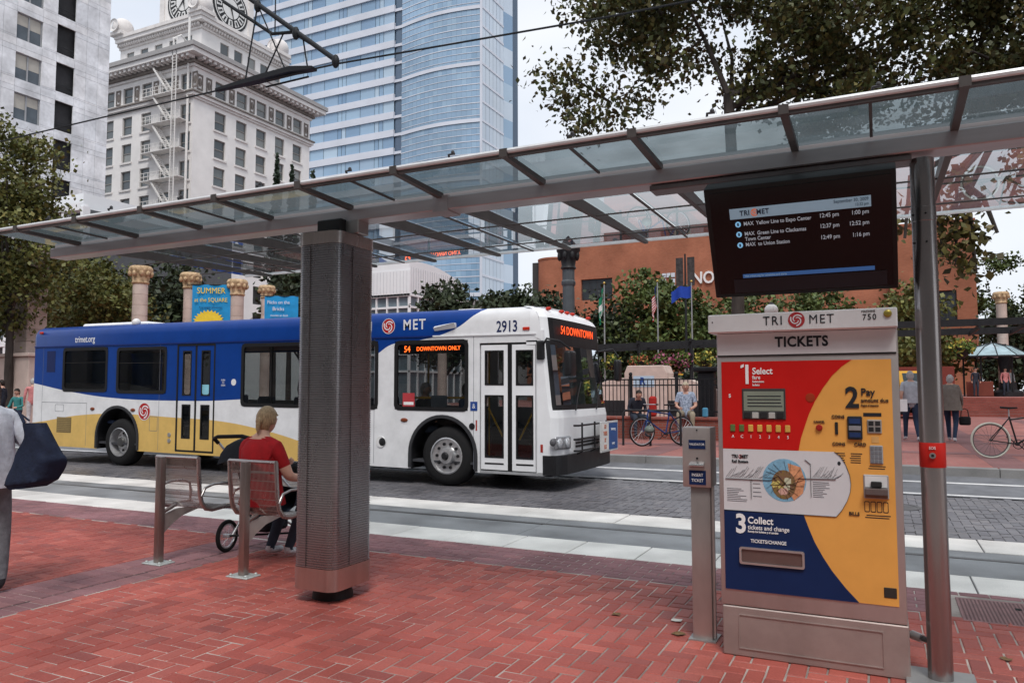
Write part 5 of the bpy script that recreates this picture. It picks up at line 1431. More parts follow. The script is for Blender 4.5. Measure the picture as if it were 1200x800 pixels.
# wheels
m_rimst = M('rim_steel', (.52, .52, .53), .38, metal=.75, var=.18, scale=12)
for k, (c, z, r_) in enumerate(ARCH):
    c = (-6.50, -14.57)[k]
    w = MB().lathe([(.30, .0), (.40, -.005), (.475, .03), (.498, .075), (.498, .25), (.47, .29), (.30, .29)], (c, BY0 + .03, .50), 40, axis='y', caps=False).build('wheel', m_tyre, bus, smooth=40)
    if k == 0: pr2 = [(.305, -.004), (.285, -.012), (.27, .03), (.16, .045), (.135, .02), (.125, -.035), (.06, -.045), (.0, -.047)]
    else: pr2 = [(.305, -.004), (.29, -.014), (.275, .05), (.245, .14), (.16, .16), (.14, .10), (.13, .06), (.0, .05)]
    rim = MB().lathe(pr2, (c, BY0 + .03, .50), 36, axis='y', caps=False).build('rim', m_rimst, w, smooth=35)
    for q in range(10):
        a = 2 * PI * q / 10; rr = .20 if k == 0 else .19; yy = BY0 + (.06 if k == 0 else .18)
        MB().cyl((c + rr * math.cos(a), yy - .012, .5 + rr * math.sin(a)), (c + rr * math.cos(a), yy + .01, .5 + rr * math.sin(a)), .026, 10).build('hand_hole' if k == 0 else 'wheel_nut', m_bblack, rim)
    MB().lathe([(.07, -.05), (.05, -.075), (0, -.08)] if k == 0 else [(.11, .05), (.09, .02), (0, .015)], (c, BY0 + .03, .50), 18, axis='y').build('hub', m_bblack if k == 0 else M('hub_dark', (.08, .08, .08), .5, metal=.5), w, smooth=40)
    c2, z2, r2 = ARCH[k]
    n = 20
    o_ = [(c2 + (r2 + .045) * math.cos(PI * i / n), z2 + (r2 + .045) * math.sin(PI * i / n)) for i in range(n + 1)]
    i_ = [(c2 + (r2 - .01) * math.cos(PI * i / n), z2 + (r2 - .01) * math.sin(PI * i / n)) for i in range(n + 1)]
    o_ = [(o_[0][0], .27)] + o_ + [(o_[-1][0], .27)]; i_ = [(i_[0][0], .27)] + i_ + [(i_[-1][0], .27)]
    fl = MB()
    for i in range(len(o_) - 1): fl.prism([i_[i], o_[i], o_[i + 1], i_[i + 1]], BY0 - .022, BY0 + .02)
    fl.xform(shear); fl.build('wheel_arch_trim', M('arch_rubber', (.035, .036, .04), .6), bus)
    bk = MB().box(c2 - r2, c2 + r2, BY0 + .36, BY0 + .40, .25, z2 + r2); bk.xform(shear); bk.build('arch_liner', m_bblack, bus)
    w2 = MB().lathe([(.28, 0), (.48, .0), (.50, .05), (.50, .24), (.48, .29), (.28, .29)], (c, BY1 - .32, .50), 28, axis='y').build('wheel', m_tyre, bus, smooth=40)
shbox(MB(), -13.9, -7.25, BY0 + .25, BY1 - .25, .24, .35).build('underfloor', m_bblack, bus)

# inside: seats, rails, driver's place
for k, x in enumerate((-16.3, -15.2, -13.7, -13.0, -10.6, -9.7, -8.8, -8.0)):
    for yy in (11.28, 12.95):
        b = MB().box(x - .22, x + .22, yy - .24, yy + .24, .78, .86); b.box(x - .26, x - .19, yy - .23, yy + .23, .80, 1.42); b.xform(shear)
        b.build('passenger_seat', M('seat_blue', (.04, .06, .12), .7, var=.2), bus, bevel=.03)
for x in (-13.3, -11.2, -9.2, -7.4, -6.15):
    q = MB().cyl((x, 11.75, .40), (x, 11.75, 2.44), .017, 8); q.xform(shear); q.build('pole', m_yrail if x > -7.5 else M('pole_steel', (.5, .5, .5), .3, metal=.9), bus, smooth=40)
MB().tube([(-7.45, 10.98, .80), (-7.42, 10.98, 1.40), (-7.30, 10.98, 1.46), (-6.2, 10.98, 1.46)], .018, 8).build('grab_rail', m_yrail, bus, smooth=40)
MB().box(-5.35, -5.25, 12.35, 13.3, .45, 1.55).build('driver_screen', m_intd, bus, bevel=.02)
MB().box(-4.98, -4.60, 11.5, 13.2, .90, 1.20).build('dashboard', m_intd, bus, bevel=.05)
MB().lathe([(.23, 0), (.245, .012), (.23, .024)], (-5.02, 12.80, 1.24), 24).build('steering_wheel', m_bblack, bus, smooth=40)
MB().box(-5.65, -5.58, 12.5, 13.0, .8, 1.7).build('driver_seat', M('seat_blue'), bus, bevel=.03)

# people aboard
m_dkcoat = cloth('dark_coat', (.03, .035, .05)); m_blushirt = cloth('blue_shirt', (.06, .12, .25)); m_whshirt = cloth('white_shirt', (.55, .57, .58)); m_olive = cloth('olive_coat', (.10, .10, .06)); m_dkhair = M('dark_hair', (.02, .015, .012), .5, var=.3, scale=18); m_grhair = M('grey_hair', (.42, .41, .40), .6, var=.25, scale=18)
m_blkshoe = M('dark_shoe')
SITB = dict(SIT, knL=(-.11, .40, .54), anL=(-.11, .42, .12), toL=(-.12, .55, .05), knR=(.11, .40, .54), anR=(.11, .42, .12), toR=(.12, .55, .05))
bz = .40
for lb, x, y, z, sh_c, hr_, rz in (('bus driver in a blue shirt behind the steering wheel', -5.42, 12.75, .44, m_blushirt, m_dkhair, -90), ('bus passenger in a dark coat behind the window with the red sticker', -7.20, 11.28, .40, m_dkcoat, m_grhair, -90),
                                 ('bus passenger in a white shirt by the window before the rear door', -13.55, 11.28, .49, m_whshirt, m_dkhair, -90), ('bus passenger in an olive coat at the window beside the ribbed column', -9.62, 11.28, .44, m_olive, m_dkhair, -90),
                                 ('bus passenger in a blue shirt under the orange route sign', -6.72, 11.9, .40, m_blushirt, m_dkhair, -80)):
    person(lb, (x, y, z), R(rz), SITB, sh_c, m_jean, m_blkshoe, hr_, s=1.0, fingers=False, group='people aboard the bus')

# ================================================================ far side of the street
GZ = .27
m_stone = M('pink_stone', (.56, .45, .40), .8, var=.12, scale=2.5, bump=.15, bscale=25)
m_stoneblk = M_pieces('stone_block', [(.50, .40, .355), (.58, .47, .42), (.54, .43, .38), (.60, .50, .45)], rough=.8, scale=2., stain=.2, bump=.12, bscale=30, fine=.08)
m_ironb = M('black_iron', (.022, .023, .026), .5, var=.2, scale=8)
m_redwall = M_bricktex('square_brick', (.26, .075, .055), (.31, .095, .07), (.24, .16, .14), .21, .07, .008, .85, 'xz', .4, .25, 1.)
m_redwall_top = M_bricktex('square_brick_top', (.30, .10, .08), (.35, .12, .095), (.26, .18, .16), .21, .07, .008, .85, 'xy', .4, .25, 1.)

wl_ = thing('low_brick_wall', 'low red brick wall with two people sitting on it', 'wall', (-5.5, 20.2, GZ))
bx('wall', m_redwall, wl_, -7.9, -3.4, 20.0, 20.45, .24, .80)
bx('coping', m_redwall_top, wl_, -7.95, -3.35, 19.96, 20.49, .80, .87, bevel=.01)
fn = thing('iron_fence', 'black iron picket fence standing behind the low brick wall', 'fence', (-5.5, 20.62, GZ))
for z in (1.0, 1.72, 1.88): bx('rail', m_ironb, fn, -7.6, -3.7, 20.60, 20.64, z - .018, z + .018)
for k in range(4):
    x = -7.6 + 1.3 * k
    p_ = MB().box(x - .04, x + .04, 20.58, 20.66, .27, 1.98).build('post', m_ironb, fn)
    MB().ell((x, 20.62, 2.03), (.055, .055, .06), 10, 8).build('finial', m_ironb, p_, smooth=60)
me_pk = MB().box(-.010, .010, -.010, .010, .60, 1.88).mesh('picket', m_ironb)
for k in range(34):
    link_mesh('picket', me_pk, fn, Vector((-7.49 + .112 * k, 20.62, 0)) - Vector((-5.5, 20.62, GZ)))
m_plaid = M('plaid_shirt', (.16, .22, .36), .85, var=.5, scale=22, col2=(.36, .42, .52))
SITW = dict(SIT, knL=(-.16, .40, .54), anL=(-.15, .38, .10), toL=(-.17, .52, .04), knR=(.16, .40, .54), anR=(.16, .42, .10), toR=(.19, .55, .04))
person('man in a blue plaid shirt sitting on the low brick wall', (-4.58, 19.86, .40), R(180 + 12), SITW, m_plaid, cloth('khaki', (.28, .24, .18)), m_blkshoe, cap=M('cap_tan', (.42, .36, .27), .8), s=1.06, thick=1.25, sleeve=.35)
person('person in a dark coat sitting bent forward on the low brick wall', (-5.92, 19.86, .34), R(180 + 35), dict(SITW, chest=(0, .08, .88), neck=(0, .16, 1.03), head=(0, .24, 1.13), shL=(-.175, .10, .98), shR=(.175, .10, .98)), m_dkcoat, m_jean, m_blkshoe, m_dkhair, s=1.0, thick=1.1)
bx('red_bag_body', M('red_cloth', (.42, .03, .025), .8), thing('red_bag', 'red bag on the low wall beside the person in a dark coat', 'bag', (-5.55, 20.2, .87)), -5.66, -5.46, 20.12, 20.30, .87, 1.42, bevel=.05)
bx('bottle_body', M('bottle_blue', (.10, .35, .55), .3), thing('blue_bag', 'small blue bag on the wall beside the man in plaid', 'bag', (-4.15, 20.2, .87)), -4.22, -4.08, 20.12, 20.26, .87, 1.12, bevel=.03)

# bicycles and rack
def bicycle(label, rear, front, frame_m, tyre_m, rim_m, drop=.0):
    rear, front = Vector(rear), Vector(front); d = (front - rear).normalized(); sd = d.cross(Vector((0, 0, 1)))
    r = .345; t = thing('bicycle', label, 'bicycle', (rear + front) / 2)
    up = Vector((0, 0, 1)); L = (front - rear).length
    rc, fc = rear + up * r, front + up * r
    w1 = spoked_wheel(t, rc, r, sd, .020, 18, rimm=rim_m, spk=.002, tyre=tyre_m); w2 = spoked_wheel(t, fc, r, sd, .020, 18, rimm=rim_m, spk=.002, tyre=tyre_m)
    bb = rear + d * (L * .41) + up * .28; st_ = rear + d * (L * .30) + up * .80; hd = front - d * (L * .17) + up * .82; hb0 = front - d * (L * .12) + up * .62
    f = MB().tube([bb, st_], .016, 8).tube([bb, hb0], .019, 8).tube([st_ - up * .06, hd], .017, 8).tube([hd + up * .05, hb0], .019, 8)
    for s_ in (-1, 1):
        f.tube([bb, rc + sd * s_ * .06], .010, 6); f.tube([st_ - up * .03, rc + sd * s_ * .06], .009, 6); f.tube([hb0, hb0 + d * .03 - up * .08 + sd * s_ * .05, fc + sd * s_ * .05], .011, 6)
    f.build('frame', frame_m, t, smooth=50)
    s1 = MB().tube([st_, st_ + up * .14], .012, 8).build('seat_post', m_alu, t)
    sp = st_ + up * .16
    MB().loft([[sp - d * .13 + sd * x + up * z for x, z in ((-.08, .03), (.08, .03), (.08, -.01), (-.08, -.01))], [sp + sd * x + up * z for x, z in ((-.06, .02), (.06, .02), (.05, -.02), (-.05, -.02))], [sp + d * .15 + sd * x + up * z for x, z in ((-.018, .02), (.018, .02), (.015, -.01), (-.015, -.01))]]).build('saddle', m_foam, t, bevel=.012)
    hh = hd + up * .16 + d * .04
    MB().tube([hd + up * .03, hh], .013, 8).tube([hh + sd * .30 - d * .12, hh + sd * .16, hh, hh - sd * .16, hh - sd * .30 - d * .12], .012, 8).build('handlebar', m_alu, t, smooth=50)
    for s_ in (-1, 1): MB().cyl(hh + sd * s_ * .30 - d * .12, hh + sd * s_ * .23 - d * .07, .017, 8).build('grip', m_foam, t)
    ch = MB().tube([bb - sd * .04, bb + sd * .04], .03, 10); 
    n = 24; a = d; b = up
    ch.tube([bb + sd * .045 + (a * math.cos(2 * PI * i / n) + b * math.sin(2 * PI * i / n)) * .085 for i in range(n)], .008, 6, closed=True)
    ch.tube([bb + sd * .06, bb + sd * .06 + d * .12 - up * .12], .010, 6); ch.tube([bb - sd * .06, bb - sd * .06 - d * .12 + up * .12], .010, 6)
    cr = ch.build('crank', m_ironb, t, smooth=50)
    for s_, e in ((1, d * .12 - up * .12), (-1, -d * .12 + up * .12)):
        q = bb + sd * s_ * .10 + e; MB().obox(q, .05, .09, .02).build('pedal', m_ironb, cr)
    return t
m_bbl = M('bike_blue', (.02, .05, .18), .3, var=.1); m_bbk = M('bike_black', (.02, .02, .022), .3, var=.1)
bicycle('blue bicycle locked to the black rack in front of the low wall', (-4.30, 18.15, GZ), (-5.04, 17.36, GZ), m_bbl, m_tyre, m_alu)
bicycle('black bicycle with pale tyres parked on the far pavement near the kerb', (1.88, 17.10, GZ), (2.95, 17.30, GZ), m_bbk, M('tyre_pale', (.50, .52, .46), .7), M('rim_dark', (.10, .10, .10), .4, metal=.6))
rk_ = thing('bike_rack', 'black tubular bike rack on the far pavement beside the blue bicycle', 'bike rack', (-5.0, 17.75, GZ))
MB().tube([(-5.56, 17.55, GZ), (-5.56, 17.55, 1.04), (-5.50, 17.56, 1.10), (-4.30, 17.80, 1.10), (-4.24, 17.81, 1.04), (-4.24, 17.81, GZ)], .028, 10).build('hoop', m_ironb, rk_, smooth=50)
MB().cyl((-4.93, 17.67, GZ), (-4.93, 17.67, 1.08), .028, 10).build('upright', m_ironb, rk_, smooth=50)
hp_ = thing('bicycle_helmet', 'grey green bicycle helmet hanging on the front wheel of the blue bicycle', 'helmet', (-4.86, 17.36, .55))
MB().ell((-4.86, 17.34, .66), (.12, .12, .10), 14, 8).build('shell', M('helmet_green', (.14, .17, .15), .35), hp_, smooth=60)
MB().tube([(-4.98, 17.34, .66), (-4.9, 17.22, .62), (-4.76, 17.26, .62), (-4.74, 17.34, .66)], .012, 6).build('rim', m_ironb, hp_)

# ornate iron lamp column behind the bus
lp = thing('lamp_column', 'grey iron lamp column with an ornate dark capital behind the bus', 'lamp post', (-7.0, 17.7, GZ))
m_lampg = M('lamp_grey', (.085, .095, .105), .5, var=.15, scale=4)
sec_ = []
for z, r_ in ((.27, .32), (.55, .32), (.60, .24), (1.1, .21), (1.2, .175), (4.2, .150), (4.25, .18), (4.32, .18), (4.36, .155), (4.62, .155)):
    sec_.append([(-7.0 + r_ * (1 - .05 * (j % 2)) * math.cos(2 * PI * j / 24), 17.7 + r_ * (1 - .05 * (j % 2)) * math.sin(2 * PI * j / 24), z) for j in range(24)])
shf = MB().loft(sec_).build('shaft', m_lampg, lp, smooth=30)
cpt = MB().lathe([(.155, 4.62), (.20, 4.66), (.17, 4.72), (.19, 4.85), (.25, 5.02), (.30, 5.10), (.30, 5.18), (.24, 5.22), (.10, 5.40), (.0, 5.5)], (-7.0, 17.7, 0), 20).build('capital', M('lamp_dark', (.028, .028, .03), .5), lp, smooth=40)
for k in range(8):
    a = 2 * PI * k / 8; MB().ell((-7.0 + .24 * math.cos(a), 17.7 + .24 * math.sin(a), 4.97), (.06, .06, .11), 8, 6).build('leaf_ornament', MATS['lamp_dark'], cpt, smooth=60)
gl = thing('globe_lamp', 'street lamp with a white globe standing behind the ticket machine', 'street lamp', (-3.0, 24.9, GZ))
MB().lathe([(.12, .27), (.12, .6), (.06, .7), (.05, 3.8), (.09, 3.86), (.09, 3.92)], (-3.0, 24.9, 0), 16).build('post', m_ironb, gl, smooth=40)
MB().ell((-3.0, 24.9, 4.08), (.21, .21, .21), 18, 12).build('globe', M('globe_white', (.78, .77, .74), .25, var=.05), gl, smooth=60)
MB().lathe([(.10, 4.27), (.06, 4.31), (.0, 4.36)], (-3.0, 24.9, 0), 12).build('cap', m_ironb, gl, smooth=40)
ic = thing('iron_pillar', 'square black iron pillar at the end of the picket fence', 'pillar', (-4.45, 22.0, GZ))
MB().box(-4.68, -4.22, 21.8, 22.2, .27, 2.10).build('shaft', m_ironb, ic, bevel=.03)
MB().box(-4.80, -4.10, 21.7, 22.3, 2.10, 2.24).build('cap', m_ironb, ic, bevel=.03)

# people on the far pavement
m_grj = cloth('grey_jacket', (.19, .17, .15)); m_jeans = cloth('blue_jeans', (.028, .045, .085)); m_lshirt = cloth('light_shirt', (.42, .45, .50))
person('man in a light shirt and jeans walking away beside the round post', (.72, 22.2, GZ), R(10), WALK, m_lshirt, m_jeans, m_shoe, m_grhair, s=1.045, sleeve=.35, thick=1.08,
       top=(m_lshirt, [(0, -.01, 1.45, .10, .08), (0, 0, 1.41, .18, .12), (0, 0, 1.28, .21, .14), (0, 0, 1.1, .195, .15), (0, 0, .93, .205, .165)], 'shirt'))
person('woman in a grey jacket and jeans walking away with a black handbag', (1.62, 22.3, GZ), R(-14), WALK, m_grj, m_jeans, m_shoe, m_grhair, s=.985, thick=1.1,
       top=(m_grj, [(0, -.01, 1.46, .09, .075), (0, 0, 1.42, .18, .12), (0, 0, 1.30, .225, .15), (0, 0, 1.10, .215, .165), (0, 0, .92, .245, .19), (0, 0, .80, .262, .20)], 'jacket'))
hg = thing('handbag', 'black handbag in the hand of the woman in the grey jacket', 'handbag', (1.92, 22.45, .80))
MB().box(1.80, 2.06, 22.40, 22.52, .68, .90).build('bag', m_foam, hg, bevel=.04, seg=2, smooth=50)
MB().tube([(1.84, 22.46, .88), (1.86, 22.46, 1.06), (1.93, 22.46, 1.10), (2.0, 22.46, 1.06), (2.02, 22.46, .88)], .012, 6).build('handle', m_foam, hg, smooth=50)
cd = thing('paper_sign', 'white paper sign on a thin stand beside the walking man', 'sign', (.35, 21.0, GZ))
MB().cyl((.35, 21.0, GZ), (.35, 21.0, 1.25), .02, 8).build('stand', m_ironb, cd); bx('sheet', M('sheet_white', (.7, .72, .74), .6), cd, .10, .60, 20.97, 20.98, 1.05, 1.35)
m_pink = cloth('pink_shirt', (.55, .22, .22)); m_teal = cloth('teal_shirt', (.05, .22, .22)); m_lpants = cloth('light_trousers', (.50, .50, .52))
person('person in a pink shirt and light trousers standing behind the rear of the bus', (-26.3, 16.3, GZ), R(60), STAND, m_pink, m_lpants, m_shoe, m_grhair, s=1.03, fingers=False)
person('person in a teal shirt sitting by the stone plinth', (-27.3, 16.4, .30), R(200), SITW, m_teal, m_jean, m_blkshoe, m_dkhair, s=1.05, fingers=False)
person('person in a dark coat standing beside the stone plinth', (-27.9, 16.2, GZ), R(120), STAND, m_dkcoat, m_jean, m_blkshoe, m_dkhair, s=1.0, fingers=False)

# stone columns of the square
m_cap = M('capital_gold', (.40, .26, .13), .7, var=.4, scale=8, bump=.6, bscale=10, col2=(.52, .38, .24))
def stone_column(label, x, y, top, base=GZ, k=.76):
    t = thing('stone_column', label, 'column', (x, y, base), 'columns around the square')
    h0 = base
    MB().box(x - .52 * k, x + .52 * k, y - .52 * k, y + .52 * k, base, base + .5).build('plinth', m_stone, t, bevel=.03)
    zt = top - .72; n = max(4, int((zt - base - .5) / .42)); dz = (zt - base - .5) / n
    for i in range(n):
        r_ = .40 * k * (1 - .08 * i / n)
        MB().lathe([(r_ - .012, 0), (r_, .012), (r_ - .002, dz - .014), (r_ - .012, dz - .002)], (x, y, base + .5 + dz * i), 18).build('drum', m_stoneblk, t, smooth=35)
    c = MB().lathe([(.38 * k, zt), (.44 * k, zt + .06), (.40 * k, zt + .12), (.46 * k, zt + .34), (.58 * k, zt + .52), (.60 * k, zt + .60), (.56 * k, zt + .66), (.50 * k, zt + .72)], (x, y, 0), 20).build('capital', m_cap, t, smooth=40)
    for i in range(10):
        a = 2 * PI * i / 10; MB().ell((x + .53 * k * math.cos(a), y + .53 * k * math.sin(a), zt + .42), (.11 * k, .11 * k, .15 * k), 8, 6).build('ornament', m_cap, c, smooth=60)
    return t
stone_column('stone column with gold capital standing apart, clear of both banners', -26.45, 20.5, 6.55)
stone_column('stone column with gold capital on the rear bus end side of the summer banner', -27.1, 23.5, 6.75)
stone_column('stone column with gold capital between the two blue banners', -25.25, 24.4, 6.45)
stone_column('stone column with gold capital beside the smaller blue banner', -29.9, 31.0, 7.3)
stone_column('stone column with gold capital behind the glass-roofed kiosk', 6.8, 54.1, 7.5, 1.2)
for lb, x, y, top in (('stone column with gold capital behind the bus, seen over the roof beside the ribbed shelter column', -24.5, 40.5, 6.0), ('stone column with gold capital behind the bus roof below the white pavilion', -21.8, 42.0, 5.7)):
    stone_column(lb, x, y, top)
sp_ = thing('stone_pier', 'pink stone pier on a block plinth behind the rear of the bus', 'pier', (-28.6, 17.3, GZ))
bx('plinth', m_stone, sp_, -29.6, -27.75, 17.0, 18.2, GZ, 2.85, bevel=.03); bx('plinth_cap', m_stone, sp_, -29.7, -27.65, 16.9, 18.3, 2.85, 2.98, bevel=.02)
for k in range(9): MB().box(-29.15, -28.35, 17.25, 18.0, 2.98 + k * .46, 2.98 + k * .46 + .452).build('block', m_stoneblk, sp_, bevel=.015)
# banners
m_ban = M('banner_blue', (.02, .27, .58), .7, var=.15, scale=2); m_bany = M('banner_yellow', (.80, .58, .05), .7, var=.1)
def banner(label, x0, y0, x1, y1, z0, z1, lines, sun_):
    t = thing('banner', label, 'banner', (x0, y0, z0)); ang = math.atan2(y1 - y0, x1 - x0); L = math.hypot(x1 - x0, y1 - y0)
    t.rotation_euler = (0, 0, ang)
    n = 12; vs = []
    for i in range(n + 1):
        for j in (0, 1): vs.append((L * i / n, .03 * math.sin(i * 1.1), j * (z1 - z0)))
    MB().add(vs, [(2 * i, 2 * i + 2, 2 * i + 3, 2 * i + 1) for i in range(n)]).build('sheet', m_ban, t, local=True, smooth=60, clean=False)
    for s_, fx_, fz, sz, mt in lines:
        o = text('banner_lettering', s_, sz, mt, t, (0, 0, 0), ext=.004); o.location = (L * fx_, -.06, (z1 - z0) * fz)
    if sun_:
        r2 = random.Random(5); pts = []
        for i in range(26):
            a = PI * i / 25; rr = (.42 if i % 2 else .34) * L; pts.append((L * .45 + rr * math.cos(a), .36 + max(-.3, rr * .80 * math.sin(a))))
        MB().prism(pts, -.05, -.055).build('sun_print', m_bany, t, local=True)
    for z in (0, z1 - z0): MB().cyl((-.25, 0, z), (L + .25, 0, z), .02, 6).build('rod', m_ironb, t, local=True)
banner('blue banner reading SUMMER at the SQUARE with a yellow sun', -26.75, 23.30, -25.35, 24.12, 4.2, 6.2, [('SUMMER', .5, .86, .36, m_bany), ('at the SQUARE', .5, .66, .25, m_bany), ('Free events all summer', .5, .50, .12, m_navyprint)], True)
banner('smaller blue banner with white lettering and a small white mark', -26.85, 27.7, -25.45, 28.5, 4.6, 6.2, [('Flicks on the', .42, .80, .24, m_bprint), ('Bricks', .42, .60, .26, m_bprint), ('movies at dusk', .45, .40, .16, m_bprint)], False)

# monument, flags, pergola, baskets, kiosk
mo = thing('stone_monument', 'stepped pale stone monument with sloping wings and a blue and white panel', 'monument', (-8.8, 31.5, GZ))
MB().prism([(-9.75, .27), (-9.75, 2.30), (-9.62, 2.62), (-8.05, 2.62), (-7.92, 2.30), (-7.92, .27)], 31.0, 32.2).build('centre_block', m_stone, mo, bevel=.03)
for s_, pts in ((0, [(-11.9, .27), (-11.9, 1.55), (-10.4, 2.05), (-9.755, 2.12), (-9.755, .27)]), (1, [(-7.915, .27), (-7.915, 2.12), (-7.0, 2.02), (-6.0, 1.60), (-6.0, .27)])):
    MB().prism(pts, 31.2, 32.0).build('wing', m_stone, mo, bevel=.02)
pn = bx('panel', M('panel_pale', (.42, .55, .68), .5), mo, -9.35, -8.45, 30.985, 30.998, 1.72, 2.18)
text('panel_mark', 'R', .42, M('mark_blue', (.03, .08, .30), .5, var=0), pn, (-8.95, 30.98, 1.95), bold=.02)
bx('dark_opening', m_ironb, mo, -10.9, -6.6, 31.18, 31.198, .5, 1.15)
def flag_pole(label, x, y, top): 
    t = thing('flag_pole', label, 'flag pole', (x, y, GZ))
    MB().tube([(x, y, GZ), (x, y, top)], [.055, .03], 10).build('pole', M('pole_grey', (.38, .39, .40), .4, metal=.5), t, smooth=40)
    MB().ell((x, y, top + .06), (.07, .07, .07), 10, 8).build('ball', M('ball_gold', (.5, .35, .1), .3, metal=.7), t, smooth=60)
def flag(label, x, y, top, w, h, col_fn, mats, flying):
    t = thing('flag', label, 'flag', (x, y, top - h)); mb = MB(); nu, nv = 16, 13
    P = []
    for i in range(nu + 1):
        for j in range(nv + 1):
            u, v = i / nu, j / nv
            if flying: P.append((x + flying * (w * u * .95), y + .10 * math.sin(u * 9), top - h * v - .22 * w * u * u - .05 * math.sin(u * 8)))
            else: P.append((x - .05 - .26 * u - .06 * math.sin(u * 10 + v * 2), y + .10 * math.sin(u * 16) * (.4 + .6 * v), top - h * v * (1 + .25 * u) - .60 * w * u * (1 - .25 * v)))
    mb.v = P
    for i in range(nu):
        for j in range(nv):
            mb.f.append((i * (nv + 1) + j, i * (nv + 1) + j + 1, (i + 1) * (nv + 1) + j + 1, (i + 1) * (nv + 1) + j)); mb.m.append(col_fn(i / nu, j / nv, j))
    mb.build('cloth', mats, t, smooth=60, clean=False)
fr_, fw_, fb_, fg_, fy_ = M('flag_red', (.50, .03, .04), .8), M('flag_white', (.75, .75, .75), .8), M('flag_blue', (.02, .03, .14), .8), M('flag_green', (.02, .22, .12), .8), M('flag_gold', (.6, .4, .05), .8)
flag_pole('flag pole carrying the green and white flag', -13.0, 38.0, 7.2); flag_pole('flag pole carrying the striped flag', -10.45, 39.2, 7.3); flag_pole('flag pole carrying the blue flag', -8.85, 40.1, 7.3)
flag('green flag with white stripes hanging down its pole', -13.0, 38.0, 7.05, 1.5, 1.1, lambda u, v, j: 1 if abs(v - .5) < .12 or abs(u - .4) < .08 else 0, [fg_, fw_], 0)
flag('red and white striped flag hanging down its pole', -10.45, 39.2, 7.15, 1.6, 1.0, lambda u, v, j: 2 if (u < .4 and v < .54) else (0 if j % 2 == 0 else 1), [fr_, fw_, fb_], 0)
flag('plain dark blue flag flying from its pole', -8.85, 40.1, 7.15, 1.15, .62, lambda u, v, j: 0, [M('flag_royal', (.02, .06, .36), .8)], -1)
l2 = thing('banner_lamp_post', 'tall dark lamp post with two narrow banners in front of the brick store', 'lamp post', (-9.0, 39.8, GZ))
MB().tube([(-9.60, 42, GZ), (-9.60, 42, 9.2)], [.09, .05], 10).build('post', m_ironb, l2, smooth=40)
for s_ in (-1, 1): bx('banner', M('banner_dark', (.05, .045, .045), .8, var=.6, scale=5), l2, -9.60 + s_ * .32 - .2, -9.60 + s_ * .32 + .2, 41.98, 42.02, 7.4, 9.0)

pg = thing('pergola', 'long dark steel pergola hung with flower baskets behind the monument', 'pergola', (-9, 36, GZ))
for k, (a, b_) in enumerate((((-15.5, 34.6, 3.62), (-3.4, 37.6, 3.98)), ((-15.3, 36.6, 3.62), (-3.2, 39.6, 3.98)))):
    MB().bar(a, b_, .12, .26).build('beam', m_ironb, pg)
for k in range(6):
    u = k / 5; x = -15.3 + 12.0 * u; y = 34.65 + 2.95 * u; z = 3.5 + .36 * u
    MB().cyl((x, y, GZ), (x, y, z), .09, 10).build('post', m_ironb, pg, smooth=40)
    MB().bar((x, y - .3, z + .26), (x, y + 2.3, z + .26), .08, .14).build('cross_beam', m_ironb, pg)
pg2 = thing('pergola', 'dark steel pergola beam structure in front of the glass-roofed kiosk', 'pergola', (4, 36, GZ))
for y, z in ((35, 4.25), (38, 4.1)):
    MB().bar((-2.5, y, z), (10.5, y, z), .14, .28).build('beam', m_ironb, pg2)
for k in range(9):
    x = -2.4 + 1.5 * k
    MB().bar((x, 34.6, 4.05), (x, 38.6, 4.0), .08, .16).build('cross_beam', m_ironb, pg2)
for x in (-2.0, 8.6): MB().cyl((x, 35, GZ), (x, 35, 4.1), .12, 10).build('post', m_ironb, pg2, smooth=40)
m_bleaf = M_pieces('basket_leaf', [(.05, .09, .02), (.10, .14, .03), (.07, .10, .03)], rough=.7, bump=0)
def hanging_basket(label, x, y, z, cols, r_=.42, seed=1):
    t = thing('flower_basket', label, 'flower basket', (x, y, z - .6), 'flower baskets hung on the pergola')
    MB().lathe([(.05, -.5), (.20, -.42), (.28, -.22), (.30, -.1)], (x, y, z), 12).build('bowl', m_ironb, t, smooth=40)
    rr = random.Random(seed); lv, fl = MB(), MB()
    for i in range(260):
        d = Vector((rr.gauss(0, 1), rr.gauss(0, 1), rr.gauss(0, 1))).normalized() * r_ * rr.random() ** .35
        c = Vector((x, y, z - .12)) + Vector((d.x, d.y, d.z * .85)); s_ = .06 + .05 * rr.random()
        a = Vector((rr.gauss(0, 1), rr.gauss(0, 1), rr.gauss(0, 1))).normalized(); b = a.orthogonal().normalized()
        (fl if rr.random() < .38 else lv).add([c - a * s_, c + b * s_ * .6, c + a * s_, c - b * s_ * .6], [(0, 1, 2, 3)])
    tag(lv.build('leaves', m_bleaf, t, clean=False), kind='stuff'); tag(fl.build('flowers', M_pieces('flower_' + seed_name(cols), cols, rough=.7, bump=0), t, clean=False), kind='stuff')
    MB().cyl((x, y, z - .1), (x, y, z + .75), .008, 5).build('chain', m_ironb, t)
def seed_name(c): return 'tone_%d' % int(sum(c[0]) * 1000)
PINK = [(.42, .10, .20), (.50, .20, .28), (.36, .06, .14)]; YEL = [(.42, .34, .05), (.50, .42, .10), (.34, .28, .06)]; ORG = [(.45, .16, .06), (.40, .10, .06), (.5, .25, .1)]
bask = [(-14.0, ORG, 'orange'), (-12.9, ORG, 'deep orange'), (-11.75, YEL, 'yellow'), (-10.5, ORG, 'rusty orange'), (-9.45, PINK, 'pink'), (-8.5, PINK, 'bright pink'), (-7.5, YEL, 'yellow and green'), (-6.5, PINK, 'pale pink')]
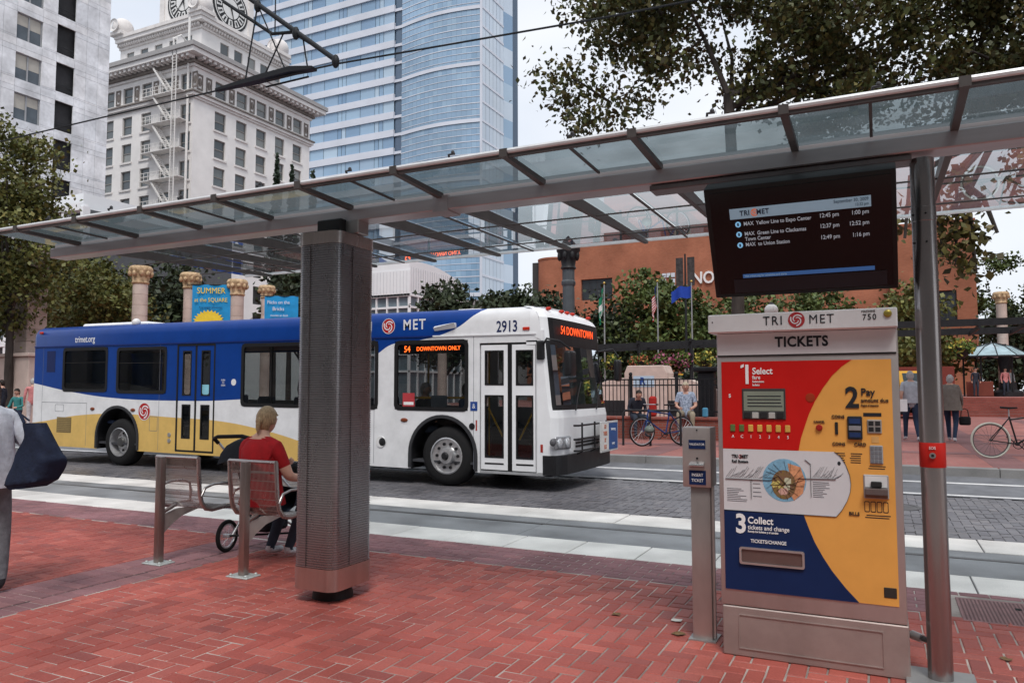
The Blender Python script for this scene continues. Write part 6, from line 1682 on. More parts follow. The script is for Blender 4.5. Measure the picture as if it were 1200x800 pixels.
place = ['beside the green flag', 'between the green flag and the striped flag', 'over the wing of the monument', 'over the monument panel', 'next to the striped flag', 'between the striped and the blue flag', 'by the pole of the blue flag', 'nearest the ticket machine']
for i, (x, c, nm) in enumerate(bask):
    u = (x + 15.5) / 12.1
    hanging_basket('hanging basket of %s flowers %s' % (nm, place[i]), x, 34.5 + 3 * u, 2.95 + .36 * u, c, .50, 20 + i)
hanging_basket('hanging basket of yellow flowers under the beam before the kiosk', 3.0, 35.0, 3.35, YEL, .50, 40)

ter = MB().box(-1.5, 40, 44.6, 95, .26, 1.19).build('upper_terrace', m_farbrick); tag(ter, kind='structure')
stp = thing('brick_steps', 'broad red brick steps leading up to the kiosk terrace', 'steps', (6, 43.5, GZ))
m_step = M_bricktex('step_brick', (.27, .07, .055), (.32, .09, .07), (.22, .13, .12), .21, .07, .008, .85, 'xz', .3, .2, 1.)
for k in range(6):
    MB().box(3.4, 40, 42.8 + .31 * k, 44.6 - .002, .27 + .154 * k, .27 + .154 * (k + 1) - .004).build('step', m_step, stp)
rw = thing('red_screen_wall', 'plain dark red wall behind the woman in the grey jacket', 'wall', (2.0, 42, GZ))
bx('wall', M('screen_red', (.20, .045, .035), .8, var=.12), rw, .6, 3.38, 43.6, 44.0, GZ, 2.75)
ki = thing('kiosk', 'round kiosk with a glass umbrella roof on the terrace', 'kiosk', (6.0, 51.9, 1.19))
kx, ky = 6.0, 51.9
m_kglass = M_glass('kiosk_glass', (.45, .62, .68), .6, (.52, .70, .76), .08)
nn = 12
for k in range(nn):
    a, b_ = 2 * PI * k / nn, 2 * PI * (k + 1) / nn
    def kp_(ang, r_, z): return (kx + r_ * math.cos(ang), ky + r_ * math.sin(ang), z)
    MB().add([kp_(a, 1.95, 3.50), kp_(b_, 1.95, 3.50), kp_(b_, 1.0, 4.05), kp_(a, 1.0, 4.05), kp_(b_, .12, 4.28), kp_(a, .12, 4.28)], [(0, 1, 2, 3), (3, 2, 4, 5)]).build('roof_pane', m_kglass, ki, clean=False)
    MB().tube([kp_(a, 1.97, 3.49), kp_(a, 1.0, 4.06), kp_(a, .1, 4.30)], .03, 6).build('roof_rib', m_ironb, ki, smooth=40)
    if k % 2 == 0: MB().cyl(kp_(a, 1.5, 1.19), kp_(a, 1.5, 3.7), .05, 8).build('post', m_ironb, ki, smooth=40)
MB().tube([(kx + 1.97 * math.cos(2 * PI * k / 24), ky + 1.97 * math.sin(2 * PI * k / 24), 3.47) for k in range(24)], .06, 8, closed=True).build('eaves_ring', m_ironb, ki, smooth=40)
MB().lathe([(.16, 1.19), (.16, 2.2), (.35, 3.2), (.12, 4.2)], (kx + .5, ky - .4, 0), 16).build('centre_mast', m_ironb, ki, smooth=40)
MB().lathe([(.75, 1.19), (.75, 1.45), (.45, 1.6), (.42, 2.0)], (kx + .6, ky - .6, 0), 18).build('planter_foot', m_ironb, ki, smooth=40)
MB().box(kx - 1.5, kx - .2, ky - 1.45, ky - 1.1, 1.19, 2.05).build('counter', M('counter_red', (.18, .05, .035), .6), ki, bevel=.03)
for lb, x, y, c in (('person in a dark coat standing at the kiosk counter', 4.9, 50.0, m_dkcoat), ('person in a pink shirt standing under the kiosk roof', 6.4, 50.6, m_pink), ('person in a white shirt standing behind the kiosk mast', 6.9, 52.6, m_whshirt)):
    person(lb, (x, y, 1.19), R(200), STAND, c, m_jean, m_blkshoe, m_dkhair, s=.95, fingers=False)

# vehicles beyond the square
def car(name, label, x, y, z, rz, col, prof, glass_prof, L, W, sign=None):
    t = thing(name, label, name.split('_')[-1], (x, y, z), None, rz)
    def rings(pr, w, tuck):
        return [[(a, sg * (w / 2 - tk), b) for a, b in pr] for sg, tk in ((-1, tuck), (-1, 0), (1, 0), (1, tuck))]
    MB().prism(prof, -W / 2, W / 2).build('body', col, t, local=True, bevel=.05, seg=2, smooth=50)
    for sg in (-1, 1):
        for gp in glass_prof:
            MB().prism(gp, sg * (W / 2 + .002), sg * (W / 2 + .010)).build('window', M('car_glass', (.05, .07, .08), .08, var=0), t, local=True)
    for wx in (-L * .30, L * .30):
        for sg in (-1, 1):
            w = MB().lathe([(.02, -.10), (.33, -.10), (.345, -.06), (.345, .06), (.33, .10), (.02, .10)], (wx, sg * (W / 2 - .06), .345), 20, axis='y').build('wheel', m_tyre, t, local=True, smooth=40)
            MB().lathe([(.0, -.112), (.21, -.108), (.21, .108), (.0, .112)], (wx, sg * (W / 2 - .06), .345), 16, axis='y').build('rim', m_rimst, w, local=True, smooth=40)
    for fx_ in (-1, 1):
        for sg in (-1, 1): MB().box(fx_ * L / 2 - .03, fx_ * L / 2 + .03, sg * W * .36 - .15, sg * W * .36 + .15, .62, .78).build('headlight' if fx_ > 0 else 'tail_light', m_lens if fx_ > 0 else MATS['marker_red'], t, local=True)
    if sign: MB().box(-.25, .25, -.5, .5, sign, sign + .28).build('roof_sign', M('roof_sign', (.62, .62, .60), .4), t, local=True, bevel=.03)
    return t
m_cab = M('cab_yellow', (.68, .36, .03), .3, var=.05)
vanp = [(-2.3, .32), (2.25, .32), (2.35, .75), (2.20, 1.10), (1.45, 1.25), (.95, 2.0), (-2.2, 2.05), (-2.35, 1.9), (-2.35, .5)]
vang = [[(1.30, 1.30), (.95, 1.85), (.25, 1.88), (.25, 1.28)], [(.10, 1.28), (.10, 1.88), (-.95, 1.88), (-.95, 1.28)], [(-1.1, 1.28), (-1.1, 1.88), (-2.1, 1.86), (-2.1, 1.28)]]
v1 = car('yellow_van', 'yellow van parked behind the walking man in a light shirt', 1.15, 40.5, .45, R(-65), m_cab, vanp, vang, 4.6, 1.9)
MB().prism([(-.80, 1.32), (.80, 1.32), (.70, 1.90), (-.70, 1.90)], 0, .02, plane='yz').xform(lambda v: Vector((1.43 - (v.z - 1.27) * .66 + v.x, v.y, v.z))).build('windshield', MATS['car_glass'], v1, local=True)
carp = [(-2.35, .30), (2.3, .30), (2.42, .62), (2.25, .88), (1.05, .98), (.45, 1.42), (-1.05, 1.45), (-1.75, 1.02), (-2.35, .95), (-2.42, .6)]
carg = [[(.92, 1.0), (.42, 1.36), (-.25, 1.38), (-.25, 1.0)], [(-.35, 1.0), (-.35, 1.38), (-1.0, 1.38), (-1.55, 1.02)]]
v2 = car('yellow_taxi', 'yellow taxi with a white roof sign passing behind the monument', -9.6, 43, 1.05, 0, m_cab, carp, carg, 4.8, 1.85, 1.45)

# ================================================================ buildings around the square
# ---- low marble-clad tower on the near side of the cross street
mt_ = thing('marble_tower', 'pale marble-clad office tower with dark open bays', 'building', (-78, 40, 0))
m_marble = M_pieces('marble_panel', [(.70, .72, .76), (.78, .79, .82), (.73, .75, .79), (.81, .81, .83)], rough=.5, scale=.5, stain=.34, bump=.05, bscale=3, fine=.10)
m_bayd = M('bay_dark', (.035, .035, .038), .7, var=.3, scale=1)
m_wing = M('office_glass', (.10, .12, .14), .12, var=.25, scale=.6)
m_blind = M('blind_cream', (.42, .40, .36), .7, var=.12, scale=1.2)
m_frm = M('office_frame', (.32, .33, .35), .5)
FX = -67.96; pitch = 3.64; z0 = 35.3
rowsz = [z0 - pitch * k for k in range(-3, 10)]
bx('core', M('marble_core', (.36, .36, .38), .8), mt_, -92, FX - .62, 24, 48.3, 0, 47)
ycols = [(27.0, 29.2), (31.1, 33.3), (35.25, 37.45), (39.45, 41.75)]
holes = []
for zt in rowsz:
    for a, b_ in ycols: holes.append((a, b_, zt - 2.4, zt))
    holes.append((43.1, 44.85, zt - 2.25, zt + .55 - .05))
ys = sorted(set([24.0, 26.0, 30.1, 34.2, 38.3, 43.1, 44.85, 46.0, 47.2, 48.4] + [v for c in ycols for v in c]))
zs = sorted(set([0., 47.0] + [v for h in holes for v in (h[2], h[3])]))
for (a, b_, c, d) in cells(ys, zs, holes):
    if d < 14: continue
    MB().box(FX - .14, FX, a + .012, b_ - .012, c + .012, d - .012).build('marble_panel', m_marble, mt_)
bx('lower_wall', m_marble, mt_, FX - .5, FX - .05, 24, 48.4, 0, 14)
bx('backing', m_bayd, mt_, FX - .60, FX - .50, 24, 48.3, 0, 47)
rbl = random.Random(11)
for k, zt in enumerate(rowsz):
    if zt < 14: continue
    for a, b_ in ycols:
        m_ = (a + b_) / 2
        w = ring_frame(MB(), [(a, zt - 2.4), (b_, zt - 2.4), (b_, zt), (a, zt)], [(a + .07, zt - 2.33), (b_ - .07, zt - 2.33), (b_ - .07, zt - .07), (a + .07, zt - .07)], FX - .30, FX - .16, plane='yz')
        w.box(FX - .30, FX - .16, m_ - .06, m_ + .06, zt - 2.33, zt - .07)
        w = w.build('window', m_frm, mt_)
        bx('pane', m_wing, w, FX - .27, FX - .25, a + .06, b_ - .06, zt - 2.34, zt - .06)
        for p0, p1 in ((a + .08, m_ - .07), (m_ + .07, b_ - .08)):
            hb_ = .5 + rbl.random() * .9
            bx('blind', m_blind, w, FX - .245, FX - .235, p0, p1, zt - .08 - hb_, zt - .08)
    by = thing  # noqa
    for rz_ in (.35, .75): MB().box(FX - .22, FX - .16, 43.12, 44.83, zt - 2.25 + rz_ - .03, zt - 2.25 + rz_ + .03).build('bay_rail', m_ironb, mt_)
# ---- clock tower building
ct = thing('clock_tower_building', 'white terracotta office block with a clock turret and bracketed cornice', 'building', (-92, 82, 0))
m_terra = M('terracotta', (.76, .735, .72), .7, var=.07, scale=.5, bump=.08, bscale=3)
m_terra2 = M('terracotta_trim', (.68, .65, .635), .7, var=.12, scale=.8)
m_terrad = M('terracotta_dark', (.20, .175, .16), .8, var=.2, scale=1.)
m_bglass = M_pieces('old_window_glass', [(.045, .06, .07), (.09, .11, .12), (.16, .18, .18), (.06, .07, .08), (.25, .26, .25)], rough=.12, bump=0, stain=.1, fine=.03, spec=.6)
CX, CY = -80.2, 69.2; DX, DY = 34., 22.6
rowz = [39.55 - 3.83 * k for k in range(8)]
lcol = [-81.6 - 3.80 * k for k in range(6)]
rcol = [73.8 + 3.80 * k for k in range(5)]
WH, WW = 2.6, 1.95
hl = [(x - WW / 2, x + WW / 2, z - WH, z) for x in lcol for z in rowz] + [(x - WW / 2, x + WW / 2, 41.4, 43.7) for x in lcol]
hr_ = [(y - WW / 2, y + WW / 2, z - WH, z) for y in rcol for z in rowz] + [(y - WW / 2, y + WW / 2, 41.4, 43.7) for y in rcol]
ZT = 44.4
holed_wall(CX - 24, CX, 8, ZT, hl, CY, CY + .5, 'xz').build('front_wall', m_terra, ct, clean=False)
holed_wall(CY + .012, CY + DY, 8, ZT, hr_, CX - .5, CX - .002, 'yz').build('side_wall', m_terra, ct, clean=False)
bx('core', M('core_dark', (.05, .05, .05), .9), ct, CX - DX, CX - .6, CY + .6, CY + DY, 0, ZT)
bx('lower_storeys', m_terra, ct, CX - 24, CX, CY + .01, CY + DY, 0, 8)
def window(par, plane, c, z0_, z1_):
    a, b_ = c - WW / 2, c + WW / 2; zm = (z0_ + z1_) / 2
    f0, f1 = (CY + .22, CY + .34) if plane == 'xz' else (CX - .34, CX - .22)
    w = ring_frame(MB(), [(a, z0_), (b_, z0_), (b_, z1_), (a, z1_)], [(a + .13, z0_ + .13), (b_ - .13, z0_ + .13), (b_ - .13, z1_ - .13), (a + .13, z1_ - .13)], f0, f1, plane)
    P = (lambda x0, x1, d0, d1, z0__, z1__: w.box(x0, x1, d0, d1, z0__, z1__)) if plane == 'xz' else (lambda x0, x1, d0, d1, z0__, z1__: w.box(d0, d1, x0, x1, z0__, z1__))
    P(a + .1, b_ - .1, f0, f1, zm - .07, zm + .07)
    wo = w.build('window', M('sash_dark', (.22, .21, .20), .6), ct)
    for q0, q1 in ((z0_ + .1, zm), (zm, z1_ - .1)):
        if plane == 'xz': bx('pane', m_bglass, wo, a + .1, b_ - .1, CY + .29, CY + .31, q0, q1)
        else: bx('pane', m_bglass, wo, CX - .31, CX - .29, a + .1, b_ - .1, q0, q1)
    if plane == 'xz': bx('sill', m_terra2, wo, a - .2, b_ + .2, CY - .16, CY + .2, z0_ - .26, z0_ - .005)
    else: bx('sill', m_terra2, wo, CX - .2, CX + .16, a - .2, b_ + .2, z0_ - .26, z0_ - .005)
for x in lcol[:5]:
    for z in rowz[:5]: window(ct, 'xz', x, z - WH, z)
    window(ct, 'xz', x, 41.4, 43.7)
for y in rcol:
    for z in rowz[:5]: window(ct, 'yz', y, z - WH, z)
    window(ct, 'yz', y, 41.4, 43.7)
def belt(z0_, z1_, out_, mat, nm, par=ct, x1=CX, y0=CY, w=24., d=DY):
    MB().add([], []).box(x1 - w, x1 + out_, y0 - out_, y0 + d + out_, z0_, z1_).build(nm, mat, par)
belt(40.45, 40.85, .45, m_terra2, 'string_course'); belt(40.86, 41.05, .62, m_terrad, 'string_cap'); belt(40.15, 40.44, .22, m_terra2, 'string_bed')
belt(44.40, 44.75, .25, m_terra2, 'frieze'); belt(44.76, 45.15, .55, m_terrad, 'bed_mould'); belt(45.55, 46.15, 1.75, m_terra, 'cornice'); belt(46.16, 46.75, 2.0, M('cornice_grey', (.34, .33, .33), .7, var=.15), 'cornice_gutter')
dn = MB()
for k in range(26): dn.box(CX - 23 + k * .93, CX - 22.55 + k * .93, CY - 1.55, CY - .5, 45.16, 45.54)
for k in range(25): dn.box(CX + .5, CX + 1.55, CY + .1 + k * .93, CY + .55 + k * .93, 45.16, 45.54)
tag(dn.build('brackets', m_terra2, ct), kind='stuff')
pn_ = MB()
for x in [-79.0 - .9] + [l - 1.9 for l in lcol]:
    ring_frame(pn_, [(x - .45, 41.5), (x + .45, 41.5), (x + .45, 43.6), (x - .45, 43.6)], [(x - .3, 41.7), (x + .3, 41.7), (x + .3, 43.4), (x - .3, 43.4)], CY - .12, CY)
    pn_.ell((x, CY - .05, 42.55), (.24, .10, .6), 10, 8)
for y in [70.2, 71.7] + [r_ + 1.9 for r_ in rcol]:
    ring_frame(pn_, [(y - .45, 41.5), (y + .45, 41.5), (y + .45, 43.6), (y - .45, 43.6)], [(y - .3, 41.7), (y + .3, 41.7), (y + .3, 43.4), (y - .3, 43.4)], CX, CX + .12, 'yz')
    pn_.ell((CX + .05, y, 42.55), (.10, .24, .6), 10, 8)
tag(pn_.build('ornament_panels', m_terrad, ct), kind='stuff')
# setback storey
UX, UY = CX - 3.6, CY + 4.2
us = thing  # noqa
ux = MB()
ucl = [UX - 2.6 - 3.0 * k for k in range(5)]; ucr = [UY + 4.2 + 2.6 * k for k in range(5)]
holed_wall(UX - 16.8, UX, 46.6, 53.0, [(x - .8, x + .8, 49.4, 51.6) for x in ucl], UY, UY + .4, 'xz').build('setback_front', m_terra, ct, clean=False)
holed_wall(UY + .012, UY + 15.5, 46.6, 53.0, [(y - .8, y + .8, 49.4, 51.6) for y in ucr], UX - .4, UX - .002, 'yz').build('setback_side', m_terra, ct, clean=False)
bx('setback_core', MATS['core_dark'], ct, UX - 16.7, UX - .5, UY + .5, UY + 15.4, 46.6, 52.9)
for x in ucl:
    w = bx('window', MATS['sash_dark'], ct, x - .8, x + .8, UY + .2, UY + .24, 49.4, 51.6); bx('pane', m_bglass, w, x - .68, x + .68, UY + .185, UY + .198, 49.5, 51.5)
for y in ucr:
    w = bx('window', MATS['sash_dark'], ct, UX - .24, UX - .2, y - .8, y + .8, 49.4, 51.6); bx('pane', m_bglass, w, UX - .198, UX - .185, y - .68, y + .68, 49.5, 51.5)
belt(52.2, 52.6, .25, m_terra2, 'setback_frieze', x1=UX, y0=UY, w=16.8, d=15.5); belt(53.0, 53.5, .95, m_terra, 'setback_cornice', x1=UX, y0=UY, w=16.8, d=15.5); belt(53.51, 54.0, 1.15, m_terra2, 'setback_cap', x1=UX, y0=UY, w=16.8, d=15.5)
gl_ = MB()
for k in range(34): gl_.ell((UX - 16.6 + k * .5, UY - .45, 52.72), (.22, .3, .28), 6, 5)
for k in range(31): gl_.ell((UX + .45, UY + .2 + k * .5, 52.72), (.3, .22, .28), 6, 5)
tag(gl_.build('garlands', m_terra2, ct), kind='stuff')
for (x, y) in ((UX - 16.0, UY - .3), (UX + .2, UY + 14.9), (UX + .1, UY - .1)):
    c_ = MB().ell((x, y, 55.3), (1.5, 1.5, 1.55), 16, 10); c_.box(x - 1.3, x + 1.3, y - 1.3, y + 1.3, 54.0, 54.5)
    o_ = c_.build('cartouche', m_terra2, ct, smooth=50)
    MB().lathe([(.95, -1.62), (.95, -1.50), (.6, -1.45)], (x, y, 55.3), 18, axis='y', caps=False).build('shield_rim', m_terra, o_, smooth=40)
# turret with two clock faces
TX, TY, TW = -86.2, 76.0, 9.0
tr2 = MB().box(TX - TW, TX, TY, TY + TW, 53, 66).build('turret', m_terra, ct)
for (x, y) in ((TX, TY), (TX - TW, TY), (TX, TY + TW)): bx('pilaster', m_terra2, tr2, x - .7 + (0 if x == TX else .5), x + .2 + (0 if x == TX else .5), y - .2 - (0 if y == TY else .5), y + .7 - (0 if y == TY else .5), 53.8, 66)
m_dial = M('dial_white', (.68, .68, .67), .5, var=.06, scale=1)
def clock_face(plane, c, z, hour, minute):
    R0 = 3.15
    def pol(r_, a): return (c + (r_ * math.sin(a)) * (1 if plane == 'xz' else 1), z + r_ * math.cos(a))
    s_ = -1 if plane == 'xz' else 1
    base = (TY, TX)[plane == 'yz']
    def lay(poly, k, nm, m_, par):
        return MB().prism(poly, base + s_ * (.05 + k * .06), base + s_ * (.05 + (k + 1) * .06 - .01), plane).build(nm, m_, par)
    f = lay([pol(R0 + .25, 2 * PI * i / 36) for i in range(36)], 0, 'clock', m_ironb, tr2)
    ringd = ring_frame(MB(), [pol(R0 - .10, 2 * PI * i / 36) for i in range(36)], [pol(R0 - .25, 2 * PI * i / 36) for i in range(36)], base + s_ * .11, base + s_ * .16, plane).build('clock_rim', m_dial, f)
    for k in range(12):
        a0, a1 = 2 * PI * (k - .33) / 12, 2 * PI * (k + .33) / 12
        lay([pol(1.75, a0), pol(2.72, a0), pol(2.72, a1), pol(1.75, a1)], 1, 'hour_panel', m_dial, f)
        lay([pol(1.95, a0 + .11), pol(2.60, a0 + .13), pol(2.60, a1 - .13), pol(1.95, a1 - .11)], 2, 'numeral', m_ironb, f) if k % 1 == 0 else None
    lay([pol(1.55, 2 * PI * i / 30) for i in range(30)], 1, 'dial_centre', m_dial, f)
    for a, L_, w in ((2 * PI * (hour + minute / 60) / 12, 1.6, .16), (2 * PI * minute / 60, 2.45, .11)):
        d = (math.sin(a), math.cos(a)); q = (math.cos(a), -math.sin(a))
        lay([(c - d[0] * .4 + q[0] * w, z - d[1] * .4 + q[1] * w), (c - d[0] * .4 - q[0] * w, z - d[1] * .4 - q[1] * w), (c + d[0] * L_, z + d[1] * L_)], 3, 'hand', m_ironb, f)
clock_face('xz', TX - TW / 2 + .3, 58.9, 5, 37); clock_face('yz', TY + TW / 2 + .2, 58.9, 5, 27)
# fire escape on the front
fe = MB; m_fe = M('fire_escape_white', (.74, .72, .70), .6)
esc = ct
for k in range(7):
    z = rowz[0] - 3.83 * k + .05 + 2.1 - 3.0 - .9 + (1.4)
    z = 41.0 - 3.83 * k
    fl = MB().box(-88.2, -81.0, CY - 1.5, CY - .05, z - .10, z).build('escape_landing', m_fe, ct)
    rl_ = MB()
    for zz in (.5, 1.0): rl_.bar((-88.2, CY - 1.48, z + zz), (-81.0, CY - 1.48, z + zz), .06, .06)
    for i in range(10): rl_.bar((-88.2 + .8 * i, CY - 1.48, z), (-88.2 + .8 * i, CY - 1.48, z + 1.0), .05, .05)
    rl_.build('landing_rail', m_fe, fl)
    s2 = MB()
    for off in (-.6, .6): s2.bar((-86.6 + .2, CY - .8 + off * .8, z + 3.75), (-83.6 + .2, CY - .8 + off * .8, z), .10, .22)
    for i in range(9): s2.bar((-86.4 + .34 * i, CY - 1.28, z + 3.6 - .42 * i), (-86.4 + .34 * i, CY - .32, z + 3.6 - .42 * i), .2, .06)
    s2.build('escape_stair', m_fe, ct)
ld = MB()
for x in (-82.2, -81.5): ld.bar((x, CY - 1.7, 10), (x, CY - 1.7, 48.0), .10, .10)
for i in range(95): ld.bar((-82.2, CY - 1.7, 10 + .4 * i), (-81.5, CY - 1.7, 10 + .4 * i), .05, .05)
ld.tube([(-81.85, CY - 1.7, 46.0), (-81.85, CY - 2.0, 47.6), (-81.85, CY - .8, 48.6), (-81.85, CY + 1.0, 47.6)], .12, 6)
ld.build('escape_ladder', m_fe, ct)
MB().tube([(-80.9, CY - .3, 8), (-80.9, CY - .3, 51)], .16, 8).build('downpipe', m_fe, ct, smooth=40)

# ---- glass office tower
gt = thing('glass_tower', 'tall blue glass office tower with a curved bay and pale spandrel bands', 'building', (-115, 165, 0))
m_span = M('spandrel', (.62, .64, .71), .5, var=.08, scale=.12)
m_gpane = M_pieces('tower_glass', [(.17, .29, .45), (.27, .41, .57), (.36, .51, .66), (.22, .35, .52), (.47, .60, .72)], rough=.12, scale=.03, stain=.18, bump=0, fine=.04, spec=.8)
m_gpane2 = M_pieces('tower_glass_pale', [(.48, .57, .68), (.55, .63, .72), (.52, .60, .70)], rough=.15, scale=.05, stain=.15, bump=0, fine=.03, spec=.7)
m_gbow = M_pieces('tower_glass_bow', [(.24, .38, .54), (.30, .44, .60), (.27, .41, .57), (.34, .49, .64)], rough=.10, scale=.06, stain=.30, bump=0, fine=.03, spec=.8)
m_gdark = M_pieces('tower_glass_dark', [(.05, .09, .15), (.09, .14, .21), (.07, .11, .18)], rough=.12, bump=0, stain=.15, fine=.03, spec=.7)
m_mull = M('mullion', (.42, .45, .52), .5)
GY = 154.7; P_ = 4.62; NF = 26
XA, XB, XC = -160., -107.2, -82.9
bx('tower_core', M('tower_core', (.10, .14, .20), .6), gt, XA, XC - .7, GY + .8, 176, 0, NF * P_ - 1)
bow = [(XB + 1.4 + (XC - XB - 1.4) * i / 18) for i in range(19)]
def bowy(x):
    u = (x - XB - 1.4) / (XC - XB - 1.4); return GY - 1.7 * math.sin(PI * min(1, u * .94 + .03)) + .2
for k in range(NF):
    z = k * P_ + .6
    bx('spandrel_band', m_span, gt, XA, XB - .9, GY - .15, GY + .5, z + .1, z + 1.85)
    pb = MB(); x = XA; wid = [1.3, 4.6, 4.6, 1.3]; i = 0
    while x < XB - 1.0:
        w_ = min(wid[i % 4], XB - .9 - x); pb.add([(x, GY + .25, z + 1.85), (x + w_ - .12, GY + .25, z + 1.85), (x + w_ - .12, GY + .25, z + P_ + .1), (x, GY + .25, z + P_ + .1)], [(0, 1, 2, 3)]); x += w_; i += 1
    pb.build('window_band', m_gpane, gt, clean=False)
    # recessed seam between the two fronts
    sm = MB()
    for q in range(2): sm.add([(XB - .9, GY + .5 + q, z + 1.0), (XB + 1.4, GY + .5 + q * 0, z + 1.0), (XB + 1.4, GY + .5, z + 4.2), (XB - .9, GY + .5 + q, z + 4.2)], [(0, 1, 2, 3)])
    sm2 = MB().add([(XB - .9, GY + .6, z), (XB + 1.4, GY + .6, z), (XB + 1.4, GY + .6, z + P_), (XB - .9, GY + .6, z + P_)], [(0, 1, 2, 3)]).build('seam_glass', m_gdark, gt, clean=False)
    bx('seam_bar', m_span, sm2, XB - .9, XB + 1.4, GY + .3, GY + .55, z + .2, z + .9)
    # bow front
    pc = MB()
    for i in range(18):
        x0_, x1_ = bow[i], bow[i + 1]
        for (za, zb) in ((z, z + 1.45), (z + 1.6, z + 3.0), (z + 3.15, z + P_ - .15)):
            pc.add([(x0_ + .012, bowy(x0_), za), (x1_ - .012, bowy(x1_), za), (x1_ - .012, bowy(x1_), zb), (x0_ + .012, bowy(x0_), zb)], [(0, 1, 2, 3)])
    pc.build('bow_glass', m_gbow, gt, clean=False)
    thick_ = (k % 3 == 1)
    for (za, hh) in ((z + P_ - .15, .9 if thick_ else .22), (z + 1.45, .14), (z + 3.0, .14)):
        fi = MB(); o_ = .22 if thick_ and hh > .5 else .08
        for i in range(18):
            x0_, x1_ = bow[i], bow[i + 1]; fi.add([(x0_, bowy(x0_) - o_, za), (x1_, bowy(x1_) - o_, za), (x1_, bowy(x1_) - o_, za + hh), (x0_, bowy(x0_) - o_, za + hh)], [(0, 1, 2, 3)])
        fi.build('floor_line', m_span, gt, clean=False)
    # side
    ps = MB()
    for i in range(6):
        y0_ = GY + i * 1.9; ps.add([(XC, y0_ + .05, z + .5), (XC, y0_ + 1.85, z + .5), (XC, y0_ + 1.85, z + P_), (XC, y0_ + .05, z + P_)], [(0, 1, 2, 3)])
    ps.build('side_glass', m_gpane2, gt, clean=False)
    bx('side_band', m_span, gt, XC - .3, XC + .12, GY - .2, GY + 11.4, z - .05, z + .5)
    MB().add([(XC - .3, GY + 11.4, z), (XC + .6, GY + 15.5, z), (XC + .6, GY + 15.5, z + P_), (XC - .3, GY + 11.4, z + P_)], [(0, 1, 2, 3)]).build('corner_glass', m_gpane2 if k % 3 == 0 else m_gpane, gt, clean=False)
bx('corner_fin', m_span, gt, XC - .4, XC + .15, GY - .35, GY - .05, 0, NF * P_)

# ---- brick department store
ns_ = thing('brick_store', 'long red brick department store with white wall letters', 'building', (-14, 85, 0))
m_nb = M_bricktex('store_brick', (.33, .108, .058), (.40, .140, .076), (.32, .18, .125), .24, .08, .01, .85, 'xz', .3, .30, .35)
m_nb2 = M_bricktex('store_brick_side', (.30, .10, .055), (.36, .125, .07), (.29, .17, .12), .24, .08, .01, .85, 'yz', .3, .16, .25)
NY = 79.04
holed_wall(-30.6, 1.2, 0, 17.85, [(-29.75, -26.1, 11.6, 13.95), (-14.8, -12.8, 6.0, 8.0)], NY, NY + .6).build('main_wall', m_nb, ns_, clean=False)
bx('body', MATS['core_dark'], ns_, -36, 7.5, NY + .62, 100, 0, 16.4)
bx('parapet', m_nb, ns_, -30.7, 1.3, NY - .08, NY + .7, 17.86, 18.0)
w_ = bx('window', M('store_frame', (.05, .05, .055), .5), ns_, -29.75, -26.1, NY + .30, NY + .4, 11.6, 13.95)
for i in range(4):
    for j in range(2): bx('pane', M('store_glass', (.03, .035, .04), .1, var=.3, scale=.8), w_, -29.68 + i * .9, -28.86 + i * .9, NY + .27, NY + .295, 11.7 + j * 1.12, 12.72 + j * 1.12)
MB().lathe([(2.0, 0), (2.0, 16.45), (2.08, 16.46), (2.08, 16.65), (.1, 16.66)], (-33.3, NY + 1.2, 0), 28).build('round_turret', m_nb, ns_, smooth=40)
MB().add([(-31.3, NY + .5, 12.2), (-30.6, NY + .0, 14.0), (-30.6, NY + 3, 14.0), (-31.3, NY + 3, 12.2)], [(0, 1, 2, 3)]).build('lean_roof', M('roof_brown', (.12, .09, .08), .8), ns_)
bx('link_wall', m_nb, ns_, -31.4, -30.6, NY + 1.6, NY + 2.0, 14, 17.2); bx('link_window', MATS['store_glass'], ns_, -31.4, -30.6, NY + 1.4, NY + 1.6, 10.8, 12.2)
for i in range(16): bx('roof_window', MATS['store_glass'] if i % 3 else M('roof_panel', (.25, .25, .27), .6), ns_, -28 + i * 1.6, -26.5 + i * 1.6, NY + 4.0, NY + 4.2, 17.4, 19.6)
bx('roof_storey', M('roof_grey', (.20, .19, .19), .7), ns_, -28.5, -1.5, NY + 4.25, NY + 14, 16.5, 19.9)
tl = text('wall_letters', 'NORDSTROM', 1.75, M('letter_white', (.72, .72, .72), .5, var=0), ns_, (-17.35, NY - .10, 13.2), align='LEFT', ext=.10, bold=.03, sx=.95)
em = MB()
for i, j in ((0, 2), (1, 2), (2, 1), (0, 1), (1, 0), (2, 2), (2, 0)): em.box(-20.5 + i * .48, -20.1 + i * .48, NY - .14, NY - .02, 12.3 + j * .62, 12.75 + j * .62)
for k_, (i, j) in enumerate(((0, 2), (1, 2), (2, 1), (0, 1), (1, 0), (2, 2), (2, 0))): bx('wall_emblem_tile', M('emblem_pale', (.55, .60, .66), .5), ns_, -20.5 + i * .48, -20.1 + i * .48, NY - .14, NY - .02, 12.3 + j * .62, 12.75 + j * .62)
holed_wall(1.22, 8.0, 0, 16.6, [(3.2, 3.9, 4.5, 15.2), (4.95, 6.45, 7.6, 10.5)], NY - 1.2, NY - .6).build('end_bay', m_nb, ns_, clean=False)
bx('end_side', m_nb2, ns_, 7.4, 7.99, NY - .58, 98, 0, 16.55); bx('end_back', MATS['core_dark'], ns_, 1.3, 7.3, NY - .3, NY + .5, 0, 16.4)
